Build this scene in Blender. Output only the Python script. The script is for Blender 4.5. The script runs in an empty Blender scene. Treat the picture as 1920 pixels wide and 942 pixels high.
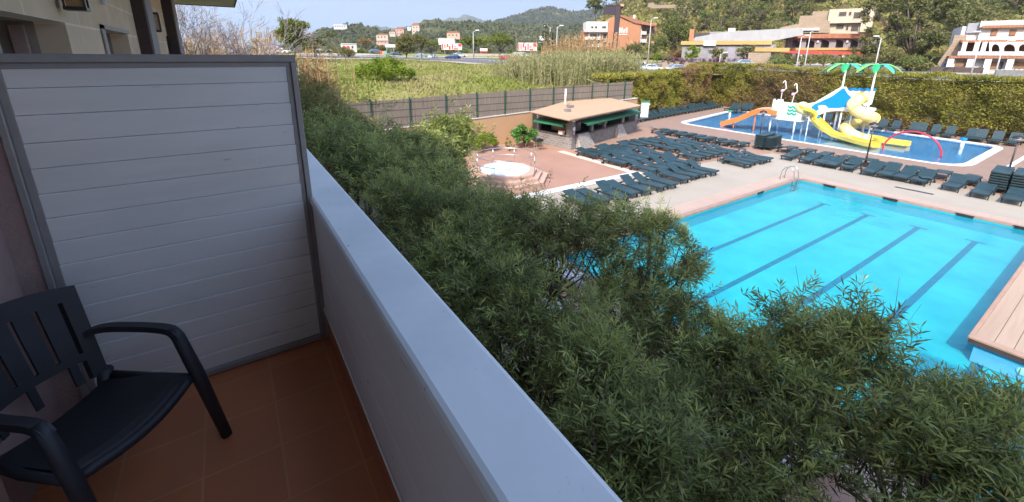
import bpy, bmesh, math, random
import numpy as np
from mathutils import Vector, Matrix
PI = math.pi
rad = math.radians
rng = np.random.default_rng(7)
random.seed(7)
scene = bpy.context.scene
COL = scene.collection

# ------------------------------------------------------------------ camera
CF, CCX, CCY = 793.7, 960.0, 317.0          # calibrated on a 1920 x 942 frame
YAW, PIT, ROL = rad(33.60), rad(15.06), rad(-0.37)
CAMZ = 7.0
_f = np.array([math.sin(YAW)*math.cos(PIT), math.cos(YAW)*math.cos(PIT), -math.sin(PIT)])
_r = np.array([math.cos(YAW), -math.sin(YAW), 0.0])
_d = np.cross(_f, _r)
_c, _s = math.cos(ROL), math.sin(ROL)
_R = _c*_r + _s*_d
_D = -_s*_r + _c*_d
CM = np.array([_R, _D, _f])
cam_data = bpy.data.cameras.new('camera')
cam = bpy.data.objects.new('camera', cam_data)
COL.objects.link(cam)
cam_data.sensor_width = 36.0
cam_data.lens = CF/1920*36.0
cam_data.shift_y = -(471-CCY)/1920
cam_data.shift_x = 0.0
cam_data.clip_start = 0.05
cam_data.clip_end = 9000
cam.matrix_world = Matrix(((_R[0], -_D[0], -_f[0], 0), (_R[1], -_D[1], -_f[1], 0), (_R[2], -_D[2], -_f[2], CAMZ), (0, 0, 0, 1)))
scene.camera = cam

# ------------------------------------------------------------------ sky, sun, exposure
SUN_EL, SUN_AZ = rad(44), rad(33)            # light travels towards +X, turned SUN_AZ towards +Y
travel = Vector((math.cos(SUN_AZ)*math.cos(SUN_EL), math.sin(SUN_AZ)*math.cos(SUN_EL), -math.sin(SUN_EL)))
world = bpy.data.worlds.new('World')
scene.world = world
world.use_nodes = True
wn = world.node_tree
bg = wn.nodes['Background']
sky = wn.nodes.new('ShaderNodeTexSky')
sky.sky_type = 'NISHITA'
sky.sun_disc = False
sky.sun_elevation = SUN_EL
sky.sun_rotation = math.atan2(-travel.x, -travel.y)
sky.altitude = 0
sky.air_density = 1.0
sky.dust_density = 2.5
sky.ozone_density = 2.0
dk = wn.nodes.new('ShaderNodeMix'); dk.data_type = 'RGBA'; dk.blend_type = 'DARKEN'; # the limit fades out above about 10 to 30 degrees, leaving brighter sky overhead to fill the shaded balcony
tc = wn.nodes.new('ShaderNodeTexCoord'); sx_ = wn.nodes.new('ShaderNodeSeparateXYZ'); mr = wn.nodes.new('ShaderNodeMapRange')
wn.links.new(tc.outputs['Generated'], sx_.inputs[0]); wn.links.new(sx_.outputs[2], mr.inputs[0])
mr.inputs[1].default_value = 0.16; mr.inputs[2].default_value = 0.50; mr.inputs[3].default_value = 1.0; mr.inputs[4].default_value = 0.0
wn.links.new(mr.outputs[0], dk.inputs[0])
dk.inputs[7].default_value = (1.02, 1.34, 1.84, 1)      # brightness limit put on the low sky only
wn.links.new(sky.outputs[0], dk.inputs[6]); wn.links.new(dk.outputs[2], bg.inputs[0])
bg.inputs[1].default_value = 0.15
sd = bpy.data.lights.new('sun', 'SUN')
sd.energy = 2.0
sd.angle = rad(0.55)
sd.color = (1.0, 0.93, 0.82)
sun = bpy.data.objects.new('sun', sd)
COL.objects.link(sun)
sun.rotation_euler = travel.to_track_quat('-Z', 'Y').to_euler()
sun.location = (-20, -10, 40)
vs = scene.view_settings
scene.display_settings.display_device = 'sRGB'
vs.view_transform = 'Standard'
vs.look = 'None'
vs.exposure = 1.72
vs.gamma = 1.0
vs.use_curve_mapping = False
scene.cycles.max_bounces = 8
scene.cycles.transparent_max_bounces = 24
scene.cycles.use_denoising = True
scene.cycles.sample_clamp_indirect = 6.0

# ------------------------------------------------------------------ photo pixel -> place
def ray(px, py):
    return CM.T @ np.array([(px-CCX)/CF, (py-CCY)/CF, 1.0])
def P(px, py, z):
    d = ray(px, py); k = (z-CAMZ)/d[2]
    return Vector((d[0]*k, d[1]*k, z))
def C(px, py, dist):
    d = ray(px, py); k = dist/math.hypot(d[0], d[1])
    return Vector((d[0]*k, d[1]*k, CAMZ+d[2]*k))

# ------------------------------------------------------------------ materials
def nt(name):
    m = bpy.data.materials.new(name); m.use_nodes = True
    n = m.node_tree.nodes; l = m.node_tree.links
    return m, n, l, n['Principled BSDF']
def c4(c): return (c[0], c[1], c[2], 1.0)
def mixcol(n, l, fac, a, b, blend='MIX'):
    x = n.new('ShaderNodeMix'); x.data_type = 'RGBA'; x.blend_type = blend
    for s, v in ((0, fac), (6, a), (7, b)):
        if hasattr(v, 'links') or isinstance(v, bpy.types.NodeSocket): l.new(v, x.inputs[s])
        elif s == 0: x.inputs[0].default_value = v
        else: x.inputs[s].default_value = c4(v)
    return x.outputs[2]
def ramp(n, l, src, p0, p1):
    r = n.new('ShaderNodeMapRange'); r.inputs[1].default_value = p0; r.inputs[2].default_value = p1
    l.new(src, r.inputs[0]); return r.outputs[0]
def noise(n, l, scale, detail=4, vec=None, rough=0.55, dist=0.0):
    t = n.new('ShaderNodeTexNoise'); t.inputs['Scale'].default_value = scale; t.inputs['Detail'].default_value = detail
    t.inputs['Roughness'].default_value = rough; t.inputs['Distortion'].default_value = dist
    if vec is not None: l.new(vec, t.inputs['Vector'])
    return t.outputs[0]
def coords(n, kind='Object'):
    return n.new('ShaderNodeTexCoord').outputs[kind]
def mapping(n, l, src, scale=(1, 1, 1), rot=(0, 0, 0), loc=(0, 0, 0)):
    m = n.new('ShaderNodeMapping'); l.new(src, m.inputs[0])
    m.inputs['Scale'].default_value = scale; m.inputs['Rotation'].default_value = rot; m.inputs['Location'].default_value = loc
    return m.outputs[0]
def bump(n, l, h, strength, dist=0.02, to=None):
    b = n.new('ShaderNodeBump'); b.inputs['Strength'].default_value = strength; b.inputs['Distance'].default_value = dist
    l.new(h, b.inputs['Height'])
    if to is not None: l.new(b.outputs[0], to.inputs['Normal'])
    return b.outputs[0]
def mat(name, c1, c2=None, scale=4.0, rough=0.7, bmp=0.0, metal=0.0, stretch=None, spec=0.5, lo=0.35, hi=0.65, dirt=None, dirt_amt=0.3, coat=0.0, bdist=0.01, specks=None):
    m, n, l, b = nt(name)
    b.inputs['Roughness'].default_value = rough; b.inputs['Metallic'].default_value = metal
    b.inputs['Specular IOR Level'].default_value = spec
    if coat: b.inputs['Coat Weight'].default_value = coat; b.inputs['Coat Roughness'].default_value = 0.08
    v = coords(n)
    if stretch: v = mapping(n, l, v, stretch)
    if c2 is None: c2 = tuple(min(1, x*0.86) for x in c1)
    f = noise(n, l, scale, 5, v)
    col = mixcol(n, l, ramp(n, l, f, lo, hi), c1, c2)
    if dirt:
        f2 = noise(n, l, scale*0.23, 6, v, 0.65)
        g = n.new('ShaderNodeMath'); g.operation = 'MULTIPLY'; g.inputs[1].default_value = dirt_amt
        l.new(ramp(n, l, f2, 0.5, 0.72), g.inputs[0])
        col = mixcol(n, l, g.outputs[0], col, dirt)
    if specks:
        f3 = noise(n, l, specks[0], 3, v, 0.5); g3 = noise(n, l, specks[0]*0.12, 3, v, 0.5)
        p3 = n.new('ShaderNodeMath'); p3.operation = 'MULTIPLY'; l.new(ramp(n, l, f3, specks[1], specks[1]+0.05), p3.inputs[0]); l.new(ramp(n, l, g3, 0.42, 0.6), p3.inputs[1])
        col = mixcol(n, l, p3.outputs[0], col, specks[2])
    l.new(col, b.inputs['Base Color'])
    if bmp: bump(n, l, noise(n, l, scale*6, 4, v), bmp, bdist, b)
    return m
def brickmat(name, c1, c2, mortar, bw, bh, msize=0.02, rough=0.85, offset=0.5, rotv=(0, 0, 0), bmp=0.4, var=None, squash=1.0, nz=3.0, plane='XY'):
    m, n, l, b = nt(name)
    v = coords(n)
    if plane != 'XY':
        sp = n.new('ShaderNodeSeparateXYZ'); l.new(v, sp.inputs[0]); cb = n.new('ShaderNodeCombineXYZ')
        if plane == 'YZ': l.new(sp.outputs[1], cb.inputs[0]); l.new(sp.outputs[2], cb.inputs[1])
        elif plane == 'XZ': l.new(sp.outputs[0], cb.inputs[0]); l.new(sp.outputs[2], cb.inputs[1])
        else:
            a = n.new('ShaderNodeMath'); a.operation = 'ADD'; l.new(sp.outputs[0], a.inputs[0]); l.new(sp.outputs[1], a.inputs[1])
            l.new(a.outputs[0], cb.inputs[0]); l.new(sp.outputs[2], cb.inputs[1])
        v = cb.outputs[0]
    if any(rotv): v = mapping(n, l, v, rot=rotv)
    t = n.new('ShaderNodeTexBrick'); l.new(v, t.inputs['Vector'])
    t.offset = offset; t.squash = squash
    t.inputs['Scale'].default_value = 1.0; t.inputs['Brick Width'].default_value = bw; t.inputs['Row Height'].default_value = bh
    t.inputs['Mortar Size'].default_value = msize; t.inputs['Mortar Smooth'].default_value = 0.2; t.inputs['Bias'].default_value = 0.0
    t.inputs['Color1'].default_value = c4(c1); t.inputs['Color2'].default_value = c4(c2); t.inputs['Mortar'].default_value = c4(mortar)
    f = noise(n, l, nz, 6, coords(n), 0.6)
    col = mixcol(n, l, ramp(n, l, f, 0.3, 0.75), t.outputs[0], var if var else tuple(x*0.7 for x in c1))
    mx = mixcol(n, l, 0.5, t.outputs[0], col)
    l.new(mx, b.inputs['Base Color']); b.inputs['Roughness'].default_value = rough
    inv = n.new('ShaderNodeMath'); inv.operation = 'SUBTRACT'; inv.inputs[0].default_value = 1.0; l.new(t.outputs['Fac'], inv.inputs[1])
    bump(n, l, inv.outputs[0], bmp, 0.01, b)
    return m
def leafmat(name, cols, rough=0.55, trans=0.25):
    """cols: three leaf colours picked by the per-leaf tint attribute"""
    m, n, l, b = nt(name)
    a = n.new('ShaderNodeAttribute'); a.attribute_name = 'tint'
    cr = n.new('ShaderNodeValToRGB'); cr.color_ramp.interpolation = 'LINEAR'
    e = cr.color_ramp.elements
    e[0].position = 0.0; e[0].color = c4(cols[0]); e[1].position = 1.0; e[1].color = c4(cols[-1])
    for i, cc in enumerate(cols[1:-1]):
        x = e.new((i+1)/(len(cols)-1)); x.color = c4(cc)
    l.new(a.outputs['Fac'], cr.inputs[0]); l.new(cr.outputs[0], b.inputs['Base Color'])
    b.inputs['Roughness'].default_value = rough
    b.inputs['Specular IOR Level'].default_value = 0.3
    if trans:
        out = n['Material Output']; tr = n.new('ShaderNodeBsdfTranslucent'); l.new(cr.outputs[0], tr.inputs[0])
        ms = n.new('ShaderNodeMixShader'); ms.inputs[0].default_value = trans
        l.new(b.outputs[0], ms.inputs[1]); l.new(tr.outputs[0], ms.inputs[2]); l.new(ms.outputs[0], out.inputs[0])
    return m
def glassmat(name, tint=(0.05, 0.07, 0.09), rough=0.06):
    m, n, l, b = nt(name)
    f = noise(n, l, 0.7, 2, coords(n))
    l.new(mixcol(n, l, f, tint, tuple(x*2.2+0.01 for x in tint)), b.inputs['Base Color'])
    b.inputs['Roughness'].default_value = rough; b.inputs['Specular IOR Level'].default_value = 0.9
    return m
def watermat(name, tint, wscale=(3, 9), bs=0.12, rough=0.02, refl=1.0):
    m, n, l, b = nt(name); n.remove(b); out = n['Material Output']
    tr = n.new('ShaderNodeBsdfTransparent'); tr.inputs[0].default_value = c4(tint)
    gl = n.new('ShaderNodeBsdfGlossy'); gl.inputs['Roughness'].default_value = rough
    v = coords(n)
    a = noise(n, l, wscale[0], 3, v, 0.5, 0.6); c = noise(n, l, wscale[1], 2, v)
    s = n.new('ShaderNodeMath'); s.operation = 'MULTIPLY_ADD'; s.inputs[1].default_value = 0.4; l.new(c, s.inputs[0]); l.new(a, s.inputs[2])
    bn = bump(n, l, s.outputs[0], bs, 0.05)
    l.new(bn, gl.inputs['Normal'])
    # Schlick reflectance that is the same from above and from below
    ge = n.new('ShaderNodeNewGeometry'); dt = n.new('ShaderNodeVectorMath'); dt.operation = 'DOT_PRODUCT'
    l.new(bn, dt.inputs[0]); l.new(ge.outputs['Incoming'], dt.inputs[1])
    ab = n.new('ShaderNodeMath'); ab.operation = 'ABSOLUTE'; l.new(dt.outputs['Value'], ab.inputs[0])
    om = n.new('ShaderNodeMath'); om.operation = 'SUBTRACT'; om.inputs[0].default_value = 1.0; om.use_clamp = True; l.new(ab.outputs[0], om.inputs[1])
    pw = n.new('ShaderNodeMath'); pw.operation = 'POWER'; pw.inputs[1].default_value = 5.0; l.new(om.outputs[0], pw.inputs[0])
    k = n.new('ShaderNodeMath'); k.operation = 'MULTIPLY_ADD'; k.inputs[1].default_value = 0.98*refl; k.inputs[2].default_value = 0.02; l.new(pw.outputs[0], k.inputs[0])
    mx = n.new('ShaderNodeMixShader'); l.new(k.outputs[0], mx.inputs[0]); l.new(tr.outputs[0], mx.inputs[1]); l.new(gl.outputs[0], mx.inputs[2])
    l.new(mx.outputs[0], out.inputs[0])
    return m

# ------------------------------------------------------------------ mesh building
class MB:
    def __init__(s, M=None): s.v = []; s.f = []; s.M = M
    def add(s, vs, fs):
        o = len(s.v)
        if s.M is not None: vs = [s.M @ Vector(p) for p in vs]
        s.v += [tuple(p) for p in vs]; s.f += [tuple(i+o for i in f) for f in fs]
    def box(s, x0, x1, y0, y1, z0, z1, M=None):
        vs = [Vector(p) for p in ((x0, y0, z0), (x1, y0, z0), (x1, y1, z0), (x0, y1, z0), (x0, y0, z1), (x1, y0, z1), (x1, y1, z1), (x0, y1, z1))]
        if M is not None: vs = [M @ p for p in vs]
        s.add(vs, [(0, 3, 2, 1), (4, 5, 6, 7), (0, 1, 5, 4), (1, 2, 6, 5), (2, 3, 7, 6), (3, 0, 4, 7)]); return s
    def bbox(s, x0, x1, y0, y1, z0, z1, b=0.01, M=None):
        """box with chamfered edges"""
        b = min(b, (x1-x0)*.45, (y1-y0)*.45, (z1-z0)*.45)
        vs = []; idx = {}
        for sx in (0, 1):
            for sy in (0, 1):
                for sz in (0, 1):
                    X = (x0, x1)[sx]; Y = (y0, y1)[sy]; Z = (z0, z1)[sz]
                    dx = b if sx == 0 else -b; dy = b if sy == 0 else -b; dz = b if sz == 0 else -b
                    for k, p in enumerate(((X, Y+dy, Z+dz), (X+dx, Y, Z+dz), (X+dx, Y+dy, Z))):
                        idx[(sx, sy, sz, k)] = len(vs); vs.append(Vector(p))
        fs = []
        for a, k in ((0, 0), (1, 1), (2, 2)):
            for side in (0, 1):
                cs = [(0, 0), (1, 0), (1, 1), (0, 1)]
                q = []
                for u, w in cs:
                    t = [0, 0, 0]; t[a] = side; o = [i for i in (0, 1, 2) if i != a]; t[o[0]] = u; t[o[1]] = w
                    q.append(idx[(t[0], t[1], t[2], k)])
                fs.append(tuple(q))
        for a in (0, 1, 2):                       # edges along axis a
            o = [i for i in (0, 1, 2) if i != a]
            for u in (0, 1):
                for w in (0, 1):
                    t0 = [0, 0, 0]; t1 = [0, 0, 0]; t0[a] = 0; t1[a] = 1; t0[o[0]] = t1[o[0]] = u; t0[o[1]] = t1[o[1]] = w
                    fs.append((idx[(*t0, o[0])], idx[(*t1, o[0])], idx[(*t1, o[1])], idx[(*t0, o[1])]))
        for sx in (0, 1):
            for sy in (0, 1):
                for sz in (0, 1): fs.append((idx[(sx, sy, sz, 0)], idx[(sx, sy, sz, 1)], idx[(sx, sy, sz, 2)]))
        if M is not None: vs = [M @ p for p in vs]
        s.add(vs, fs); return s
    def quad(s, a, b, c, d): s.add([a, b, c, d], [(0, 1, 2, 3)]); return s
    def prism(s, poly, z0, z1, axis='z'):
        n = len(poly)
        if axis == 'z': vs = [(x, y, z0) for x, y in poly]+[(x, y, z1) for x, y in poly]
        elif axis == 'y': vs = [(x, z0, y) for x, y in poly]+[(x, z1, y) for x, y in poly]
        else: vs = [(z0, x, y) for x, y in poly]+[(z1, x, y) for x, y in poly]
        s.add(vs, [tuple(range(n-1, -1, -1)), tuple(range(n, 2*n))]+[(i, (i+1) % n, (i+1) % n+n, i+n) for i in range(n)]); return s
    def tube(s, pts, r, n=8, closed=False, cap=True):
        pts = [Vector(p) for p in pts]; m = len(pts)
        rs = r if isinstance(r, (list, tuple)) else [r]*m
        vs = []; up = Vector((0, 0, 1)); prev = None
        for i, p in enumerate(pts):
            a = pts[i-1] if (i > 0 or closed) else p; b = pts[(i+1) % m] if (i < m-1 or closed) else p
            t = (b-a)
            t = t.normalized() if t.length > 1e-9 else Vector((0, 0, 1))
            if prev is None:
                u = up if abs(t.z) < 0.9 else Vector((1, 0, 0))
                x = t.cross(u).normalized()
            else:
                x = (prev-t*prev.dot(t))
                x = x.normalized() if x.length > 1e-6 else t.orthogonal().normalized()
            prev = x; y = t.cross(x)
            for k in range(n):
                an = 2*PI*k/n
                vs.append(p+(x*math.cos(an)+y*math.sin(an))*rs[i])
        fs = []
        for i in range(m if closed else m-1):
            j = (i+1) % m
            for k in range(n): fs.append((i*n+k, i*n+(k+1) % n, j*n+(k+1) % n, j*n+k))
        if cap and not closed: fs.append(tuple(range(n-1, -1, -1))); fs.append(tuple((m-1)*n+k for k in range(n)))
        s.add(vs, fs); return s
    def cyl(s, p0, p1, r0, r1=None, n=12): return s.tube([p0, p1], [r0, r0 if r1 is None else r1], n)
    def lathe(s, prof, c=(0, 0, 0), n=16):
        vs = []; m = len(prof)
        for r, z in prof:
            for k in range(n): vs.append((c[0]+r*math.cos(2*PI*k/n), c[1]+r*math.sin(2*PI*k/n), c[2]+z))
        fs = [(i*n+k, i*n+(k+1) % n, (i+1)*n+(k+1) % n, (i+1)*n+k) for i in range(m-1) for k in range(n)]
        fs += [tuple(range(n-1, -1, -1)), tuple((m-1)*n+k for k in range(n))]
        s.add(vs, fs); return s
    def wallholes(s, a0, a1, z0, z1, d0, d1, holes, axis='y'):
        """vertical wall spanning a (x or y) and z, thick d0..d1, with rectangular holes (a0,a1,z0,z1)"""
        A = sorted({a0, a1, *[h[0] for h in holes], *[h[1] for h in holes]}); Z = sorted({z0, z1, *[h[2] for h in holes], *[h[3] for h in holes]})
        A = [a for a in A if a0 <= a <= a1]; Z = [z for z in Z if z0 <= z <= z1]
        for i in range(len(Z)-1):
            run = None
            for j in range(len(A)-1):
                am = (A[j]+A[j+1])/2; zm = (Z[i]+Z[i+1])/2
                solid = not any(h[0] < am < h[1] and h[2] < zm < h[3] for h in holes)
                if solid:
                    if run is None: run = A[j]
                if (not solid or j == len(A)-2) and run is not None:
                    e = A[j+1] if solid else A[j]
                    if axis == 'y': s.box(d0, d1, run, e, Z[i], Z[i+1])
                    else: s.box(run, e, d0, d1, Z[i], Z[i+1])
                    run = None
        return s
    def build(s, name, m, parent=None, smooth=False, bevel=0.0, sub=0, fixn=True):
        me = bpy.data.meshes.new(name); me.from_pydata(s.v, [], s.f); me.update()
        if fixn or bevel:
            bm = bmesh.new(); bm.from_mesh(me)
            if bevel:
                bmesh.ops.remove_doubles(bm, verts=bm.verts, dist=1e-5)
                bmesh.ops.bevel(bm, geom=[e for e in bm.edges], offset=bevel, segments=2, affect='EDGES', clamp_overlap=True)
            bmesh.ops.recalc_face_normals(bm, faces=bm.faces)
            bm.to_mesh(me); bm.free()
        if smooth:
            for p in me.polygons: p.use_smooth = True
        o = bpy.data.objects.new(name, me); COL.objects.link(o)
        if m: me.materials.append(m)
        if parent: o.parent = parent
        if sub:
            md = o.modifiers.new('sub', 'SUBSURF'); md.levels = sub; md.render_levels = sub
        return o
def tag(o, label=None, cat=None, group=None, kind=None):
    if label: o['label'] = label
    if cat: o['category'] = cat
    if group: o['group'] = group
    if kind: o['kind'] = kind
    return o
def struct(o): o['kind'] = 'structure'; return o
def thing(name, label, cat, loc=(0, 0, 0), rz=0.0, group=None):
    o = bpy.data.objects.new(name, None); COL.objects.link(o); o.empty_display_size = 0.2
    o.location = loc; o.rotation_euler = (0, 0, rz)
    return tag(o, label, cat, group)
def copy_tree(o, loc=None, rz=None, label=None, group=None, parent=None):
    c = o.copy(); COL.objects.link(c)
    if parent is not None: c.parent = parent
    if loc is not None: c.location = loc
    if rz is not None: c.rotation_euler = (0, 0, rz)
    if label: c['label'] = label
    if group: c['group'] = group
    for ch in list(o.children): copy_tree(ch, parent=c)
    return c
def npmesh(name, verts, faces_n, m, parent=None, tint=None, k=4, smooth=False):
    """verts (N,3) numpy, faces are consecutive groups of k vertices"""
    nf = len(verts)//k
    me = bpy.data.meshes.new(name)
    me.vertices.add(len(verts)); me.vertices.foreach_set('co', verts.astype(np.float32).ravel())
    me.loops.add(nf*k); me.loops.foreach_set('vertex_index', np.arange(nf*k, dtype=np.int32))
    me.polygons.add(nf); me.polygons.foreach_set('loop_start', np.arange(0, nf*k, k, dtype=np.int32))
    me.polygons.foreach_set('loop_total', np.full(nf, k, dtype=np.int32))
    me.update(calc_edges=True)
    if tint is not None:
        a = me.attributes.new('tint', 'FLOAT', 'POINT'); a.data.foreach_set('value', np.repeat(tint, k).astype(np.float32))
    me.materials.append(m)
    o = bpy.data.objects.new(name, me); COL.objects.link(o)
    if parent: o.parent = parent
    return o
def unit(a): return a/np.maximum(np.linalg.norm(a, axis=1, keepdims=True), 1e-9)
def leaves(name, pos, dirs, L, W, m, parent=None, tint=None, droop=0.0):
    n = len(pos); dirs = unit(dirs)
    L = np.broadcast_to(L, (n,))[:, None]; W = np.broadcast_to(W, (n,))[:, None]
    side = unit(np.cross(dirs, rng.normal(size=(n, 3))))
    tip = pos+dirs*L; tip[:, 2] -= droop*L[:, 0]
    mid = pos+dirs*L*0.42
    v = np.stack([pos, mid+side*W/2, tip, mid-side*W/2], 1).reshape(-1, 3)
    if tint is None: tint = rng.random(n)
    return npmesh(name, v, None, m, parent, np.clip(tint, 0, 1))
def crown_pts(blobs, n, clumps=40, sig=0.2, fill=0.75, flat=1.0):
    """blobs: (x,y,z,rx,ry,rz). clump centres near the blob surface, leaves scattered round them"""
    B = np.array(blobs, float); w = (B[:, 3]*B[:, 4]+B[:, 5]**2); w /= w.sum()
    k = rng.choice(len(B), clumps, p=w); d = unit(rng.normal(size=(clumps, 3)))
    d[:, 2] = np.where(d[:, 2] < -0.3, -d[:, 2]*0.6, d[:, 2])
    rr = rng.uniform(fill, 1.0, (clumps, 1))
    cc = B[k, :3]+d*B[k, 3:]*rr
    ct = rng.random(clumps)
    j = rng.integers(0, clumps, n); R = B[k][j, 3:].mean(1, keepdims=True)
    p = cc[j]+unit(rng.normal(size=(n, 3)))*R*sig*rng.random((n, 1))**0.5*np.array([1, 1, flat])
    return p, p-B[k][j, :3], ct[j], cc
# ================================================================== shared materials
M_ALU = mat('aluminium_bronze', (0.31, 0.285, 0.275), (0.27, 0.25, 0.245), 9, 0.42, metal=0.2)
M_SLAT = mat('cream_slat_paint', (0.74, 0.70, 0.675), (0.69, 0.655, 0.63), 3, 0.45, 0.05, dirt=(0.52, 0.47, 0.42), dirt_amt=0.7, stretch=(0.4, 1, 2.5), specks=(22, 0.70, (0.40, 0.33, 0.25)))
M_CAP = mat('painted_cap', (0.84, 0.83, 0.82), (0.78, 0.775, 0.77), 2.2, 0.55, 0.08, dirt=(0.60, 0.61, 0.62), dirt_amt=0.9, specks=(34, 0.70, (0.32, 0.30, 0.28)))
M_BOARD = mat('painted_board', (0.76, 0.70, 0.67), (0.70, 0.64, 0.61), 2.5, 0.6, 0.05, dirt=(0.54, 0.48, 0.45), dirt_amt=0.7, stretch=(1, 0.3, 1), specks=(26, 0.69, (0.35, 0.30, 0.27)))
M_TILE = brickmat('terracotta_tile', (0.60, 0.20, 0.075), (0.54, 0.17, 0.062), (0.61, 0.26, 0.125), 0.33, 0.33, 0.006, 0.42, 0.0, bmp=0.2, nz=3.5, var=(0.40, 0.145, 0.075))
M_SKIRT = brickmat('terracotta_skirt', (0.48, 0.15, 0.065), (0.42, 0.13, 0.055), (0.45, 0.24, 0.16), 0.33, 0.4, 0.006, 0.4, 0.0, plane='YZ')
M_STUCCO = mat('brown_stucco', (0.36, 0.24, 0.215), (0.31, 0.205, 0.185), 9, 0.9, 0.6, bdist=0.01)
M_DARKDOOR = mat('dark_door_paint', (0.045, 0.03, 0.028), (0.036, 0.025, 0.023), 6, 0.5)
M_STONE = brickmat('sand_stone_block', (0.63, 0.475, 0.33), (0.69, 0.53, 0.38), (0.84, 0.71, 0.56), 2.6, 0.62, 0.02, 0.9, 0.5, plane='YZ', nz=1.3, var=(0.36, 0.28, 0.21), bmp=0.25)
M_JAMB = mat('jamb_stone', (0.32, 0.26, 0.22), (0.27, 0.22, 0.185), 6, 0.85, 0.2)
M_DKBROWN = mat('dark_brown_paint', (0.055, 0.032, 0.028), (0.045, 0.026, 0.023), 5, 0.6)
M_WHITEWOOD = mat('white_frame', (0.55, 0.54, 0.52), None, 6, 0.45)
M_GLASS = glassmat('window_glass')
M_CURT = mat('pale_curtain', (0.30, 0.30, 0.27), (0.22, 0.22, 0.2), 9, 0.8, stretch=(1, 6, 0.3))
M_SOFFIT = mat('soffit_paint', (0.42, 0.43, 0.42), (0.37, 0.38, 0.37), 2, 0.8)
M_BLACK = mat('black_metal', (0.02, 0.02, 0.022), None, 6, 0.4)
M_AMBER = mat('amber_glass', (0.35, 0.22, 0.1), (0.28, 0.17, 0.08), 8, 0.25)
M_WHITE = mat('white_paint', (0.80, 0.80, 0.78), (0.72, 0.72, 0.71), 3, 0.45, dirt=(0.5, 0.49, 0.46), dirt_amt=0.25)
M_ROOFT = brickmat('clay_roof', (0.294, 0.126, 0.071), (0.353, 0.160, 0.092), (0.185, 0.084, 0.050), 0.35, 0.25, 0.03, 0.85, 0.5, bmp=0.6, nz=1.0)

# ================================================================== the hotel wing the photo is taken from
FX = -2.0                                     # plane of its facade
hotel = thing('hotel_wing', 'sandy stone hotel wing with dark brown pilasters and grey eave beside the balcony', 'building', (FX, 12, 0))
def H(mb, name, m, parent=hotel, **k):
    o = mb.build(name, m, parent, **k)
    return o
def hl(v): return v
OFF = Matrix.Translation(Vector((2.0, -12, 0)))
def hb(): return MB(OFF)
wa = hb()
opA = (5.0, 9.8, 5.05, 7.45); opB = (12.45, 15.35, 5.3, 7.47); opC = (25.4, 27.2, 5.3, 7.75)
wa.wallholes(2.9, 28, 0, 9.7, -2.35, -2.0, [opA, opB, opC], 'y')
wa.box(-2.35, -2.0, -15, -4, 0, 9.7)
wa.box(-2.35, -2.0, -4, 2.9, 0, 5.0)
wa.box(-2.35, -2.0, -4, 2.9, 7.9, 9.7)
wa.box(-14, -2.36, 27.7, 28, 0, 9.7)
H(wa, 'wall', M_STONE)
inner = hb(); inner.box(-14, -3.2, -15, 27.69, 0, 9.69); H(inner, 'inner_core', M_JAMB)
# recesses behind the openings
def recess(y0, y1, z0, z1, xb, panes, nm='window', crt=False):
    r = hb()
    r.box(xb-0.05, xb, y0-0.02, y1+0.02, z0-0.02, z1+0.02)
    r.box(xb, -2.35, y0-0.05, y0, z0, z1); r.box(xb, -2.35, y1, y1+0.05, z0, z1)
    r.box(xb, -2.35, y0-0.05, y1+0.05, z1, z1+0.05); r.box(xb, -2.35, y0-0.05, y1+0.05, z0-0.05, z0)
    rr = H(r, 'recess', M_JAMB)
    f = hb()
    for (a, b) in panes:
        w = 0.07
        f.box(xb+0.005, xb+0.06, a, a+w, z0, z1-0.25); f.box(xb+0.005, xb+0.06, b-w, b, z0, z1-0.25)
        f.box(xb+0.005, xb+0.06, a+w, b-w, z1-0.32, z1-0.25)
    wf = H(f, nm, M_WHITEWOOD)
    g = hb()
    for (a, b) in panes: g.box(xb+0.006, xb+0.02, a+0.06, b-0.06, z0, z1-0.31)
    H(g, 'pane', M_CURT if crt else M_GLASS, wf)
recess(5.0, 9.8, 5.05, 7.45, -2.75, [(5.1, 6.9), (6.9, 8.2), (8.2, 9.55)])
sh = hb(); sh.bbox(-2.62, -2.45, 9.72, 9.79, 5.05, 7.40, 0.01); H(sh, 'shutter', M_STUCCO)
recess(12.45, 15.35, 5.3, 7.47, -2.55, [(12.5, 13.9), (13.9, 15.3)], crt=True)
recess(25.4, 27.2, 5.3, 7.75, -2.5, [(25.5, 27.1)], crt=True)
trim = hb()
trim.box(-1.985, -1.96, 12.22, 12.45, 5.2, 7.55); trim.box(-1.985, -1.96, 12.22, 15.5, 7.47, 7.56)
H(trim, 'window_surround', mat('surround_stone', (0.42, 0.38, 0.34), None, 8, 0.85))
for (y0, y1, xo) in ((17.0, 18.6, -1.70), (26.1, 28.03, -1.62)):
    pz = hb(); pz.bbox(-2.02, xo, y0, y1, 0, 9.69, 0.02); H(pz, 'pilaster', M_DKBROWN)
    pf = hb(); pf.box(xo+0.003, xo+0.02, y0+0.15, y1, 0, 9.69); H(pf, 'pilaster_face', mat('lilac_render', (0.30, 0.27, 0.27), None, 7, 0.8))
ev = hb(); ev.box(-14, 1.0, -15, 32, 9.7, 9.86); H(ev, 'eave', M_SOFFIT)
fs = hb(); fs.box(1.003, 1.06, -15, 32.06, 9.66, 9.95); fs.box(-14, 1.0, 32.003, 32.06, 9.66, 9.95); H(fs, 'fascia', M_DKBROWN)
rf = hb(); rf.prism([(1.05, 9.9), (-7, 11.4), (-14.5, 9.9)], -15, 32.05, 'y'); H(rf, 'roof', M_ROOFT)
tb = hb(); tb.box(-14, 1.0, -40, -6.8, 9.961, 15.0); tb.box(-14, -2.0, -40, -15.01, 0, 9.86); H(tb, 'tall_block', M_STONE)
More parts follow.
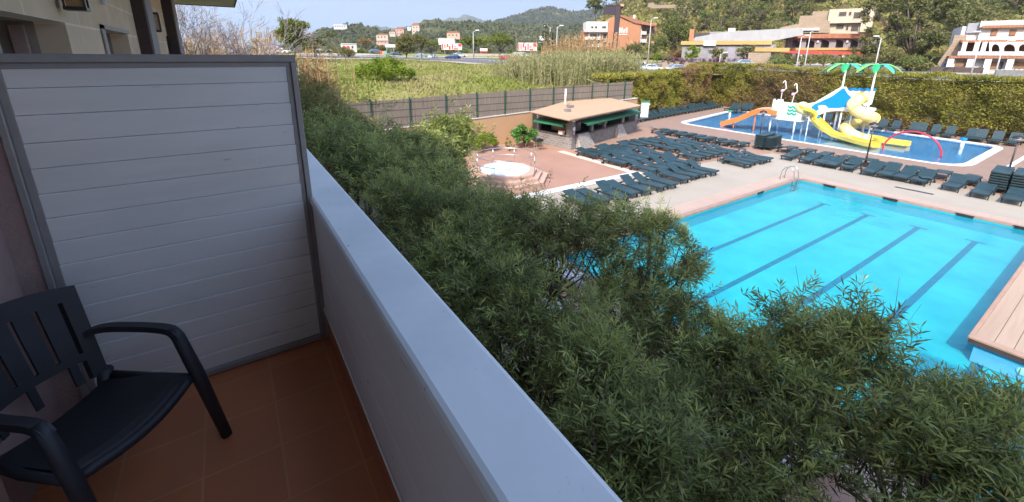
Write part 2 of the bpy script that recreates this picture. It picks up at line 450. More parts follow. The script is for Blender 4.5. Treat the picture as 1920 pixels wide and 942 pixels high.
# balcony floor slab, walls of the bay
fl = hb(); fl.box(-2.0, 0.50, -4, 2.98, 4.80, 5.048); H(fl, 'balcony_slab', M_STUCCO)
pier = hb(); pier.box(-1.999, -0.985, 2.25, 2.93, 5.051, 9.69); pier.box(-0.9845, -0.899, 2.89, 2.96, 5.051, 6.99); H(pier, 'pier', M_STUCCO)
dr = hb(); dr.box(-1.40, -1.30, 1.55, 2.25, 5.05, 9.69); dr.box(-1.40, -1.30, -4, 1.549, 7.3, 9.69); H(dr, 'door_wall', M_DARKDOOR)
dc = hb(); dc.box(-1.42, -1.36, -4, 1.55, 5.055, 7.299); H(dc, 'door_bounce_panel', mat('pale_bounce_panel', (0.72, 0.70, 0.66), (0.66, 0.64, 0.6), 3, 0.7, stretch=(1, 8, .3)))  # unseen pale panel in the doorway, added to bounce light into the balcony
tl = hb(); tl.quad((-1.30, -4, 5.052), (0.365, -4, 5.052), (0.365, 2.95, 5.052), (-1.30, 2.95, 5.052)); H(tl, 'floor_tiles', M_TILE, fixn=False)

# wall lanterns on the facade
def lantern(loc, s, label, bulk):
    t = thing('wall_lantern', label, 'lantern', loc)
    b = MB(); b.box(0, 0.04*s, -0.06*s, 0.06*s, -0.1*s, 0.22*s); b.tube([(0.02*s, 0, 0.15*s), (0.14*s, 0, 0.24*s), (0.2*s, 0, 0.2*s)], 0.012*s, 6)
    b.build('bracket', M_BLACK, t)
    c = MB(); w = 0.11*s
    for sx in (-1, 1):
        for sy in (-1, 1): c.box(0.2*s+sx*w-0.012*s, 0.2*s+sx*w+0.012*s, sy*w-0.012*s, sy*w+0.012*s, -0.32*s, 0.13*s)
    c.box(0.2*s-w*1.15, 0.2*s+w*1.15, -w*1.15, w*1.15, 0.13*s, 0.18*s); c.box(0.2*s-w*1.15, 0.2*s+w*1.15, -w*1.15, w*1.15, -0.37*s, -0.32*s)
    c.build('cage', M_BLACK, t)
    g = MB(); g.box(0.2*s-w*.85, 0.2*s+w*.85, -w*.85, w*.85, -0.318*s, 0.128*s); g.build('glass', M_AMBER if bulk else M_STONE, t)
def _wy(px, py, x):
    d = ray(px, py); k = x/d[0]; return d[1]*k, CAMZ+d[2]*k
_a = _wy(158, 25, -1.72); _b = _wy(293, 60, -1.78)
lantern((-2.0, _a[0], _a[1]+0.42), 1.05, 'black framed lantern with amber panes high on the stone wall, nearer of the two', True)
lantern((-2.0, _b[0], _b[1]+0.42), 1.15, 'small black wall lantern between the two dark brown pilasters', False)
pp = MB(); pp.tube([(-1.93, 12.75, 7.98), (-1.93, 12.75, 9.69)], 0.05, 10); tag(pp.build('down_pipe', M_WHITE, None, smooth=True), 'short white pipe on the stone facade beside the large lantern', 'pipe')

# ================================================================== balcony
bal = thing('balcony_parapet', 'white topped balcony parapet wall running away towards the divider', 'parapet', (0.40, 0, 5.05))
OB = Matrix.Translation(Vector((-0.40, 0, -5.05)))
def bb(): return MB(OB)
w = bb(); w.box(0.367, 0.52, -4, 6.0, 5.05, 6.075); w.build('core', M_CAP, bal)
bd = bb()
zt = 6.075
for i, (z0, z1) in enumerate(((5.30, 5.545), (5.55, 5.805), (5.81, 6.072))):
    bd.bbox(0.352, 0.3665, -4, 2.86, z0, z1, 0.004)
bd.build('inner_board', M_BOARD, bal)
lp = bb(); lp.bbox(0.343, 0.3515, -4, 2.86, 5.288, 5.306, 0.003); lp.build('lower_lip', M_CAP, bal)
sk = bb(); sk.bbox(0.356, 0.3665, -4, 2.93, 5.053, 5.286, 0.002); sk.build('skirting', M_SKIRT, bal)
cp = bb(); prof = [(0.345, 6.066), (0.345, 6.094), (0.352, 6.106), (0.366, 6.112), (0.552, 6.112), (0.564, 6.108), (0.569, 6.098), (0.569, 6.066)]
cp.prism(prof, -4, 6.0, 'y'); cp.build('cap', M_CAP, bal)
# divider
dv = thing('balcony_divider', 'tall privacy screen of cream horizontal slats in a bronze grey metal frame', 'divider', (-0.25, 2.885, 5.05))
OD = Matrix.Translation(Vector((0.25, -2.885, -5.05)))
def db(): return MB(OD)
XL, XR, YD = -0.895, 0.362, 2.885
def frame_bar(mb, x0, x1, z0, z1):
    mb.bbox(x0, x1, YD-0.012, YD+0.05, z0, z1, 0.003)
fr = db()
frame_bar(fr, XL, XR, 6.952, 6.992)          # top, outer lip
fr.bbox(XL+0.01, XR-0.028, YD+0.004, YD+0.045, 6.925, 6.9515, 0.002)
fr.bbox(XR-0.030, XR, YD-0.012, YD+0.05, 5.06, 6.9515, 0.003)
fr.bbox(XR-0.056, XR-0.0305, YD+0.006, YD+0.045, 5.06, 6.9245, 0.002)
fr.bbox(XL, XL+0.028, YD-0.012, YD+0.05, 5.06, 6.9515, 0.003)
fr.bbox(XL+0.0285, XL+0.060, YD+0.006, YD+0.045, 5.06, 6.9245, 0.002)
frame_bar(fr, XL+0.061, XR-0.057, 5.06, 5.095)
fr.build('frame', M_ALU, dv)
edges = [6.928, 6.839, 6.714, 6.582, 6.458, 6.331, 6.205, 6.080, 5.955, 5.831, 5.707, 5.583, 5.459, 5.335, 5.199, 5.096]
random.seed(3)
for i in range(len(edges)-1):
    zt_, zb_ = edges[i], edges[i+1]
    s_ = db(); x0 = XL+0.055; x1 = XR-0.050+random.uniform(-0.004, 0.004)
    p = [(YD+0.034, zt_-0.001), (YD+0.009, zt_-0.003), (YD+0.007, zt_-0.008), (YD+0.013, zb_+0.0005), (YD+0.034, zb_+0.0005)]
    s_.prism([(a, b) for a, b in p], x0, x1, 'x')
    s_.build('slat', M_SLAT, dv)
for z in (5.98, 5.30):
    h = db(); h.bbox(XR-0.01, XR+0.02, YD-0.035, YD-0.011, z-0.018, z+0.018, 0.004); h.cyl((XR+0.005, YD-0.03, z), (XR+0.035, YD-0.055, z), 0.008, n=8); h.build('clamp', M_BLACK, dv)

# ================================================================== pool deck
def fill(name, loops, z, m, depth=None):
    bm = bmesh.new()
    for lp_ in loops:
        vs = [bm.verts.new((x, y, z)) for x, y in lp_]
        for i in range(len(vs)): bm.edges.new((vs[i], vs[(i+1) % len(vs)]))
    bmesh.ops.triangle_fill(bm, use_beauty=True, use_dissolve=False, edges=bm.edges[:])
    for f in bm.faces:
        if f.normal.z < 0: f.normal_flip()
    me = bpy.data.meshes.new(name); bm.to_mesh(me); bm.free(); me.materials.append(m)
    o = bpy.data.objects.new(name, me); COL.objects.link(o); return struct(o)
def rect(x0, x1, y0, y1): return [(x0, y0), (x1, y0), (x1, y1), (x0, y1)]
def rounded(pts, r, n=5):
    out = []; m = len(pts)
    for i in range(m):
        p = Vector(pts[i]); a = (Vector(pts[i-1])-p); b = (Vector(pts[(i+1) % m])-p); rr = r[i] if isinstance(r, list) else r
        A = p+a.normalized()*rr; B = p+b.normalized()*rr
        for k in range(n+1):
            t = k/n; q = A*(1-t)**2+p*2*t*(1-t)+B*t*t; out.append((q.x, q.y))
    return out
PX0, PX1, PY0, PY1 = 9.15, 27.55, -14.0, 10.6
kid = rounded([(39.6, 6.0), (52.3, 6.1), (56.9, 31.3), (40.3, 28.0)], [2.2, 1.6, 1.5, 1.5])
def inset(poly, d):
    c = Vector((sum(p[0] for p in poly)/len(poly), sum(p[1] for p in poly)/len(poly)))
    out = []
    for x, y in poly:
        v = Vector((x, y))-c; out.append(tuple(c+v*(1-d/max(v.length, 1e-6))))
    return out
def tilegroup(name, c1, c2, mortar, var, s=0.3):
    return brickmat(name, c1, c2, mortar, s, s, 0.012, 0.8, 0.0, bmp=0.12, nz=0.22, var=var)
M_DECK = tilegroup('pink_paving', (0.301, 0.192, 0.141), (0.276, 0.176, 0.128), (0.230, 0.157, 0.122), (0.244, 0.144, 0.099), 0.5)
M_DECKB = tilegroup('brown_paving', (0.256, 0.170, 0.131), (0.230, 0.154, 0.118), (0.198, 0.138, 0.109), (0.192, 0.128, 0.099), 0.5)
M_RED = mat('terracotta_apron', (0.321, 0.186, 0.134), (0.282, 0.154, 0.112), 0.35, 0.85, 0.1, dirt=(0.346, 0.244, 0.186), dirt_amt=0.7)
M_CONC = mat('pale_concrete', (0.321, 0.285, 0.240), (0.289, 0.253, 0.212), 0.5, 0.85, 0.15, dirt=(0.301, 0.269, 0.224), dirt_amt=0.6)
M_COPE = brickmat('pool_coping', (0.358, 0.262, 0.214), (0.385, 0.289, 0.237), (0.307, 0.230, 0.192), 0.5, 0.5, 0.012, 0.75, 0.0, bmp=0.1, nz=0.6, var=(0.321, 0.230, 0.192))
M_KWHITE = mat('white_kerb', (0.640, 0.631, 0.615), (0.590, 0.582, 0.566), 2, 0.6)
fill('deck', [rect(-1.9, 34.5, -30, 28.6), rect(PX0, PX1, PY0, PY1)], 0.0, M_DECK)
fill('deck', [[(34.5, -30), (66, -30), (66, 40), (33.0, 33.0), (33.0, 28.6), (34.5, 28.6)], inset(kid, 0.30)], 0.0, M_DECKB)
fill('terracotta_apron', [[(8, 17.0), (24.3, 17.0), (24.3, 28.55), (8, 28.55)]], 0.004, M_RED)
fill('concrete_path', [[(-1.8, 10.9), (27.8, 10.9), (27.8, -29), (33.2, -29), (33.4, 15.0), (28.5, 15.8), (22.5, 16.4), (-1.8, 16.4)]], 0.008, M_CONC)
def stepq(name, p, m, z, w=0.0):
    return fill(name, [p], z, m)
fill('painted_stripe', [[(8, 16.45), (24.3, 16.45), (24.3, 17.05), (8, 17.05)]], 0.012, M_KWHITE)
fill('painted_stripe', [[(20.0, 17.05), (20.6, 17.05), (20.6, 24.0), (20.0, 24.0)]], 0.012, mat('cream_slab', (0.55, 0.46, 0.38), None, 1, 0.8))
# coping round the big pool
ring = rect(PX0-1.1, PX1+1.1, PY0-1.1, PY1+1.1)
fill('coping', [ring, rect(PX0-0.02, PX1+0.02, PY0-0.02, PY1+0.02)], 0.016, M_COPE)
lipm = mat('coping_nose', (0.289, 0.193, 0.152), (0.248, 0.166, 0.131), 3, 0.7)
ln = MB()
for (a, b, c, d) in ((PX0-0.02, PX1+0.02, PY1, PY1+0.25), (PX0-0.02, PX1+0.02, PY0-0.25, PY0), (PX0-0.25, PX0, PY0, PY1), (PX1, PX1+0.25, PY0, PY1)): ln.box(a, b, c, d, -0.06, 0.035)
struct(ln.build('coping_nosing', lipm, bevel=0.01))
# basin
M_POOLT = None
def poolmat(name, c1, c2, scale=0.5, tile=0.05):
    m, n, l, b = nt(name); v = coords(n)
    f = noise(n, l, scale, 3, v); col = mixcol(n, l, ramp(n, l, f, 0.35, 0.7), c1, c2)
    # faint net of refracted light is left to the real sun; only tile joints here
    l.new(col, b.inputs['Base Color']); b.inputs['Roughness'].default_value = 0.5
    return m
M_BASIN = poolmat('pool_lining', (0.034, 0.39, 0.415), (0.012, 0.31, 0.355), 0.8)
M_BASINW = poolmat('pool_wall_lining', (0.024, 0.29, 0.37), (0.018, 0.25, 0.34))
DZ = -0.62
bs = MB()
bs.quad((PX0, PY0, DZ), (PX1, PY0, DZ), (PX1, PY1, DZ), (PX0, PY1, DZ))
basin = struct(bs.build('pool_floor', M_BASIN, fixn=False))
bw = MB()
bw.box(PX0-0.2, PX0, PY0, PY1, DZ-0.1, -0.061); bw.box(PX1, PX1+0.2, PY0, PY1, DZ-0.1, -0.061)
bw.box(PX0-0.2, PX1+0.2, PY1, PY1+0.2, DZ-0.1, -0.061); bw.box(PX0-0.2, PX1+0.2, PY0-0.2, PY0, DZ-0.1, -0.061)
struct(bw.build('pool_wall', M_BASINW))
M_LANE = mat('lane_tiles', (0.008, 0.115, 0.18), (0.011, 0.14, 0.21), 4, 0.5)
for yl in (8.62, 6.71, 4.80, 2.95, 1.05, -0.85, -2.75):
    lm = MB(); lm.quad((PX0+1.8, yl-0.10, DZ+0.004), (PX1-1.75, yl-0.10, DZ+0.004), (PX1-1.75, yl+0.10, DZ+0.004), (PX0+1.8, yl+0.10, DZ+0.004))
    lm.quad((PX1-1.75, yl-0.32, DZ+0.004), (PX1-1.6, yl-0.32, DZ+0.004), (PX1-1.6, yl+0.32, DZ+0.004), (PX1-1.75, yl+0.32, DZ+0.004))
    struct(lm.build('lane_marking', M_LANE, fixn=False))
# bench step along the far wall under water
M_WATER = watermat('pool_water', (0.60, 0.95, 0.99), (1.6, 7), 0.35, 0.03)
wt = MB(); wt.quad((PX0, PY0, -0.12), (PX1, PY0, -0.12), (PX1, PY1, -0.12), (PX0, PY1, -0.12)); struct(wt.build('pool_water', M_WATER, fixn=False))
# skimmer mouths
for i, (x, y, ax) in enumerate(((PX1, 9.1, 'y'), (PX1, 6.4, 'y'), (PX1, 3.7, 'y'), (PX1, 1.9, 'y'), (23.0, PY1, 'x'))):
    s_ = MB()
    if ax == 'y': s_.box(-0.03, 0.02, -0.28, 0.28, -0.09, 0.02); s_.box(-0.05, -0.03, -0.32, 0.32, 0.02, 0.045)
    else: s_.box(-0.28, 0.28, -0.03, 0.02, -0.09, 0.02); s_.box(-0.32, 0.32, -0.05, -0.03, 0.02, 0.045)
    o = s_.build('skimmer', M_BLACK); o.location = (x, y, 0.0)
    tag(o, ['dark skimmer slot in the far pool edge, nearest the ladder corner', 'dark skimmer slot in the far pool edge, second from the ladder corner', 'dark skimmer slot in the far pool edge, third from the ladder corner', 'dark skimmer slot in the far pool edge, rightmost of the four', 'small dark skimmer slot in the left pool edge near the leafy tree'][i], 'skimmer', 'skimmer slots in the pool edge')
# wooden deck over the pool
wd = thing('wooden_platform', 'pale pink wooden boarded platform built over the corner of the pool', 'platform', (15, 1.34, 0))
M_PLANK = mat('weathered_plank', (0.353, 0.258, 0.193), (0.402, 0.299, 0.230), 1.2, 0.75, 0.15, stretch=(0.3, 6, 1), dirt=(0.271, 0.184, 0.131), dirt_amt=0.8)
M_PLANKE = mat('plank_edge', (0.303, 0.193, 0.138), (0.344, 0.227, 0.172), 2, 0.7)
for k in range(30):
    yy = -0.10-k*0.33
    b = MB(); b.bbox(0.22, 12.5, yy-0.322, yy, 0.06, 0.10, 0.006); b.build('plank', M_PLANK, wd)
e = MB(); e.bbox(0.0, 0.215, -10, 0, 0.04, 0.11, 0.012); e.bbox(0.22, 12.5, -0.098, 0.0, 0.02, 0.11, 0.012); e.build('edge_board', M_PLANKE, wd)
e = MB(); e.box(0.02, 12.5, -10, -0.02, 0.0, 0.04); e.box(0.02, 0.06, -10, -0.02, -0.08, 0.0); e.box(0.06, 12.5, -0.06, -0.02, -0.08, 0.0); e.build('joist', M_DKBROWN, wd)
e = MB(); e.box(0.12, 12.45, -10, -0.14, -0.6, -0.082); e.build('plinth', mat('blue_tile_plinth', (0.22, 0.42, 0.62), (0.2, 0.38, 0.58), 4, 0.3), wd)
for yy in (-1.0, -1.6):
    e = MB(); e.lathe([(0.11, 0), (0.11, 0.012), (0.07, 0.03)], (0, 0, 0), 16); o = e.build('pool_light', M_WHITE, wd, smooth=True); o.rotation_euler = (0, -PI/2, 0); o.location = (0.118, yy, -0.34)

# splash pool
M_KF = poolmat('splash_pool_floor', (0.109, 0.276, 0.474), (0.090, 0.244, 0.449), 0.3)
fill('splash_pool_floor', [kid], -0.28, M_KF)
kw = MB(); n_ = len(kid)
ki = inset(kid, 0.30)
for i in range(n_):
    a, b = ki[i], ki[(i+1) % n_]; kw.quad((a[0], a[1], -0.3), (b[0], b[1], -0.3), (b[0], b[1], 0.0), (a[0], a[1], 0.0))
struct(kw.build('splash_pool_wall', M_KF, fixn=False))
fill('splash_pool_water', [inset(kid, 0.29)], -0.05, watermat('splash_water', (0.75, 0.93, 0.98), (1.2, 5), 0.18, 0.04))
kb = MB(); ka = inset(kid, 0.32); ko = inset(kid, -0.22)
for i in range(n_):
    j = (i+1) % n_
    a, b, c, d = ka[i], ka[j], ko[j], ko[i]
    kb.quad((a[0], a[1], 0.03), (b[0], b[1], 0.03), (c[0], c[1], 0.03), (d[0], d[1], 0.03)); kb.quad((a[0], a[1], -0.06), (b[0], b[1], -0.06), (b[0], b[1], 0.03), (a[0], a[1], 0.03)); kb.quad((d[0], d[1], 0.0), (c[0], c[1], 0.0), (c[0], c[1], 0.03), (d[0], d[1], 0.03))
struct(kb.build('splash_pool_kerb', M_KWHITE))
# white ramp kerb at the right
g0, g1 = P(1872, 325, 0.0), P(1930, 290, 0.0)
dv_ = (g1-g0).normalized(); nn = Vector((-dv_.y, dv_.x, 0))*0.13
fill('painted_stripe', [[tuple((g0-nn)[:2]), tuple((g1-nn)[:2]), tuple((g1+nn)[:2]), tuple((g0+nn)[:2])]], 0.012, M_KWHITE)
# planting strip under the trees
M_SOIL = mat('dark_soil', (0.20, 0.15, 0.115), (0.12, 0.085, 0.06), 3, 0.95, 0.6, bdist=0.04, dirt=(0.32, 0.26, 0.21), dirt_amt=0.8)
fill('planting_bed', [[(-1.9, -8), (4.6, -8), (4.6, 9), (7.6, 13), (8.4, 28.5), (-1.9, 28.5)]], 0.02, M_SOIL)
def X(px, py, x):
    d = ray(px, py); k = x/d[0]; return Vector((x, d[1]*k, CAMZ+d[2]*k))
def Yp(px, py, y):
    d = ray(px, py); k = y/d[1]; return Vector((d[0]*k, y, CAMZ+d[2]*k))
def catmull(pts, n=6):
    pts = [Vector(p) for p in pts]; out = []
    for i in range(len(pts)-1):
        p0 = pts[max(i-1, 0)]; p1 = pts[i]; p2 = pts[i+1]; p3 = pts[min(i+2, len(pts)-1)]
        for k in range(n):
            t = k/n
            out.append(0.5*((2*p1)+(p2-p0)*t+(2*p0-5*p1+4*p2-p3)*t*t+(-p0+3*p1-3*p2+p3)*t**3))
    out.append(pts[-1]); return out
def sweep(mb, pts, prof, up=Vector((0, 0, 1))):
    """sweep an open profile (side, height) along pts"""
    vs = []; n = len(prof); m = len(pts)
    for i in range(m):
        t = (pts[min(i+1, m-1)]-pts[max(i-1, 0)]).normalized(); s = t.cross(up).normalized(); u = s.cross(t)
        for a, b in prof: vs.append(pts[i]+s*a+u*b)
    mb.add(vs, [(i*n+k, i*n+k+1, (i+1)*n+k+1, (i+1)*n+k) for i in range(m-1) for k in range(n-1)])
def local(t): return MB(Matrix.Translation(-Vector(t.location)))
ORD = ['first', 'second', 'third', 'fourth', 'fifth', 'sixth', 'seventh', 'eighth', 'ninth', 'tenth', 'eleventh', 'twelfth', 'thirteenth', 'fourteenth', 'fifteenth', 'sixteenth', 'seventeenth', 'eighteenth', 'nineteenth', 'twentieth', 'twenty first', 'twenty second', 'twenty third', 'twenty fourth', 'twenty fifth', 'twenty sixth', 'twenty seventh', 'twenty eighth']

# ================================================================== sun loungers
M_LNG = mat('petrol_plastic', (0.021, 0.050, 0.062), (0.016, 0.040, 0.050), 2, 0.45, dirt=(0.05, 0.085, 0.095), dirt_amt=0.5)
M_LNGD = mat('dark_petrol_plastic', (0.011, 0.028, 0.033), (0.009, 0.023, 0.028), 2, 0.5)
def lounger_proto(ang, name='sun_lounger'):
    t = thing(name, 'x', 'sun lounger')
    fr = MB()
    for s in (-1, 1): fr.bbox(s*0.33-0.025, s*0.33+0.025, -0.95, 0.95, 0.25, 0.32, 0.012)
    fr.bbox(-0.33, 0.33, -0.97, -0.90, 0.25, 0.33, 0.012); fr.bbox(-0.33, 0.33, 0.90, 0.96, 0.25, 0.31, 0.012)
    fr.build('frame', M_LNGD, t)
    se = MB(); n = 12
    for i in range(n):
        y0 = -0.93+i*1.14/n; se.box(-0.30, 0.30, y0, y0+1.14/n-0.018, 0.318, 0.342)
    se.box(-0.31, -0.29, -0.93, 0.2, 0.30, 0.335); se.box(0.29, 0.31, -0.93, 0.2, 0.30, 0.335)
    se.build('seat', M_LNG, t)
    Mb = Matrix.Translation((0, 0.22, 0.33)) @ Matrix.Rotation(ang, 4, 'X')
    ba = MB(Mb)
    for i in range(8): ba.box(-0.295, 0.295, 0.01+i*0.088, 0.01+i*0.088+0.074, -0.008, 0.018)
    ba.box(-0.33, -0.28, 0, 0.73, -0.025, 0.022); ba.box(0.28, 0.33, 0, 0.73, -0.025, 0.022); ba.box(-0.33, 0.33, 0.70, 0.76, -0.025, 0.025)
    ba.build('backrest', M_LNG, t)
    if ang > 0.3:
        st = MB(); e = Mb @ Vector((0.25, 0.45, -0.02)); e2 = Mb @ Vector((-0.25, 0.45, -0.02))
        st.cyl(e, (0.25, 0.9, 0.27), 0.014, n=5); st.cyl(e2, (-0.25, 0.9, 0.27), 0.014, n=5); st.build('strut', M_LNGD, t)
    for sx in (-1, 1):
        l = MB(); l.prism([(-0.80, 0.26), (-0.66, 0.26), (-0.74, 0.0), (-0.80, 0.0)], sx*0.32-0.02, sx*0.32+0.02, 'x'); l.build('leg', M_LNGD, t)
        l = MB(); l.prism([(0.56, 0.26), (0.70, 0.26), (0.68, 0.0), (0.62, 0.0)], sx*0.32-0.02, sx*0.32+0.02, 'x'); l.build('leg', M_LNGD, t)
    for sx in (-1, 1): w = MB(); w.cyl((sx*0.345, 0.72, 0.07), (sx*0.375, 0.72, 0.07), 0.07, n=10); w.build('wheel', M_LNGD, t)
    return t
protos = {}
LR = random.Random(11)
def lounger(x, y, rz, state, label, group, z=0.0):
    loc = (x, y, z+0.012)
    if state not in protos:
        t = lounger_proto({'low': rad(14), 'mid': rad(30), 'up': rad(62), 'flat': rad(3)}[state])
        protos[state] = t; t.location = loc; t.rotation_euler = (0, 0, rz); t['label'] = label; t['group'] = group
        return t
    return copy_tree(protos[state], loc, rz, label, group)
G_L = 'petrol plastic sun loungers round the pools'
rows = [  # name, x0, x1, n, head y
    ('row against the stone bar counter', 20.75, 25.0, 6, 22.45), ('row one behind the bar-side row', 20.7, 24.9, 6, 19.95),
    ('row facing the red paving corner', 20.9, 24.3, 5, 17.55), ('row at the pale path edge', 20.9, 23.7, 4, 15.65),
    ('row half hidden by the tree top', 13.4, 19.4, 7, 15.25), ('row right of the bar end', 26.2, 30.2, 5, 23.0),
    ('row in the middle of the bar terrace', 27.1, 30.7, 5, 20.9), ('row right of the white side table', 26.4, 30.2, 5, 18.2),
    ('row nearest the ladder corner', 27.4, 30.0, 4, 15.5)]
for nm, x0, x1, n, hy in rows:
    for i in range(n):
        x = x0+(x1-x0)*i/(n-1)+LR.uniform(-0.05, 0.05); y = hy-1.0+LR.uniform(-0.16, 0.16)
        st = LR.choice(['low', 'mid', 'mid', 'low', 'flat'])
        lounger(x, y, LR.uniform(-0.11, 0.11)+rad(4), st, f'sun lounger, {ORD[i]} from the left in the {nm}', G_L)
# pool edge row, feet towards the big pool
for i, y in enumerate((13.35, 12.2, 11.35, 10.75, 9.85, 8.75, 7.95, 7.2, 6.4, 5.1, 3.95, 2.85)):
    st = 'mid' if i in (4, 5, 6, 7, 8, 9) else 'low'
    lounger(32.6+LR.uniform(-0.08, 0.08)-(0.35 if i > 9 else 0), y, -PI/2+LR.uniform(-0.05, 0.05), st, f'sun lounger along the far pool edge, {ORD[i]} from the ladder', G_L)
for i in range(10):
    y = 15.9-i*1.22
    lounger(35.0+LR.uniform(-0.1, 0.1), y, PI/2+LR.uniform(-0.06, 0.06), 'low' if i % 3 else 'flat', f'sun lounger facing the splash pool, {ORD[i]} from left behind the pool edge row', G_L)
for i in range(9):
    y = 25.3-i*0.95
    lounger(33.4+LR.uniform(-0.06, 0.06), y-0.2, PI/2+LR.uniform(-0.05, 0.05), 'flat' if i % 2 else 'low', f'sun lounger, {ORD[i]} from left in the line between bar terrace and splash pool', G_L)
for i in range(24):
    t_ = i/23; x = 36.6+(58.0-36.6)*t_; y = 31.25+(34.6-31.25)*t_
    lounger(x, y, rad(9)+LR.uniform(-0.05, 0.05), 'up' if LR.random() < 0.35 else 'mid', f'sun lounger, {ORD[i]} from the bar in the row under the left hedge', G_L)
for i in range(16):
    y = 19.5-i*0.98-(0.4 if i % 4 == 3 else 0); x = 53.9-0.10*(15-y)*0.4
    lounger(x+0.25, y, -PI/2+LR.uniform(-0.04, 0.04)-rad(4), 'up', f'sun lounger with raised back, {ORD[i]} from the slides under the right hedge', G_L)
for i, (px, py) in enumerate(((1362, 209), (1372, 210), (1385, 209), (1395, 210))):
    p = P(px, py, 0); lounger(p.x+1, p.y, -PI/2-rad(8), 'up', f'sun lounger with raised back, {ORD[i]} from left behind the orange slide', G_L)
# stacks, each lounger a thing
for si, (px, py, hgt, nm) in enumerate(((1420, 281, 7, 'by the lamp left of the slides'), (1862, 362, 7, 'left of the right edge lamp'), (1903, 368, 7, 'right of the right edge lamp'), (1433, 282, 6, 'just right of the slides lamp'))):
    p = P(px, py, 0)
    for k in range(hgt):
        lounger(p.x+0.9, p.y, -PI/2+rad(3), 'flat', f'lounger {ORD[k]} from the bottom of the stack {nm}', G_L, z=k*0.135)
# lounger feet in front of the stacks
p = P(1810, 372, 0)
# pale loungers half hidden under the trees
M_PALE = mat('faded_plastic', (0.42, 0.43, 0.47), (0.36, 0.37, 0.41), 3, 0.5)
for i, (x, y, r) in enumerate(((7.3, 10.2, 0.3), (8.2, 9.4, 0.25), (6.9, 3.2, 1.2), (7.4, 2.2, 1.2), (6.6, 8.6, 0.3))):
    t = lounger(x, y, r, 'low', 'faded pale grey sun lounger '+['under the trees, nearest the pool path', 'under the trees, right one by the pool edge', 'at the lower right beneath the slim tree', 'at the lower right, closest to the pool', 'under the trees near the middle trunk'][i], 'pale loungers under the trees')
    for ch in t.children:
        ch.data = ch.data.copy(); ch.data.materials.clear(); ch.data.materials.append(M_PALE)
# side tables
def table_proto():
    t = thing('side_table', 'x', 'side table')
    a = MB(); a.bbox(-0.24, 0.24, -0.24, 0.24, 0.40, 0.43, 0.012); a.build('table_top', M_LNG, t)
    for sx in (-1, 1):
        for sy in (-1, 1): l = MB(); l.box(sx*0.2-0.02, sx*0.2+0.02, sy*0.2-0.02, sy*0.2+0.02, 0, 0.40); l.build('leg', M_LNGD, t)
    return t
tp = None
for i, (px, py, nm) in enumerate(((1240, 332, 'in front of the path row, near the tree top'), (1303, 318, 'at the right end of the path row'), (1353, 304, 'left of the group nearest the ladder corner'), (1390, 290, 'behind the group nearest the ladder corner'), (1590, 318, 'beside the lamp in the pool edge row'), (1732, 346, 'between the right loungers of the pool edge row'), (1850, 362, 'in front of the stacks at the right edge'))):
    p = P(px, py, 0)
    if tp is None: tp = table_proto(); t = tp; t.location = (p.x, p.y, 0.012); t['label'] = f'small dark plastic side table {nm}'; t['group'] = 'side tables among the loungers'
    else: copy_tree(tp, (p.x, p.y, 0.012), 0.1*i, f'small dark plastic side table {nm}', 'side tables among the loungers')

# ================================================================== lamps
M_BOWL = mat('smoky_bowl', (0.45, 0.44, 0.47), (0.3, 0.29, 0.33), 6, 0.25)
M_POLE = mat('dark_pole_paint', (0.045, 0.032, 0.036), None, 5, 0.45)
def lamp_proto():
    t = thing('garden_lamp', 'x', 'lamp')
    b = MB(); b.lathe([(0.14, 0), (0.14, 0.03), (0.07, 0.06), (0.065, 0.7), (0.045, 0.74)], n=14); b.build('base', M_POLE, t, smooth=False)
    b = MB(); b.cyl((0, 0, 0.7), (0, 0, 2.62), 0.042, 0.036, 12); b.build('pole', M_POLE, t, smooth=True)
    b = MB(); b.lathe([(0.05, 2.58), (0.1, 2.62), (0.25, 2.72), (0.27, 2.78), (0.05, 2.80)], n=20); b.build('bowl', M_BOWL, t, smooth=True)
    b = MB(); b.lathe([(0.28, 2.78), (0.28, 2.80), (0.20, 2.90), (0.07, 2.95), (0.02, 2.96)], n=20); b.build('cap', M_BLACK, t, smooth=True)
    return t
lp0 = None
for (x, y, lb) in ((P(1421, 277, 0).x, P(1421, 277, 0).y, 'dark garden lamp post left of the slides beside stacked loungers'), (P(1621, 313, 0).x, P(1621, 313, 0).y, 'dark garden lamp post in the pool edge row before the yellow slides'), (P(1881, 352, 0).x, P(1881, 352, 0).y, 'dark garden lamp post at the right edge among stacked loungers'), (6.17, 16.23, 'garden lamp with dark dome head rising from the shrubs left of the whirlpool'), (6.05, 4.81, 'garden lamp with dark dome head half hidden by leaves before the pool')):
    if lp0 is None: lp0 = lamp_proto(); lp0.location = (x, y, 0.012); lp0['label'] = lb; lp0['group'] = 'garden lamps'
    else: copy_tree(lp0, (x, y, 0.012), 0, lb, 'garden lamps')

# ================================================================== ladder
M_STEEL = mat('steel_tube', (0.55, 0.54, 0.53), (0.42, 0.41, 0.41), 5, 0.28, metal=0.9)
ld = thing('pool_ladder', 'steel pool ladder with two curved rails at the far pool corner', 'ladder', (26.7, 10.6, 0))
for dx in (-0.26, 0.26):
    r = MB(); r.tube(catmull([(dx, 0.62, 0.0), (dx, 0.58, 0.55), (dx, 0.32, 0.82), (dx, 0.02, 0.72), (dx, -0.10, 0.25), (dx, -0.10, -0.55)], 6), 0.024, 8); r.build('rail', M_STEEL, ld, smooth=True)
for z in (-0.15, -0.4):
    r = MB(); r.box(-0.26, 0.26, -0.15, -0.06, z-0.015, z+0.015); r.build('tread', M_STEEL, ld)
g = fill('deck_grille', [rect(30.25, 30.5, 5.4, 7.0)], 0.02, M_POLE)

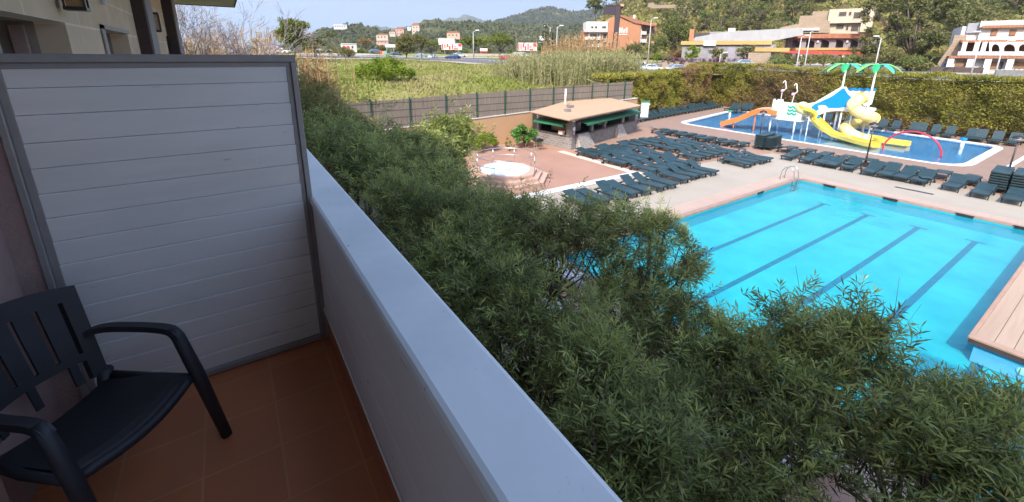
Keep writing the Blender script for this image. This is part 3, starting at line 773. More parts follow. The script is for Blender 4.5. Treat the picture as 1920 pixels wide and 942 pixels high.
# ================================================================== whirlpool
wp = thing('whirlpool', 'raised round white whirlpool on stepped pink tiled base', 'whirlpool', (12.95, 20.2, 0.004))
def octo(r, z0, z1, mb, n=8, ph=PI/8): mb.prism([(r*math.cos(ph+2*PI*k/n), r*math.sin(ph+2*PI*k/n)) for k in range(n)], z0, z1)
M_STEP = brickmat('step_tile', (0.50, 0.33, 0.26), (0.46, 0.30, 0.23), (0.36, 0.24, 0.2), 0.3, 0.3, 0.01, 0.8, 0.0, bmp=0.2)
for r, z0, z1 in ((2.6, 0, 0.165), (2.25, 0.168, 0.335), (1.9, 0.338, 0.50)):
    b = MB(); octo(r, z0, z1, b); b.build('step', M_STEP, wp)
b = MB(); b.lathe([(1.45, 0.502), (1.45, 0.56), (1.38, 0.58), (1.22, 0.56), (1.2, 0.503)], n=40); b.build('rim', M_WHITE, wp, smooth=False)
b = MB(); b.add([(1.21*math.cos(2*PI*k/40), 1.21*math.sin(2*PI*k/40), 0.548) for k in range(40)], [tuple(range(40))]); b.build('water', mat('pale_tub_water', (0.55, 0.78, 0.82), (0.68, 0.84, 0.87), 1.2, 0.12), wp)
hr = thing('whirlpool_railing', 'steel tube railing bent round the whirlpool', 'railing', (12.95, 20.2, 0.5))
arc = [(1.75*math.cos(a), 1.75*math.sin(a)) for a in np.linspace(rad(-50), rad(250), 28)]
for z, nm in ((0.92, 'top_rail'), (0.5, 'middle_rail')):
    b = MB(); b.tube([(x, y, z) for x, y in arc], 0.024, 8); b.build(nm, M_STEEL, hr, smooth=True)
for k in range(0, 28, 4):
    b = MB(); b.cyl((arc[k][0], arc[k][1], 0), (arc[k][0], arc[k][1], 0.92), 0.02, n=8); b.build('post', M_STEEL, hr, smooth=True)

# ================================================================== retaining wall and reed fence (y = 28.6)
M_OCHRE = mat('ochre_render', (0.426, 0.254, 0.143), (0.385, 0.230, 0.127), 0.6, 0.9, 0.25, dirt=(0.361, 0.213, 0.131), dirt_amt=0.6)
def topz(x): return 2.02+0.036*(x-10)
rw = thing('retaining_wall', 'ochre rendered retaining wall with pale coping below the reed fence', 'wall', (20, 28.7, 0))
a = local(rw)
for i in range(16):
    xa = 2+i*2.0; xb = xa+2.0
    a.add([(xa, 28.6, 0), (xb, 28.6, 0), (xb, 28.9, 0), (xa, 28.9, 0), (xa, 28.6, topz(xa)), (xb, 28.6, topz(xb)), (xb, 28.9, topz(xb)), (xa, 28.9, topz(xa))], [(0, 3, 2, 1), (4, 5, 6, 7), (0, 1, 5, 4), (1, 2, 6, 5), (2, 3, 7, 6), (3, 0, 4, 7)])
a.build('wall', M_OCHRE, rw)
a = local(rw)
a.add([(2, 28.55, topz(2)+.003), (34, 28.55, topz(34)+.003), (34, 28.95, topz(34)+.003), (2, 28.95, topz(2)+.003), (2, 28.55, topz(2)+.07), (34, 28.55, topz(34)+.07), (34, 28.95, topz(34)+.07), (2, 28.95, topz(2)+.07)], [(0, 3, 2, 1), (4, 5, 6, 7), (0, 1, 5, 4), (1, 2, 6, 5), (2, 3, 7, 6), (3, 0, 4, 7)])
a.build('coping', mat('grey_coping', (0.5, 0.47, 0.43), None, 3, 0.85), rw)
def fz(x): return topz(x)+2.0+0.012*(10-x)
def reedmat():
    m, n, l, b = nt('dry_reed_screen'); v = coords(n)
    s = mapping(n, l, v, (38, 1, 0.9)); f = noise(n, l, 1.0, 4, s, 0.6)
    s2 = mapping(n, l, v, (0.6, 1, 0.9)); f2 = noise(n, l, 1.3, 3, s2)
    c = mixcol(n, l, ramp(n, l, f, 0.3, 0.7), (0.075, 0.062, 0.048), (0.29, 0.245, 0.195)); c = mixcol(n, l, ramp(n, l, f2, 0.4, 0.7), c, (0.17, 0.14, 0.12))
    w = n.new('ShaderNodeTexWave'); w.wave_type = 'BANDS'; w.bands_direction = 'Z'; w.inputs['Scale'].default_value = 0.62; w.inputs['Distortion'].default_value = 0.4; l.new(v, w.inputs[0])
    c = mixcol(n, l, ramp(n, l, w.outputs[0], 0.93, 1.0), c, (0.07, 0.055, 0.05))
    l.new(c, b.inputs['Base Color']); b.inputs['Roughness'].default_value = 0.95; bump(n, l, f, 0.8, 0.02, b); return m
M_REED = reedmat(); M_GPOST = mat('green_post', (0.012, 0.065, 0.045), None, 3, 0.5)
fe = thing('reed_fence', 'dry brown reed screen fence on green posts along the terrace', 'fence', (20, 28.75, 2))
a = local(fe); frng = random.Random(5)
xs = np.arange(4.0, 33.3, 0.12)
for i in range(len(xs)-1):
    xa, xb = xs[i], xs[i+1]; j = frng.uniform(-0.035, 0.03); z1 = fz(xa)+j; y = 28.72+frng.uniform(-0.012, 0.012)
    a.box(xa, xb+0.001, y, y+0.05, topz(xa)+0.08, z1)
a.build('reed_screen', M_REED, fe, fixn=False)
for px, py in ((695, 200), (768, 195), (836, 190), (894, 185), (947, 180), (994, 175), (1038, 172), (1075, 168), (1111, 165), (1140, 163), (640, 205), (1172, 161)):
    q = Yp(px, py, 28.66); a = local(fe); a.bbox(q.x-0.04, q.x+0.04, 28.62, 28.70, topz(q.x)+0.072, fz(q.x)+0.12, 0.01); a.build('post', M_GPOST, fe)

# ================================================================== bar
bar = thing('pool_bar', 'stone pool bar with peach tiled roof, green awnings and serving hatches', 'bar', (21.3, 23.9, 0))
A_ = Vector((21.3, 23.9, 0)); B_ = Vector((32.6, 27.25, 0)); L_ = Vector((20.75, 27.6, 0))
M_FIELD = brickmat('grey_field_stone', (0.20, 0.185, 0.18), (0.11, 0.10, 0.10), (0.30, 0.27, 0.25), 0.34, 0.17, 0.016, 0.9, 0.5, plane='XpY', nz=2.5, var=(0.26, 0.24, 0.22), bmp=0.8)
M_ROOFP = brickmat('peach_roof', (0.410, 0.275, 0.176), (0.377, 0.250, 0.156), (0.295, 0.193, 0.123), 0.6, 0.22, 0.012, 0.85, 0.5, bmp=0.2, nz=0.7, var=(0.353, 0.234, 0.152))
M_GREENAW = mat('green_awning_cloth', (0.03, 0.17, 0.085), (0.026, 0.15, 0.075), 2, 0.75)
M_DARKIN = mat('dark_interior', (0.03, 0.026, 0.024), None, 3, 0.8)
M_STEELC = mat('kitchen_steel', (0.4, 0.38, 0.36), (0.3, 0.28, 0.27), 3, 0.35, metal=0.6)
def seg(mb, a, b, t0, t1, z0, z1, d0=0.0, d1=0.25):
    """box along a->b from t0..t1 metres, depth d inward (left of a->b)"""
    u = (b-a).normalized(); n = Vector((-u.y, u.x, 0))
    q = [a+u*t0+n*d0, a+u*t1+n*d0, a+u*t1+n*d1, a+u*t0+n*d1]
    vs = [(p.x, p.y, z0) for p in q]+[(p.x, p.y, z1) for p in q]
    mb.add(vs, [(0, 3, 2, 1), (4, 5, 6, 7), (0, 1, 5, 4), (1, 2, 6, 5), (2, 3, 7, 6), (3, 0, 4, 7)])
LR_ = (B_-A_).length; LL = (L_-A_).length
a = local(bar)
seg(a, A_, B_, 0.5, LR_-0.6, 0, 1.02); seg(a, A_, B_, 0.5, LR_-0.6, 2.12, 2.52)          # counter and header, right face
seg(a, A_, B_, LR_-0.6, LR_, 0, 2.52, 0, 0.6); seg(a, A_, B_, 0.0, 0.5, 0, 2.45, 0, 0.5)
seg(a, L_, A_, 0.25, LL-0.02, 0, 1.02, 0, 0.25); seg(a, L_, A_, 0, 0.25, 0, 2.4, 0, 0.25); seg(a, L_, A_, 0.25, LL-0.02, 2.15, 2.4, 0, 0.25)
a.build('wall', M_FIELD, bar)
for t0, w_ in ((0.7, 1.5), (7.2, 0.9)):
    a = local(bar); u = (B_-A_).normalized(); n = Vector((u.y, -u.x, 0))
    pr = [A_+u*t0, A_+u*(t0+w_), A_+u*(t0+w_+0.9)+n*0.02, A_+u*t0+n*0.02]
    q0, q1 = A_+u*t0-n*0.0, A_+u*(t0+w_)
    vs = [q0+n*0.003, A_+u*(t0+w_+0.7)+n*0.003, q1+n*0.003+Vector((0, 0, 1.1)), q0+n*0.003+Vector((0, 0, 1.1)), q0+n*0.45, A_+u*(t0+w_+0.7)+n*0.45, q1+n*0.2+Vector((0, 0, 1.1)), q0+n*0.2+Vector((0, 0, 1.1))]
    a.add(vs, [(0, 1, 2, 3), (4, 7, 6, 5), (0, 4, 5, 1), (1, 5, 6, 2), (2, 6, 7, 3), (3, 7, 4, 0)]); a.build('buttress', mat('pale_field_stone', (0.40, 0.37, 0.34), (0.22, 0.2, 0.19), 7, 0.9, 0.6), bar)
a = local(bar); seg(a, A_, B_, 0.5, LR_-0.6, 1.023, 1.07, -0.12, 0.35); seg(a, L_, A_, 0.26, LL-0.03, 1.023, 1.07, -0.1, 0.35); a.build('counter_top', mat('counter_wood', (0.14, 0.1, 0.08), None, 4, 0.6), bar)
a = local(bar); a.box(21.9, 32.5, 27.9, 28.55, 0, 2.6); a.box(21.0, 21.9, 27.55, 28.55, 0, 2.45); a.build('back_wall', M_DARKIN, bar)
for t0, t1 in ((3.0, 3.35), (5.2, 5.5), (8.6, 9.0)):
    a = local(bar); seg(a, A_, B_, t0, t1, 1.075, 2.115, 0.02, 0.22); a.build('post', mat('post_paint', (0.3, 0.27, 0.25), None, 4, 0.7), bar)
a = local(bar); seg(a, A_, B_, 1.2, 2.8, 1.075, 1.75, 0.9, 1.4); seg(a, A_, B_, 5.8, 7.6, 1.075, 1.55, 1.0, 1.5); seg(a, L_, A_, 0.8, 2.4, 1.075, 1.5, 0.9, 1.4); a.build('back_fittings', M_STEELC, bar)
for (a0, b0, t0, t1, o) in ((A_, B_, 0.9, LR_-1.0, 0.75), (L_, A_, 0.35, LL-0.25, 0.75)):
    u = (b0-a0).normalized(); n = Vector((u.y, -u.x, 0)); a = local(bar)
    p0 = a0+u*t0; p1 = a0+u*t1
    vs = [p0+Vector((0, 0, 2.14)), p1+Vector((0, 0, 2.14)), p1+n*o+Vector((0, 0, 1.98)), p0+n*o+Vector((0, 0, 1.98))]
    vs2 = [v-Vector((0, 0, 0.03)) for v in vs]
    a.add(vs+vs2, [(0, 1, 2, 3), (7, 6, 5, 4), (0, 4, 5, 1), (1, 5, 6, 2), (2, 6, 7, 3), (3, 7, 4, 0)])
    q0, q1 = p0+n*(o+.002), p1+n*(o+.002)
    a.add([q0+Vector((0, 0, 1.975)), q1+Vector((0, 0, 1.975)), q1+Vector((0, 0, 1.83)), q0+Vector((0, 0, 1.83))], [(0, 1, 2, 3)])
    a.build('awning', M_GREENAW, bar)
# roof, two shallow planes with a thick fascia
Rn = [tuple(P(1067, 227, 2.47)), tuple(P(1204, 199, 2.66)), tuple(P(1145, 185.5, 3.05)), tuple(P(1068, 189.5, 3.05)), tuple(P(994, 211, 2.66))]
for nm, dz0, dz1, mt, ins in (('roof', 0.0, 0.07, M_ROOFP, 0.0), ('soffit', -0.06, -0.003, mat('beam_wood', (0.42, 0.25, 0.14), None, 4, 0.8), 0.15)):
    a = local(bar); cx = sum(p[0] for p in Rn)/5; cy = sum(p[1] for p in Rn)/5
    R2 = [((p[0]-cx)*(1-ins*0.1)+cx, (p[1]-cy)*(1-ins*0.1)+cy, p[2]) for p in Rn]
    vs = [(x, y, z+dz1) for x, y, z in R2]+[(x, y, z+dz0) for x, y, z in R2]
    tf = [(0, 1, 2), (0, 2, 3), (0, 3, 4)]
    a.add(vs, tf+[tuple(i+5 for i in reversed(f)) for f in tf]+[(i, (i+1) % 5, (i+1) % 5+5, i+5) for i in range(5)])
    a.build(nm, mt, bar)
def roofz(x, y): return 2.62+0.115*(y-23.6)
a = local(bar); q = Yp(1060, 190, 27.0); a.cyl((q.x, 27.0, 2.8), (q.x, 27.0, Yp(1061, 167, 27.0).z), 0.07, n=12); a.build('flue', M_WHITE, bar, smooth=True)
a = local(bar); q = Yp(1064, 206, 25.2); a.box(q.x-0.2, q.x+0.2, 25.0, 25.4, 2.6, 2.98); a.build('roof_vent', M_STEELC, bar)
a = local(bar); q = Yp(1068, 198, 26.5); a.box(q.x-0.25, q.x+0.3, 26.3, 26.6, 2.9, 3.05); a.build('roof_hatch', mat('grey_hatch', (0.2, 0.18, 0.17), None, 4, 0.7), bar)
for (x, y, z) in ((20.95, 23.5, 2.36), (25.8, 24.75, 2.45), (32.9, 26.4, 2.6)):
    a = local(bar); a.lathe([(0.03, 0), (0.11, 0.02), (0.13, 0.12), (0.04, 0.15)], (x, y-0.12, z-0.1), 10); a.build('floodlight', M_WHITE, bar)
pz = thing('notice', 'small white and red notice on the stone corner pillar of the bar', 'notice', (21.55, 23.95, 1.6))
a = MB(); a.lathe([(0.01, 0), (0.16, 0), (0.16, 0.012), (0.01, 0.012)], n=20); o = a.build('board', M_WHITE, pz); o.rotation_euler = (PI/2, 0, rad(16)); o.location = (0, -0.015, 0)
a = MB(); a.box(-0.1, 0.1, 0, 0.01, -0.42, -0.2); o = a.build('lower_board', mat('pink_notice', (0.7, 0.35, 0.35), None, 3, 0.6), pz); o.rotation_euler = (0, 0, rad(16)); o.location = (0, -0.02, 0)
a = MB(); a.bbox(-0.2, 0.2, -0.2, 0.2, 0, 0.30, 0.02); o = a.build('drinks_box', mat('cream_plastic', (0.7, 0.64, 0.55), None, 3, 0.5)); o.location = (21.15, 24.9, 1.075); tag(o, 'cream and red drinks box standing on the left end counter of the bar', 'box')
a = MB(); a.bbox(-0.21, 0.21, -0.21, 0.21, 0.303, 0.38, 0.02); r_ = a.build('lid', mat('red_plastic', (0.6, 0.05, 0.04), None, 3, 0.5), o)
# banner right of the bar
q = P(1207, 226, 0); bn = thing('banner', 'tall white information banner with green top edge behind the bar', 'banner', (q.x, q.y, 0.0), rad(-30))
a = MB(); a.box(-0.42, 0.42, -0.02, 0.02, 0.25, 1.95); a.build('panel', mat('banner_print', (0.74, 0.75, 0.78), (0.60, 0.62, 0.68), 6, 0.6), bn)
a = MB(); a.box(-0.42, 0.42, -0.025, 0.025, 1.953, 2.2); a.build('header', M_GREENAW, bn)
for s in (-1, 1): a = MB(); a.box(s*0.45-0.025, s*0.45+0.025, -0.03, 0.03, 0, 2.2); a.build('leg', M_STEEL, bn)
q = P(1009, 283, 0); br = thing('serving_trolley', 'small dark trolley with thin legs by the left end of the bar', 'trolley', (q.x, q.y, 0.004))
a = MB(); a.bbox(-0.35, 0.35, -0.2, 0.2, 0.72, 0.9, 0.03); a.build('tray', M_BLACK, br)
for sx in (-1, 1):
    for sy in (-1, 1): a = MB(); a.cyl((sx*0.3, sy*0.16, 0), (sx*0.25, sy*0.14, 0.72), 0.018, n=6); a.build('leg', M_STEELC, br)

# ================================================================== splash pool play structure
M_PWHITE = mat('play_white', (0.689, 0.681, 0.656), (0.640, 0.631, 0.615), 1.5, 0.4)
M_YEL = mat('slide_yellow', (0.672, 0.492, 0.082), (0.640, 0.443, 0.057), 0.8, 0.28, coat=0.3)
M_YELL = mat('pale_slide_yellow', (0.705, 0.607, 0.295), (0.689, 0.574, 0.230), 0.8, 0.25, coat=0.3)
M_BLUE = mat('play_blue', (0.000, 0.221, 0.541), (0.000, 0.205, 0.508), 1, 0.45)
M_ORA = mat('slide_orange', (0.590, 0.164, 0.037), (0.541, 0.139, 0.033), 1, 0.35)
M_SALM = mat('slide_bed_salmon', (0.590, 0.328, 0.271), (0.558, 0.295, 0.246), 1, 0.3)
M_PGRN = mat('palm_green', (0.016, 0.312, 0.115), None, 2, 0.5); M_PLGR = mat('palm_light_green', (0.164, 0.451, 0.115), None, 2, 0.5); M_PAQ = mat('palm_aqua', (0.041, 0.369, 0.287), None, 2, 0.5)
WL = -0.25
tw = thing('play_tower', 'white square play tower with green waves standing on white legs in the splash pool', 'play tower', (44.5, 19.3, WL))
TX0, TX1 = 44.5, 46.3
yL = X(1440, 245, TX0).y; yR = X(1489, 245, TX0).y
zb = X(1470, 226, TX0).z; zt1 = X(1453, 188, TX0).z; zt2 = X(1485, 196, TX0).z
ym = X(1467, 200, TX0).y; yE = X(1504, 210, TX0).y
for (x, y) in ((TX0+.1, yL-.06), (TX0+.1, yR+.1), (TX1-.1, yL-.06), (TX1-.1, yR+.1)):
    a = local(tw); a.cyl((x, y, WL), (x, y, zb+0.05), 0.075, n=12); a.build('leg', M_PWHITE, tw, smooth=True)
a = local(tw); a.bbox(TX0, TX0+0.09, ym+.002, yL, zb, zt1, 0.02); a.bbox(TX0, TX0+0.09, yE, ym, zb+.01, zt2, 0.02)
a.box(TX0+.095, TX1, yL-0.08, yL, zb, zt2); a.box(TX1-0.08, TX1, yE, yL-.09, zb, zt2); a.build('panel', M_PWHITE, tw)
for k in range(3): y0 = yL-0.05-k*0.36; a = local(tw); a.box(TX0, TX0+.09, y0-0.16, y0, zt1+.003, zt1+0.12); a.build('battlement', M_PWHITE, tw)
for k in range(4): y0 = ym-0.15-k*0.36; a = local(tw); a.box(TX0, TX0+.09, y0-0.18, y0, zt2+.003, zt2+0.12); a.build('battlement', M_PWHITE, tw)
a = local(tw); a.box(TX0+.1, TX1-.09, yE+.02, yL-.09, zb, zb+0.08); a.build('platform', M_PWHITE, tw)
for k in range(3):
    yc = X(1486, 205, TX0).y; zc = X(1486, 201.5+k*6.3, TX0).z; pts_ = [Vector((TX0-0.02, yc+0.42-0.84*t, zc+0.07*math.sin(t*4*PI+PI/2))) for t in np.linspace(0, 1, 17)]
    a = local(tw); sweep(a, pts_, [(-0.015, -0.075), (-0.015, 0.075), (0.015, 0.075), (0.015, -0.075), (-0.015, -0.075)]); a.build('wave', mat('wave_green', (0.0, 0.36, 0.22), None, 2, 0.5), tw)
for (px, py0, py1, lb, fl) in ((1464, 188, 150, 'pink and white flamingo figure standing on the left of the play tower', 1), (1484, 196, 155, 'pink and white flamingo figure leaning on the right of the play tower', -1)):
    b0 = X(px, py0, TX0+.2); hh = X(px, py1, TX0+.2).z-b0.z; fg = thing('flamingo_figure', lb, 'figure', (b0.x, b0.y, b0.z-0.02))
    a = MB(); a.cyl((0, 0, 0), (0, -0.05*(2 if fl < 0 else 0), hh*0.45), 0.035, n=8); a.build('leg', M_PWHITE, fg)
    a = MB(); a.tube(catmull([(0, 0.08, hh*.42), (0, 0.0, hh*.48), (0, -0.15, hh*.5)], 4), [0.06, 0.1, 0.13, 0.14, 0.15, 0.14, 0.12, 0.09, 0.05], 10); a.build('body', mat('figure_pink', (0.75, 0.38, 0.55), None, 3, 0.5), fg, smooth=True)
    a = MB(); a.tube(catmull([(0, -0.12, hh*.5), (0, -0.3, hh*.62), (0, -0.22, hh*.78), (0, -0.16, hh*.93), (0, -0.05, hh*.96), (0, 0.05, hh*.86)], 5), 0.045, 8); a.build('neck', M_PWHITE, fg, smooth=True)
def polyx(name, par, pts, x, th, m):
    a = local(par); v = [X(px, py, x) for px, py in pts]; a.prism([(p.y, p.z) for p in v], x, x+th, 'x'); return a.build(name, m, par)
rm = thing('play_ramp', 'white climbing ramp with bright blue cloth rising from tower to palm posts', 'play ramp', (46, 16.5, WL))
polyx('side_panel', rm, [(1505, 196), (1528, 192), (1577, 163), (1586, 163), (1594, 176), (1606, 188), (1590, 203), (1590, 210), (1568, 208), (1549, 210), (1536, 216), (1529, 220), (1520, 212), (1508, 222)], 46.0, 0.10, M_PWHITE)
polyx('cloth', rm, [(1521, 202), (1527, 196), (1560, 181), (1580, 166), (1583, 166), (1590, 177), (1600, 186), (1588, 193), (1586, 201), (1572, 203), (1553, 203), (1548, 198), (1541, 197), (1533, 199), (1536, 205), (1529, 210), (1522, 212)], 45.985, 0.012, M_BLUE)
polyx('cloth', rm, [(1530, 219), (1535, 215), (1543, 226), (1541, 231)], 45.8, 0.05, M_BLUE)
polyx('upper_panel', rm, [(1588, 170), (1641, 171), (1634, 196), (1622, 200), (1606, 188), (1596, 180)], 46.6, 0.10, M_PWHITE)
polyx('deck', rm, [(1548, 206), (1600, 200), (1630, 205), (1630, 210), (1600, 206), (1548, 212)], 46.15, 1.6, M_PWHITE)
wv = []
for i, px in enumerate(np.linspace(1586, 1642, 29)): q = X(px, 167.5+(px-1586)*0.02, 46.57); wv.append(q+Vector((0, 0, 0.06*math.sin(i*PI/3))))
a = local(rm); sweep(a, wv, [(-0.015, -0.09), (-0.015, 0.09), (0.015, 0.09), (0.015, -0.09), (-0.015, -0.09)]); a.build('wavy_trim', M_BLUE, rm)
for px, pyb, x in ((1543, 231, 46.05), (1570, 250, 46.05), (1590, 240, 47.6), (1545, 228, 47.6)):
    q = X(px, pyb, x); a = local(rm); a.cyl((x, q.y, WL), (x, q.y, X(px, 211, x).z), 0.06, n=10); a.build('leg', M_PWHITE, rm, smooth=True)
def play_palm(px_t, py_t, x, label):
    tp_ = X(px_t, py_t, x); t = thing('palm_figure', label, 'palm figure', (x, tp_.y, WL)); h = tp_.z-WL
    a = MB(); a.cyl((0, 0, 0), (0, 0, h), 0.085, 0.07, 12); a.build('pole', M_PWHITE, t, smooth=True)
    for k in range(8):
        an = 2*PI*k/8+0.25; dr_ = Vector((math.cos(an), math.sin(an), 0)); sd_ = Vector((-dr_.y, dr_.x, 0)); a = MB(); pts_ = []
        prof = [(0, 0.0, 0.06), (0.35, 0.12, 0.17), (0.8, 0.10, 0.24), (1.25, -0.12, 0.25), (1.6, -0.42, 0.16), (1.72, -0.58, 0.04)]
        vs = []
        for d, z, w_ in prof:
            for sgn, dz in ((-1, -0.05), (0, 0.03), (1, -0.05), (0, -0.03)): vs.append(dr_*d+sd_*(w_*sgn)+Vector((0, 0, h+z+dz)))
        m_ = len(prof); a.add(vs, [(i*4+j, i*4+(j+1) % 4, (i+1)*4+(j+1) % 4, (i+1)*4+j) for i in range(m_-1) for j in range(4)]+[(0, 1, 2, 3), tuple((m_-1)*4+j for j in (3, 2, 1, 0))])
        a.build('frond', (M_PLGR, M_PGRN, M_PAQ)[k % 3], t)
    a = MB(); a.lathe([(0.02, h-0.08), (0.16, h-0.05), (0.16, h+0.08), (0.03, h+0.16)], n=12); a.build('hub', M_PWHITE, t)
play_palm(1588, 122, 46.45, 'white post topped with green plastic palm fronds, left of the two over the slides')
play_palm(1645, 123, 46.45, 'white post topped with green plastic palm fronds, right of the two over the slides')
# open yellow chute
sl = thing('open_slide', 'yellow open chute slide running from the white tower down into the splash pool', 'slide', (44.6, 17, WL))
c0 = catmull([X(1499, 203, 45.0), X(1512, 208, 44.7), P(1525, 224, 1.35), P(1545, 244, 0.62), P(1562, 255, 0.22), P(1585, 262, 0.10), P(1612, 270, 0.04), P(1641, 277, 0.02)], 6)
U = [(-0.50, 0.34), (-0.46, 0.36), (-0.42, 0.10), (-0.3, 0.0), (0.3, 0.0), (0.42, 0.10), (0.46, 0.36), (0.50, 0.34), (0.46, 0.02), (0.3, -0.06), (-0.3, -0.06), (-0.46, 0.02), (-0.50, 0.34)]
a = local(sl); sweep(a, c0, U); a.build('chute', M_YEL, sl)
a = local(sl); a.tube([X(1497, 203, 45.2), X(1504, 203, 44.9), X(1513, 206, 44.7)], [0.45, 0.62, 0.52], 16); a.build('entry_hood', M_YELL, sl, smooth=True)
for i in (9, 16):
    q = c0[i]; a = local(sl); a.cyl((q.x, q.y, WL), (q.x, q.y, q.z-0.05), 0.05, n=8); a.build('support', M_PWHITE, sl)
# spiral tube
sp = thing('tube_slide', 'pale yellow spiral tube slide coiling down beside the palm posts', 'slide', (46, 13.5, WL))
tp_ = catmull([X(1633, 180, 47.0), X(1615, 184, 46.6), X(1600, 196, 45.9), X(1606, 207, 45.3), X(1624, 216, 45.2), X(1636, 222, 45.9), X(1630, 229, 46.9), X(1610, 231, 47.2), X(1592, 236, 46.6), X(1586, 243, 45.7), X(1597, 253, 45.0), X(1612, 260, 44.9), X(1621, 262, 45.2)], 6)
a = local(sp); a.tube(tp_, 0.50, 16); a.build('tube', M_YELL, sp, smooth=True)
for i in range(6, len(tp_)-1, 12):
    a = local(sp); d_ = (tp_[i+1]-tp_[i]).normalized()*0.05; a.tube([tp_[i]-d_, tp_[i]+d_], 0.535, 16); a.build('joint_ring', M_YEL, sp, smooth=False)
a = local(sp); c1 = catmull([P(1616, 260, 0.12), P(1640, 263, 0.08), P(1655, 267, 0.03), P(1675, 270, 0.02), P(1702, 274, 0.02)], 5); sweep(a, c1, U); a.build('runout', M_YEL, sp)
for q in (tp_[14], tp_[34]):
    a = local(sp); a.cyl((q.x, q.y, WL), (q.x, q.y, q.z-0.5), 0.06, n=8); a.build('support', M_PWHITE, sp)
# wide orange slide
og = thing('wide_slide', 'wide orange and salmon slide dropping left from the tower', 'slide', (44, 22.5, WL))
c2 = catmull([Vector((44.9, 20.2, X(1440, 212, 44.9).z)), Vector((44.5, 21.8, 1.55)), Vector((44.0, 23.6, 0.5)), Vector((43.7, 24.9, -0.05))], 6)
a = local(og); sweep(a, c2, [(-1.0, -0.06), (-1.0, 0.0), (1.0, 0.0), (1.0, -0.06), (-1.0, -0.06)]); a.build('bed', M_SALM, og)
for s in (-1, 1): a = local(og); sweep(a, c2, [(s*1.0+s*.003, -0.06), (s*1.0+s*.003, 0.42), (s*1.06, 0.42), (s*1.06, -0.06), (s*1.0+s*.003, -0.06)]); a.build('side_wall', M_ORA if s < 0 else M_SALM, og)
for i in (6, 12): a = local(og); q = c2[i]; a.cyl((q.x-0.8, q.y, WL), (q.x-0.8, q.y, q.z-0.05), 0.06, n=8); a.build('support', M_ORA, og)
# arch, posts
ar = MB(); y0, y1 = P(1657, 274, 0).y, P(1768, 289, 0).y; hA = X(1715, 247.5, 43.95).z-WL; yc = (y0+y1)/2
ar.tube([(0, (y0-yc)*math.cos(t), hA*math.sin(t)) for t in np.linspace(0, PI, 33)], 0.062, 10)
o = ar.build('water_arch', mat('arch_red', (0.62, 0.02, 0.05), None, 2, 0.35), None, smooth=True); o.location = (43.95, yc, WL); tag(o, 'thin red arch hoop standing in the splash pool', 'arch')
for (px, pb, pt, m_, lb) in ((1803, 276, 258, M_BLUE, 'short white spout post with blue cap at the right of the splash pool'), (1368, 219, 207, M_PGRN, 'short white spout post with green cap at the left end of the splash pool')):
    q = P(px, pb, 0); hh = X(px, pt, q.x).z-WL; t = thing('spout_post', lb, 'post', (q.x, q.y, WL))
    a = MB(); a.cyl((0, 0, 0), (0, 0, hh-0.22), 0.13, 0.11, 12); a.build('post', M_PWHITE, t, smooth=True)
    a = MB(); a.lathe([(0.12, hh-0.218), (0.21, hh-0.18), (0.21, hh-0.03), (0.1, hh)], n=14); a.build('cap', m_, t)
# ================================================================== terrain beyond the terrace
CP = [(5, 29.3, 2.0), (15, 29.3, 2.2), (25, 29.3, 2.6), (33, 30, 2.9), (45, 42, 3.9), (60, 43, 4.2), (66, 38, 4.2), (66, 15, 4.0), (64, 0, 3.9), (64, -30, 3.6), (-20, 30, 1.9), (-20, 60, 3.2), (-10, 100, 6.2), (-60, 60, 3.5), (-60, 140, 7.0)]
for a in ((680, 150, 48), (800, 140, 55), (620, 115, 90), (850, 113, 120), (985, 124, 85), (1220, 133, 95), (1280, 134, 90), (640, 100, 130), (500, 102, 100), (1850, 141, 90), (1350, 122, 108), (1150, 104, 165), (1560, 109, 118), (900, 104, 165), (760, 101, 190), (1040, 104, 170)):
    p = C(*a); CP.append((p.x, p.y, p.z))
CPa = np.array(CP)
def tz(x, y):
    x = np.asarray(x, float); y = np.asarray(y, float)
    d2 = (x[..., None]-CPa[:, 0])**2+(y[..., None]-CPa[:, 1])**2+9.0
    w = d2**-1.6
    return (w*CPa[:, 2]).sum(-1)/w.sum(-1)
def T(px, py, dz=0.0, lo=28.0, hi=420.0):
    d = ray(px, py); h = math.hypot(d[0], d[1]); ts = np.linspace(lo, hi, 1600)/h
    X_, Y_, Z_ = d[0]*ts, d[1]*ts, CAMZ+d[2]*ts
    g = Z_-tz(X_, Y_); i = np.argmax(g < 0)
    if not (g < 0).any(): i = len(ts)-1
    return Vector((X_[i], Y_[i], float(tz(X_[i], Y_[i]))+dz))
def fieldmat():
    m, n, l, b = nt('field_ground'); v = coords(n)
    f1 = noise(n, l, 0.09, 6, v, 0.6, 0.5); f2 = noise(n, l, 0.5, 6, v, 0.65); f3 = noise(n, l, 4.0, 4, v, 0.7)
    c = mixcol(n, l, ramp(n, l, f1, 0.40, 0.60), (0.165, 0.195, 0.033), (0.27, 0.23, 0.10))
    c = mixcol(n, l, ramp(n, l, f2, 0.42, 0.62), c, (0.19, 0.225, 0.04)); c = mixcol(n, l, ramp(n, l, f3, 0.45, 0.7), c, (0.30, 0.255, 0.13))
    l.new(c, b.inputs['Base Color']); b.inputs['Roughness'].default_value = 1.0; b.inputs['Specular IOR Level'].default_value = 0.1
    bump(n, l, f3, 1.0, 0.25, b); return m
M_FIELDG = fieldmat()
def gridax(segs):
    out = []
    for a, b, st in segs: out += list(np.arange(a, b, st))
    out.append(segs[-1][1]); return np.array(out)
gx = gridax([(-400, -60, 20), (-60, -4, 4), (-4, 36, 1.5), (36, 140, 3), (140, 400, 15), (400, 1200, 80)])
gy = gridax([(-300, -30, 20), (-30, 28.9, 3.0), (28.9, 60, 1.5), (60, 150, 3), (150, 400, 15), (400, 1600, 90)])
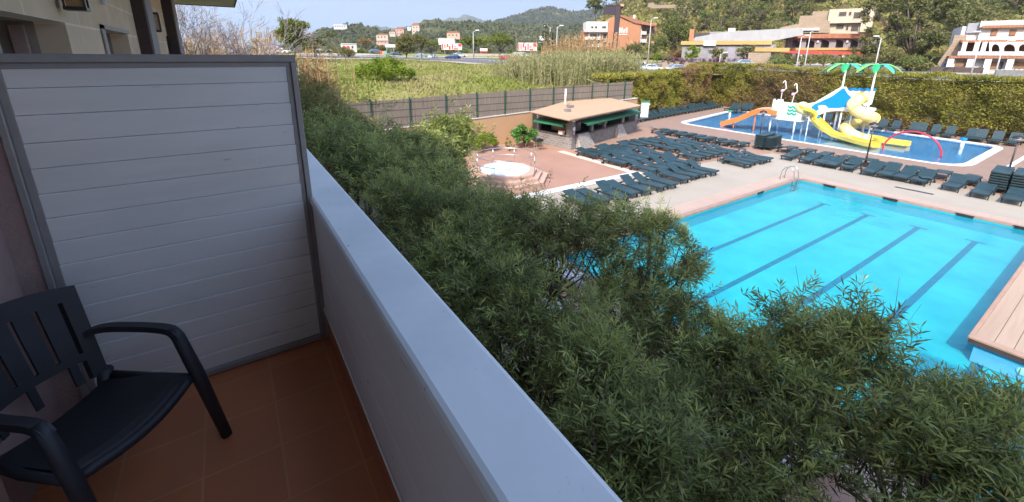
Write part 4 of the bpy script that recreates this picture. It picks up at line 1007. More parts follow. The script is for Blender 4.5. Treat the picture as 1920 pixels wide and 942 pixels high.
GX, GY = np.meshgrid(gx, gy, indexing='ij'); GZ = tz(GX, GY)
GZ = GZ+np.where((GY > 34), 0.10*np.sin(GX*0.7+1.3*np.sin(GY*0.45))+0.07*np.sin(GY*1.1+GX*0.3), 0)
V = np.stack([GX, GY, GZ], -1).reshape(-1, 3); ny = len(gy); F = []
def inside_site(x, y):
    if y < 28.9 and -18 < x < 33.2: return True
    if x >= 33.2 and x < 61.5:
        return y < 34+0.19*(x-33)
    return False
for i in range(len(gx)-1):
    for j in range(ny-1):
        cx_, cy_ = (gx[i]+gx[i+1])/2, (gy[j]+gy[j+1])/2
        if inside_site(cx_, cy_): continue
        a = i*ny+j; F.append((a, a+ny, a+ny+1, a+1))
me = bpy.data.meshes.new('ground'); me.from_pydata([tuple(p) for p in V], [], F); me.materials.append(M_FIELDG)
for p_ in me.polygons: p_.use_smooth = True
ground = bpy.data.objects.new('ground', me); COL.objects.link(ground); struct(ground)
sb = MB(); sb.quad((-40, -60, -0.9), (70, -60, -0.9), (70, 42, -0.9), (-40, 42, -0.9)); struct(sb.build('subsoil', M_SOIL, fixn=False))
lw = MB(); lw.quad((-60, -60, -0.02), (-1.9, -60, -0.02), (-1.9, 28.6, -0.02), (-60, 28.6, -0.02)); struct(lw.build('yard_ground', M_DECK, fixn=False))

def strip(name, far, near, m, dz, nu=60, nv=6, side=True):
    def samp(pl, t):
        s = t*(len(pl)-1); i = min(int(s), len(pl)-2); k = s-i
        return (pl[i][0]*(1-k)+pl[i+1][0]*k, pl[i][1]*(1-k)+pl[i+1][1]*k)
    Fp = [T(*p) for p in far]; Np = [T(*p) for p in near]; mb = MB(); vs = []
    for i in range(nu+1):
        t = i/nu; a = samp([(p.x, p.y) for p in Fp], t); b = samp([(p.x, p.y) for p in Np], t)
        for j in range(nv+1):
            k = j/nv; x = a[0]*(1-k)+b[0]*k; y = a[1]*(1-k)+b[1]*k; vs.append((x, y, float(tz(x, y))+dz))
    mb.add(vs, [(i*(nv+1)+j, (i+1)*(nv+1)+j, (i+1)*(nv+1)+j+1, i*(nv+1)+j+1) for i in range(nu) for j in range(nv)])
    return struct(mb.build(name, m, fixn=False))
M_ASPH = mat('asphalt', (0.120, 0.116, 0.120), (0.098, 0.095, 0.098), 0.6, 0.9, 0.2)
M_PAVE = mat('pale_pavement', (0.353, 0.310, 0.268), (0.310, 0.275, 0.233), 0.4, 0.9)
far_ = [(560, 104.5), (700, 106), (840, 109), (940, 112), (1060, 115), (1180, 120), (1300, 122), (1450, 126), (1700, 131), (1930, 137)]
near_ = [(560, 109), (700, 111), (840, 116), (925, 122), (1060, 131), (1165, 137), (1300, 141), (1450, 144), (1700, 150), (1930, 158)]
strip('pavement', [(p[0], p[1]-2.2) for p in far_], [(p[0], p[1]+2.0) for p in near_], M_PAVE, 0.22)
strip('road', far_, near_, M_ASPH, 0.30)
M_LINEW = mat('road_paint', (0.75, 0.75, 0.72), None, 3, 0.7)
mid_ = [((a[0]+b[0])/2, (a[1]*0.5+b[1]*0.5)) for a, b in zip(far_, near_)]
strip('road_marking', [(p[0], p[1]-0.12) for p in mid_], [(p[0], p[1]+0.12) for p in mid_], M_LINEW, 0.31, nv=1)

# ================================================================== hills
def forestmat(name, c1, c2, c3, s1, s2, bare=None, barelo=0.62):
    m, n, l, b = nt(name); v = coords(n)
    f = noise(n, l, s1, 6, v, 0.7); g = noise(n, l, s2, 5, v, 0.6)
    c = mixcol(n, l, ramp(n, l, f, 0.38, 0.62), c1, c2); c = mixcol(n, l, ramp(n, l, g, 0.45, 0.7), c, c3)
    if bare:
        h = noise(n, l, s2*1.7, 7, mapping(n, l, v, loc=(50, 20, 0)), 0.7); c = mixcol(n, l, ramp(n, l, h, barelo, barelo+0.06), c, bare)
    l.new(c, b.inputs['Base Color']); b.inputs['Roughness'].default_value = 1.0; b.inputs['Specular IOR Level'].default_value = 0.0
    bump(n, l, f, 1.0, 6.0, b); return m
def vnoise(x, y, seed, sc):
    """cheap smooth value noise"""
    r = np.random.default_rng(seed); Tt = r.random((64, 64))
    x = x/sc; y = y/sc; xi = np.floor(x).astype(int); yi = np.floor(y).astype(int); fx = x-xi; fy = y-yi
    fx = fx*fx*(3-2*fx); fy = fy*fy*(3-2*fy)
    g = lambda a, b: Tt[a % 64, b % 64]
    return (g(xi, yi)*(1-fx)+g(xi+1, yi)*fx)*(1-fy)+(g(xi, yi+1)*(1-fx)+g(xi+1, yi+1)*fx)*fy
def hill(name, ridge, D0, D1, base, m, nu=260, nt_=40, amp=6, seed=1, sc=18, shape=1.0, rough_=(1.2, 0.9, 0.7)):
    rx = np.array([p[0] for p in ridge], float); ry = np.array([p[1] for p in ridge], float)
    bx = np.array([p[0] for p in base], float); by = np.array([p[1] for p in base], float)
    us = np.linspace(rx[0], rx[-1], nu); vs = []
    for px in us:
        pr = np.interp(px, rx, ry); pb = np.interp(px, bx, by)
        for t in np.linspace(0, 1, nt_):
            tt = t**shape; p = C(px, pb+(pr-pb)*tt, D0+(D1-D0)*t); vs.append((p.x, p.y, p.z))
        for t in (0.15, 0.4):
            q = C(px, pr, D1*(1+t)); vs.append((q.x, q.y, p.z*(1-t)-10*t))
    A = np.array(vs); k = nt_+2
    env = np.tile(np.concatenate([np.sin(np.linspace(0, PI/2, nt_)), [1, 0.5]]), nu)
    A[:, 2] += env*amp*((vnoise(A[:, 0], A[:, 1], seed, sc)-0.5)*rough_[0]+(vnoise(A[:, 0], A[:, 1], seed+1, sc*0.35)-0.5)*rough_[1]+(vnoise(A[:, 0], A[:, 1], seed+2, sc*0.14)-0.5)*rough_[2])
    fs = [(i*k+j, (i+1)*k+j, (i+1)*k+j+1, i*k+j+1) for i in range(nu-1) for j in range(k-1)]
    me = bpy.data.meshes.new(name); me.from_pydata([tuple(p) for p in A], [], fs); me.materials.append(m)
    o = bpy.data.objects.new(name, me); COL.objects.link(o); HV[name+str(seed)] = A.reshape(nu, k, 3)[:, :nt_]; return struct(o)
HV = {}
B0 = [(300, 108), (2100, 108)]
M_HILLA = forestmat('hill_woodland', (0.037, 0.051, 0.021), (0.070, 0.082, 0.037), (0.115, 0.111, 0.061), 0.06, 0.012, (0.271, 0.221, 0.164), 0.60)
M_HILLB = forestmat('mountain_woodland', (0.041, 0.056, 0.026), (0.074, 0.082, 0.041), (0.123, 0.115, 0.074), 0.03, 0.006, (0.197, 0.164, 0.131), 0.66)
hill('hill', [(470, 101), (500, 97), (560, 80), (592, 58), (605, 52), (640, 51), (662, 50), (690, 56), (720, 59), (745, 57), (765, 52), (782, 45), (800, 39), (850, 41), (900, 43), (960, 45), (1000, 46), (1090, 48), (1140, 60)], 260, 620, B0, M_HILLA, amp=7, seed=3, sc=40, nt_=70, nu=520, rough_=(1.0, 0.8, 0.9))
hill('mountain', [(860, 60), (890, 48), (920, 40), (945, 33), (980, 22), (1010, 14.5), (1025, 12.5), (1042, 13), (1055, 17), (1080, 22), (1105, 22), (1130, 16), (1180, 8), (1300, 4)], 700, 1500, B0, M_HILLB, amp=12, seed=9, sc=120, nt_=80, nu=520, rough_=(1.4, 0.7, 0.75))
hill('mountain', [(640, 66), (700, 54), (735, 51), (760, 52), (800, 44), (835, 35), (862, 30), (885, 32), (905, 40), (930, 46), (990, 50)], 2600, 3800, B0, M_HILLB, amp=30, seed=21, sc=180, nt_=30, nu=160)
# hillside close behind the restaurants
RID = [(1075, 98), (1090, 70), (1102, 48), (1118, 36), (1135, 22), (1150, 14), (1172, 2), (1200, -12), (1300, -35), (1450, -60), (1700, -70), (2060, -70)]
BAS = [(1075, 108), (1160, 108), (1300, 112), (1560, 114), (2060, 116)]
HD0, HD1 = 138.0, 290.0
M_HILLC = forestmat('scrub_hillside', (0.081, 0.084, 0.021), (0.141, 0.127, 0.046), (0.212, 0.166, 0.092), 0.22, 0.05, (0.296, 0.226, 0.155), 0.585)
hill('hillside', RID, HD0, HD1, BAS, M_HILLC, amp=3.0, seed=33, sc=13, nt_=90, nu=460)
def HS(px, py):
    rx, ry = zip(*RID); bx, by = zip(*BAS)
    pr = np.interp(px, rx, ry); pb = np.interp(px, bx, by); t = min(max((pb-py)/(pb-pr), 0), 1)
    return C(px, py, HD0+(HD1-HD0)*t)

# ================================================================== foliage
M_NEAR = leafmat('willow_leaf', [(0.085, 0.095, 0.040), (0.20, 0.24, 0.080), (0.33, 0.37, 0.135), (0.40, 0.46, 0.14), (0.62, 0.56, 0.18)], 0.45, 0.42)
M_BARK = mat('dark_bark', (0.16, 0.115, 0.09), (0.10, 0.075, 0.06), 14, 0.95, 0.6)
M_BUSHY = leafmat('sunlit_shrub_leaf', [(0.071, 0.092, 0.025), (0.120, 0.155, 0.043), (0.169, 0.198, 0.053), (0.212, 0.219, 0.071)], 0.5, 0.3)
M_OLIVE = leafmat('olive_leaf', [(0.063, 0.067, 0.022), (0.118, 0.118, 0.036), (0.174, 0.162, 0.052), (0.143, 0.146, 0.043)], 0.6, 0.2)
M_PINE = leafmat('pine_needles', [(0.043, 0.057, 0.014), (0.084, 0.106, 0.025), (0.134, 0.148, 0.035), (0.106, 0.116, 0.032)], 0.65, 0.15)
M_BRIGHT = leafmat('bright_leaf', [(0.113, 0.169, 0.014), (0.184, 0.254, 0.021), (0.239, 0.296, 0.035)], 0.5, 0.35)
M_HEDGE = leafmat('hedge_leaf', [(0.097, 0.097, 0.018), (0.162, 0.162, 0.026), (0.244, 0.235, 0.037), (0.292, 0.268, 0.049), (0.259, 0.178, 0.065), (0.212, 0.138, 0.065)], 0.55, 0.35)
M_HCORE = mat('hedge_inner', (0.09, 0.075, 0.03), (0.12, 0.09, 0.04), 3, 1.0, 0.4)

def near_tree(name, label, base, blobs, nshoot, nleaf, L=(0.085, 0.14), W=0.017, group='leafy trees below the balcony', clumps=60, seed=0, sig=0.30, tilt=0.4, leafm=None):
    r = np.random.default_rng(seed); t = thing(name, label, 'tree' if 'tree' in name else 'shrub', (base[0], base[1], 0.02), 0, group)
    B = np.array(blobs, float)-np.array([base[0], base[1], 0.02, 0, 0, 0]); w = (B[:, 3]*B[:, 4]+B[:, 5]**2); w /= w.sum()
    k = r.choice(len(B), clumps, p=w); d = unit(r.normal(size=(clumps, 3))); d[:, 2] = np.where(d[:, 2] < -0.45, -d[:, 2], d[:, 2])
    cc = B[k, :3]+d*B[k, 3:]*(r.random((clumps, 1))**0.35*0.9)
    # skeleton
    mb = MB(); nl = 5; cen = B[:, :3].mean(0); limbs = []
    fork = Vector((cen[0]*0.12, cen[1]*0.12, min(1.5, cen[2]*0.38))); mb.tube([(0, 0, 0), (fork.x*.5, fork.y*.5, fork.z*.6), fork], [0.11, 0.085, 0.08], 8)
    order = np.argsort(np.arctan2(cc[:, 1]-cen[1], cc[:, 0]-cen[0])); groups = np.array_split(order, nl+2)
    for g in groups:
        if len(g) == 0: continue
        gc = cc[g].mean(0); mid = Vector(gc*0.72+cen*0.1); mid.z = fork.z+(gc[2]-fork.z)*0.55
        a = (fork+mid)/2+Vector(r.normal(size=3)*0.12); mb.tube([fork, a, mid], [0.06, 0.045, 0.032], 6)
        for q in g:
            c = Vector(cc[q]); b2 = (mid+c)/2+Vector(r.normal(size=3)*0.12)+Vector((0, 0, -0.08)); mb.tube([mid, b2, c], [0.024, 0.015, 0.007], 5)
    # shoots
    j = r.integers(0, clumps, nshoot); R = B[k][j, 3:].mean(1, keepdims=True)
    off = r.normal(size=(nshoot, 3))*R*sig*np.array([1, 1, 0.75])*np.where(r.random((nshoot, 1)) < 0.10, 2.1, 1.0); sp_ = cc[j]+off
    out = unit(unit(sp_-B[k][j, :3])*0.55+np.array([0, 0, tilt+0.35])+r.normal(size=(nshoot, 3))*0.38)
    sl_ = r.uniform(0.10, 0.24, (nshoot, 1)); st0 = sp_-out*sl_*0.6
    spr = r.random(nshoot) < 0.05; sp_[spr] += np.array([0, 0, 0.27])+r.normal(size=(int(spr.sum()), 3))*0.10
    # thin twigs (three sided)
    src = cc[j]*0.55+sp_*0.45+r.normal(size=(nshoot, 3))*0.03; sel = r.random(nshoot) < 0.8
    a0 = src[sel]; a1 = st0[sel]; a2 = (sp_+out*sl_*0.4)[sel]; ww = 0.0048
    s1 = unit(np.cross(a1-a0, r.normal(size=a0.shape)))*ww
    tw_ = np.concatenate([np.stack([a0-s1, a0+s1, a1+s1*.7, a1-s1*.7], 1).reshape(-1, 3), np.stack([a1-s1*.7, a1+s1*.7, a2+s1*.4, a2-s1*.4], 1).reshape(-1, 3)])
    mb.build('trunk', M_BARK, t, smooth=True)
    npmesh('twigs', tw_, None, M_BARK, t)
    # leaves along each shoot
    n = nshoot*nleaf; s_i = np.repeat(np.arange(nshoot), nleaf); u = np.tile(np.linspace(0, 1, nleaf), nshoot)[:, None]+r.uniform(-.06, .06, (n, 1))
    o_ = out[s_i]; ax = unit(np.cross(o_, np.array([0.3, 0.2, 0.93])+0*o_)); ay = np.cross(o_, ax)
    ph = (np.arange(n)*2.4+r.uniform(0, 0.8, n))[:, None]
    rad_ = ax*np.cos(ph)+ay*np.sin(ph); spread = 1.25-0.85*np.clip(u, 0, 1)
    dirs = unit(rad_*spread+o_*(0.45+0.5*u)+np.array([0, 0, -0.10])); pos = st0[s_i]+o_*sl_[s_i]*u*1.05
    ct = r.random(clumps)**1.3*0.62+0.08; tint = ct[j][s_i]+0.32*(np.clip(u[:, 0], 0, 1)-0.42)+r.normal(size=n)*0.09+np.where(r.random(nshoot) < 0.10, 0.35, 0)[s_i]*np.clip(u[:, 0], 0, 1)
    ll = r.uniform(L[0], L[1], n); dd = dirs
    side = unit(np.cross(dd, r.normal(size=(n, 3)))); Lc = ll[:, None]
    tip = pos+dd*Lc; tip[:, 2] -= 0.12*ll; mid_ = pos+dd*Lc*0.45
    v = np.stack([pos, mid_+side*W/2, tip, mid_-side*W/2], 1).reshape(-1, 3)
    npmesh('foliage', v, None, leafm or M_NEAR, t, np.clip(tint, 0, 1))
    return t
def around(px, py, z): q = P(px, py, z); return q.x, q.y
def blob(px, py, z, rx, ry, rz): q = P(px, py, z); return (q.x, q.y, z, rx, ry, rz)
NL = (0.092, 0.155)
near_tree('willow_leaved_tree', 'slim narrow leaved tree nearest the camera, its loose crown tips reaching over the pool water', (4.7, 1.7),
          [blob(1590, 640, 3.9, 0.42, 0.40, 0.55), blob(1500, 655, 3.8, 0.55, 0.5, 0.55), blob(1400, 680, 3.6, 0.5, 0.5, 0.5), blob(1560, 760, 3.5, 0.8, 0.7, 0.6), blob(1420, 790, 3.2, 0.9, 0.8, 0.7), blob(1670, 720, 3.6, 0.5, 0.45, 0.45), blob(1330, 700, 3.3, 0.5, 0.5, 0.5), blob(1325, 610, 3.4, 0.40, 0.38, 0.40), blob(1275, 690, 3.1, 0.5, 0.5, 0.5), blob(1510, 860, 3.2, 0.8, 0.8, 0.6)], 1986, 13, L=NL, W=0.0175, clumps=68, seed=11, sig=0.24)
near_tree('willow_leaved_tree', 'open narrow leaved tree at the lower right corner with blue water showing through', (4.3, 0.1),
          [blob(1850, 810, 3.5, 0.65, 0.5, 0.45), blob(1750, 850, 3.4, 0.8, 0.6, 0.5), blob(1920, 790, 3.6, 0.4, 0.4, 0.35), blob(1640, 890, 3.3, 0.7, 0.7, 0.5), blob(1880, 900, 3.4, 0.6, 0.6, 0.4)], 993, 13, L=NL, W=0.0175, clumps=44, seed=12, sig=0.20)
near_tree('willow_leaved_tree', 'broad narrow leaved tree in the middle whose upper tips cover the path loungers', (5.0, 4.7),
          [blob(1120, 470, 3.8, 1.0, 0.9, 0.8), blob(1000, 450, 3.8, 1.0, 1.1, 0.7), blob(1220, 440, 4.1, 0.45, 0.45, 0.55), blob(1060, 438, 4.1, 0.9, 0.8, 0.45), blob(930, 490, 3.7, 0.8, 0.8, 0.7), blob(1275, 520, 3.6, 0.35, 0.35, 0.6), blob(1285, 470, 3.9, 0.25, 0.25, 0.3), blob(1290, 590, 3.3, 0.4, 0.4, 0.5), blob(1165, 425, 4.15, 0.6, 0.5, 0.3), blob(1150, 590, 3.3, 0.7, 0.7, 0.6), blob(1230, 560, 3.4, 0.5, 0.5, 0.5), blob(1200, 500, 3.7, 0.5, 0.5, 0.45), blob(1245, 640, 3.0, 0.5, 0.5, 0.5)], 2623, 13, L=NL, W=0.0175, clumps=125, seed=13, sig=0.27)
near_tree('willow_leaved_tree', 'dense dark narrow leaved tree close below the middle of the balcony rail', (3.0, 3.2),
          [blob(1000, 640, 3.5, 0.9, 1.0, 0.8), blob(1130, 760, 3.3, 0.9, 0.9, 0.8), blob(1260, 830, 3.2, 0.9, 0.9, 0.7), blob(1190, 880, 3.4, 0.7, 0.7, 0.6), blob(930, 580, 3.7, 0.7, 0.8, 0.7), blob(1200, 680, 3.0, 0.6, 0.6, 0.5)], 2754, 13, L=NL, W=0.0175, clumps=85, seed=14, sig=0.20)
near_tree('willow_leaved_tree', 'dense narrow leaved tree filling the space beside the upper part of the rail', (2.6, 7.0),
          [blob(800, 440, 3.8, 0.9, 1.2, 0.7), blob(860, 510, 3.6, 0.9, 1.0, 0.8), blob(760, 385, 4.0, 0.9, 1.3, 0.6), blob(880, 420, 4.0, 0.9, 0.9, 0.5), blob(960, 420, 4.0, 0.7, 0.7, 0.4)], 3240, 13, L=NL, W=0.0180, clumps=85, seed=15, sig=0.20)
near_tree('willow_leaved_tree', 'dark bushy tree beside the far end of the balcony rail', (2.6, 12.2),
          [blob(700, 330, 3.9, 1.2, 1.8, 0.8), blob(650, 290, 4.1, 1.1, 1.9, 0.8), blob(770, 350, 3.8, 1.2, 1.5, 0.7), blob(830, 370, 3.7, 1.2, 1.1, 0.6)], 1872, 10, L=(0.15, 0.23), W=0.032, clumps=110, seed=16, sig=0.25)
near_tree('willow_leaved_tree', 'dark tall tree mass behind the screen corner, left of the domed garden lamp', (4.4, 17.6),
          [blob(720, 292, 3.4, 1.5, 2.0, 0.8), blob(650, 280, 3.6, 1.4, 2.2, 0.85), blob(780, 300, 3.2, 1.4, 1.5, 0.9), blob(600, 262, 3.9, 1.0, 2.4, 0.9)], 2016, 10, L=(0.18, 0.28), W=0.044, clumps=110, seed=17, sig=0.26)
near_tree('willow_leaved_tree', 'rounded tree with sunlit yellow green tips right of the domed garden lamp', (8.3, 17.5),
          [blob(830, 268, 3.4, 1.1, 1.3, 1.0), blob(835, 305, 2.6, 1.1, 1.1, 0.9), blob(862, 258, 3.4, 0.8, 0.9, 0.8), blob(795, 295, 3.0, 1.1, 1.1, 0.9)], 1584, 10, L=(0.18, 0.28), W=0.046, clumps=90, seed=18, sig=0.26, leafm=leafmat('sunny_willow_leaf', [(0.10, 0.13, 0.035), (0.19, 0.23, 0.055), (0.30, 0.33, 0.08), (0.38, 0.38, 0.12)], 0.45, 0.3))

def shrub(name, label, base, blobs, n, L, W, m, clumps=40, sig=0.3, cat='shrub', group=None, stem=0.05, fill_=0.75, flat=1.0):
    t = thing(name, label, cat, base, 0, group); b = np.array(base)
    B = [(x-b[0], y-b[1], z-b[2], rx, ry, rz) for x, y, z, rx, ry, rz in blobs]
    p, d, ti, cc = crown_pts(B, n, clumps, sig, fill_, flat)
    mb = MB()
    top = Vector(np.mean([q[:3] for q in B], axis=0))
    mb.tube([(0, 0, 0), top*0.5, top*0.95], [stem*1.3, stem, stem*0.5], 6)
    for c in cc[:14]:
        s0 = top*0.45; mb.tube([s0, (s0+Vector(c))/2+Vector((0, 0, .05)), Vector(c)*0.97+s0*0.03], [stem*0.6, stem*0.4, stem*0.12], 4)
    mb.build('trunk', M_BARK, t, smooth=True)
    pts_ = p; tt = ti*0.75+rng.normal(size=n)*0.10+0.12
    leaves_o = leaves('crown', pts_, unit(d)*0.6+rng.normal(size=(n, 3))*0.8, rng.uniform(L*0.7, L*1.3, n), W, m, t, tt)
    return t
# low greenery along the ochre wall
def gb(px, py, z): q = P(px, py, z); return q
q = P(985, 277, 0); shrub('green_bush', 'round glossy green bush against the ochre wall, left of the bar', (q.x, q.y, 0.01), [(q.x, q.y+.2, 0.85, 1.0, 0.8, 0.85), (q.x+.6, q.y, 0.6, 0.6, 0.6, 0.6)], 2600, 0.2, 0.10, leafmat('glossy_leaf', [(0.035, 0.10, 0.025), (0.07, 0.19, 0.035), (0.12, 0.27, 0.05)], 0.35, 0.2), 30)
q = P(905, 284, 0); shrub('green_bush', 'bright green low bush between the rounded tree and the ochre wall', (q.x, q.y, 0.01), [(q.x, q.y, 0.7, 1.1, 0.9, 0.75)], 2200, 0.2, 0.08, M_BRIGHT, 26)
q = P(955, 284, 0); shrub('sparse_plant', 'small sparse climbing plant in front of the ochre wall', (q.x, q.y, 0.01), [(q.x, q.y, 0.45, 0.35, 0.3, 0.5)], 160, 0.16, 0.06, M_BUSHY, 10, stem=0.02)
for i, (x, y, z, r_, nm) in enumerate(((3.9, 5.0, 0.8, 0.9, 'bright green low bush glimpsed beneath the trees near the middle trunk'), (4.2, 2.4, 0.8, 0.8, 'bright green low bush glimpsed beneath the trees at the lower middle'), (2.2, 9.5, 1.0, 1.0, 'dark green undergrowth bush beneath the trees beside the rail'), (1.9, 1.4, 1.6, 1.1, 'dark bush under the balcony at the bottom of the photo'), (1.6, 4.6, 1.7, 1.1, 'dark bush under the middle of the balcony rail'))):
    shrub('low_bush', nm, (x, y, 0.02), [(x, y, z, r_, r_, z*0.95)], 2600, 0.13, 0.05, M_BRIGHT if i < 2 else M_NEAR, 30, group='undergrowth bushes below the trees')
# tall shrubs just right of the divider
for i, (px, py, z, d_, h_, nm) in enumerate(((572, 205, 5.2, 0, 1.2, 'yellow green tall shrub beside the divider top corner'), (603, 228, 4.9, 0, 1.1, 'yellow green shrub below the reeds, right of the divider'), (645, 236, 4.3, 0, 1.0, 'pale dry green shrub at the left end of the reed fence'))):
    dist = (21, 24, 27)[i]; q = C(px, py, dist); shrub('tall_shrub', nm, (q.x, q.y, 0.02 if q.y < 28 else float(tz(q.x, q.y))), [(q.x, q.y, q.z, 1.7, 2.0, h_), (q.x+.8, q.y+.5, q.z-1.3, 1.8, 2.0, 1.4)], 9000, 0.22, 0.035, leafmat('dry_shrub_leaf', [(0.11, 0.12, 0.035), (0.19, 0.20, 0.06), (0.27, 0.25, 0.09), (0.30, 0.26, 0.12)], 0.6, 0.3), 70, 0.28)

# ================================================================== the tall hedge
def hedge(name, label, path, zts, thick, n, seed):
    """path of the front foot line; foliage fills front face and top"""
    r = np.random.default_rng(seed); base = path[0]; t = thing(name, label, 'hedge', (base[0], base[1], 0))
    Pp = [Vector((x, y, 0)) for x, y in path]; segl = [(Pp[i+1]-Pp[i]).length for i in range(len(Pp)-1)]; tot = sum(segl)
    s = r.random(n)*tot; cum = np.cumsum([0]+segl); i = np.clip(np.searchsorted(cum, s)-1, 0, len(segl)-1)
    A = np.array([p[:] for p in Pp]); u = (s-cum[i])/np.array(segl)[i]; pos = A[i]*(1-u[:, None])+A[i+1]*u[:, None]
    dr_ = unit(A[i+1]-A[i]); back = np.stack([-dr_[:, 1], dr_[:, 0], 0*dr_[:, 0]], 1)      # left of the path = back side
    zt_ = np.interp(s, cum, zts)
    face = r.random(n) < 0.72
    z = np.where(face, zt_*r.random(n)**0.85, zt_+r.uniform(-0.15, 0.15, n)); off = np.where(face, 0.0, r.random(n)*thick)
    bul = (vnoise(s, z, seed, 1.6)-0.5)*0.9+(vnoise(s, z, seed+1, 0.6)-0.5)*0.45
    off = off+np.where(face, 0.35-bul*1.25-0.25*np.sin(np.clip(z/zt_, 0, 1)*PI)+0.35*np.clip(z/zt_-0.8, 0, 1)*5*0.5, 0)
    z = z+np.where(face, 0, bul*0.55)
    pos = pos+back*off[:, None]; pos[:, 2] = z; pos += r.normal(size=(n, 3))*0.05
    d = np.where(face[:, None], -back*0.8+np.array([0, 0, 0.35]), np.array([0, 0, 1.0])+0*back)+r.normal(size=(n, 3))*0.65
    tint = vnoise(s+7, z*1.6, seed+5, 4.5)*0.45+vnoise(s, z, seed+6, 1.1)*0.35+0.5*np.clip((vnoise(s, z*0.8+3, seed+8, 6.0)-0.60)*4, 0, 1)+0.45*np.clip((0.30-z/zt_)*3.5, 0, 1)*vnoise(s, z, seed+9, 2.0)*1.4+r.normal(size=n)*0.07
    pos[:, 0] -= base[0]; pos[:, 1] -= base[1]
    leaves('foliage', pos, d, r.uniform(0.16, 0.34, n), r.uniform(0.07, 0.13, n), M_HEDGE, t, tint)
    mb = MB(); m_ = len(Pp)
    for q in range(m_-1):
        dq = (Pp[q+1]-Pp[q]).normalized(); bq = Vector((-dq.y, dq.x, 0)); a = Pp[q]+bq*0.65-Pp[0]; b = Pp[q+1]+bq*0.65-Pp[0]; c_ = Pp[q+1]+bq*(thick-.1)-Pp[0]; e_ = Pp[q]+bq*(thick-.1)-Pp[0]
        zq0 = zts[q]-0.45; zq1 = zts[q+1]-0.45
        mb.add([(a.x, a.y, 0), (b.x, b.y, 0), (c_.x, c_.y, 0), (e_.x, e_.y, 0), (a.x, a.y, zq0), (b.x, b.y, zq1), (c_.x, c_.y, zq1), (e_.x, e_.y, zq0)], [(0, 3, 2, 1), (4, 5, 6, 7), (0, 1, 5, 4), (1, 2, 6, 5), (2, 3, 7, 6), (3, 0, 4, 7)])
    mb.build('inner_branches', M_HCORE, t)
    return t
hedge('clipped_hedge', 'tall olive and rust green hedge running from the reed fence to the pool corner', [(32.9, 31.9), (45, 33.6), (52, 35.2), (57, 36.4), (62.8, 37.9)], [4.72, 4.85, 4.98, 5.45, 5.7], 2.2, 60000, 41)
hedge('clipped_hedge', 'tall mottled green hedge behind the slides and splash pool', [(61.8, 41.5), (58.0, 27), (55.4, 10), (54.6, -12)], [5.7, 5.6, 5.25, 4.9], 2.2, 68000, 43)
# ================================================================== buildings seen beyond the hedge, each in a frame facing the terrace
class Fac:
    def __init__(s, name, label, cat, pxc, pyb, dist, group=None, rot=None):
        if rot is None: rot = 0.8*math.atan((pxc-CCX)/CF) if pxc > 1250 or pxc < 700 else 0.0
        s.o = C(pxc, pyb, dist); s.rot = rot
        a = YAW+rot; s.n = Vector((math.sin(a), math.cos(a), 0)); s.u = Vector((math.cos(a), -math.sin(a), 0))
        s.t = thing(name, label, cat, s.o, -a, group)
    def uz(s, px, py, v=0.0):
        d = Vector(ray(px, py)); c = Vector((0, 0, CAMZ)); o = s.o+s.n*v
        k = (o-c).dot(s.n)/d.dot(s.n); p = c+d*k-s.o; return p.dot(s.u), p.z
    def box(s, mb, px0, py0, px1, py1, v0, v1, at=0.0):
        u0, za = s.uz(px0, py0, at); u1, zb = s.uz(px1, py1, at); pa = s.uz(px0, py1, at); pb_ = s.uz(px1, py0, at)
        mb.box(min(u0, pa[0]), max(u1, pb_[0]), v0, v1, min(pa[1], zb), max(za, pb_[1])); return mb
    def part(s, name, px0, py0, px1, py1, v0, v1, m, at=None, par=None, ch=0):
        mb = MB(); s.box(mb, px0, py0, px1, py1, v0, v1, v0 if at is None else at); return mb.build(name, m, par or s.t)
    def poly(s, name, pts, v0, v1, m, at=None, par=None):
        mb = MB(); q = [s.uz(px, py, v0 if at is None else at) for px, py in pts]; mb.prism(q, v0, v1, 'y'); return mb.build(name, m, par or s.t)
M_BRICKO = brickmat('orange_brick', (0.395, 0.176, 0.088), (0.353, 0.152, 0.074), (0.367, 0.226, 0.141), 0.5, 0.16, 0.015, 0.9, plane='XZ', nz=0.4, bmp=0.2, var=(0.339, 0.148, 0.078))
M_CREAM = mat('cream_render', (0.466, 0.388, 0.296), (0.423, 0.353, 0.268), 0.6, 0.9)
M_WR = mat('white_render', (0.564, 0.550, 0.529), (0.522, 0.508, 0.486), 0.5, 0.85, dirt=(0.437, 0.409, 0.367), dirt_amt=0.4)
M_ROUGH = brickmat('rough_stone', (0.282, 0.212, 0.148), (0.339, 0.261, 0.190), (0.212, 0.162, 0.120), 0.7, 0.4, 0.03, 0.95, plane='XZ', nz=1.2, bmp=0.6, var=(0.233, 0.176, 0.127))
M_DG = mat('dark_opening', (0.05, 0.04, 0.04), (0.075, 0.06, 0.055), 1, 0.4)
M_GREYR = mat('grey_metal_roof', (0.325, 0.325, 0.331), (0.282, 0.282, 0.296), 0.4, 0.6, stretch=(3, 1, 1))
M_GREYW = mat('grey_wall_paint', (0.24, 0.23, 0.24), (0.2, 0.19, 0.2), 0.5, 0.8)
M_YELF = mat('yellow_fascia', (0.426, 0.279, 0.090), (0.385, 0.246, 0.082), 0.6, 0.7)
M_REDA = mat('red_awning', (0.451, 0.049, 0.033), (0.394, 0.041, 0.029), 0.8, 0.7)
M_WOODW = mat('brown_shutter', (0.25, 0.12, 0.06), (0.2, 0.1, 0.05), 2, 0.7)
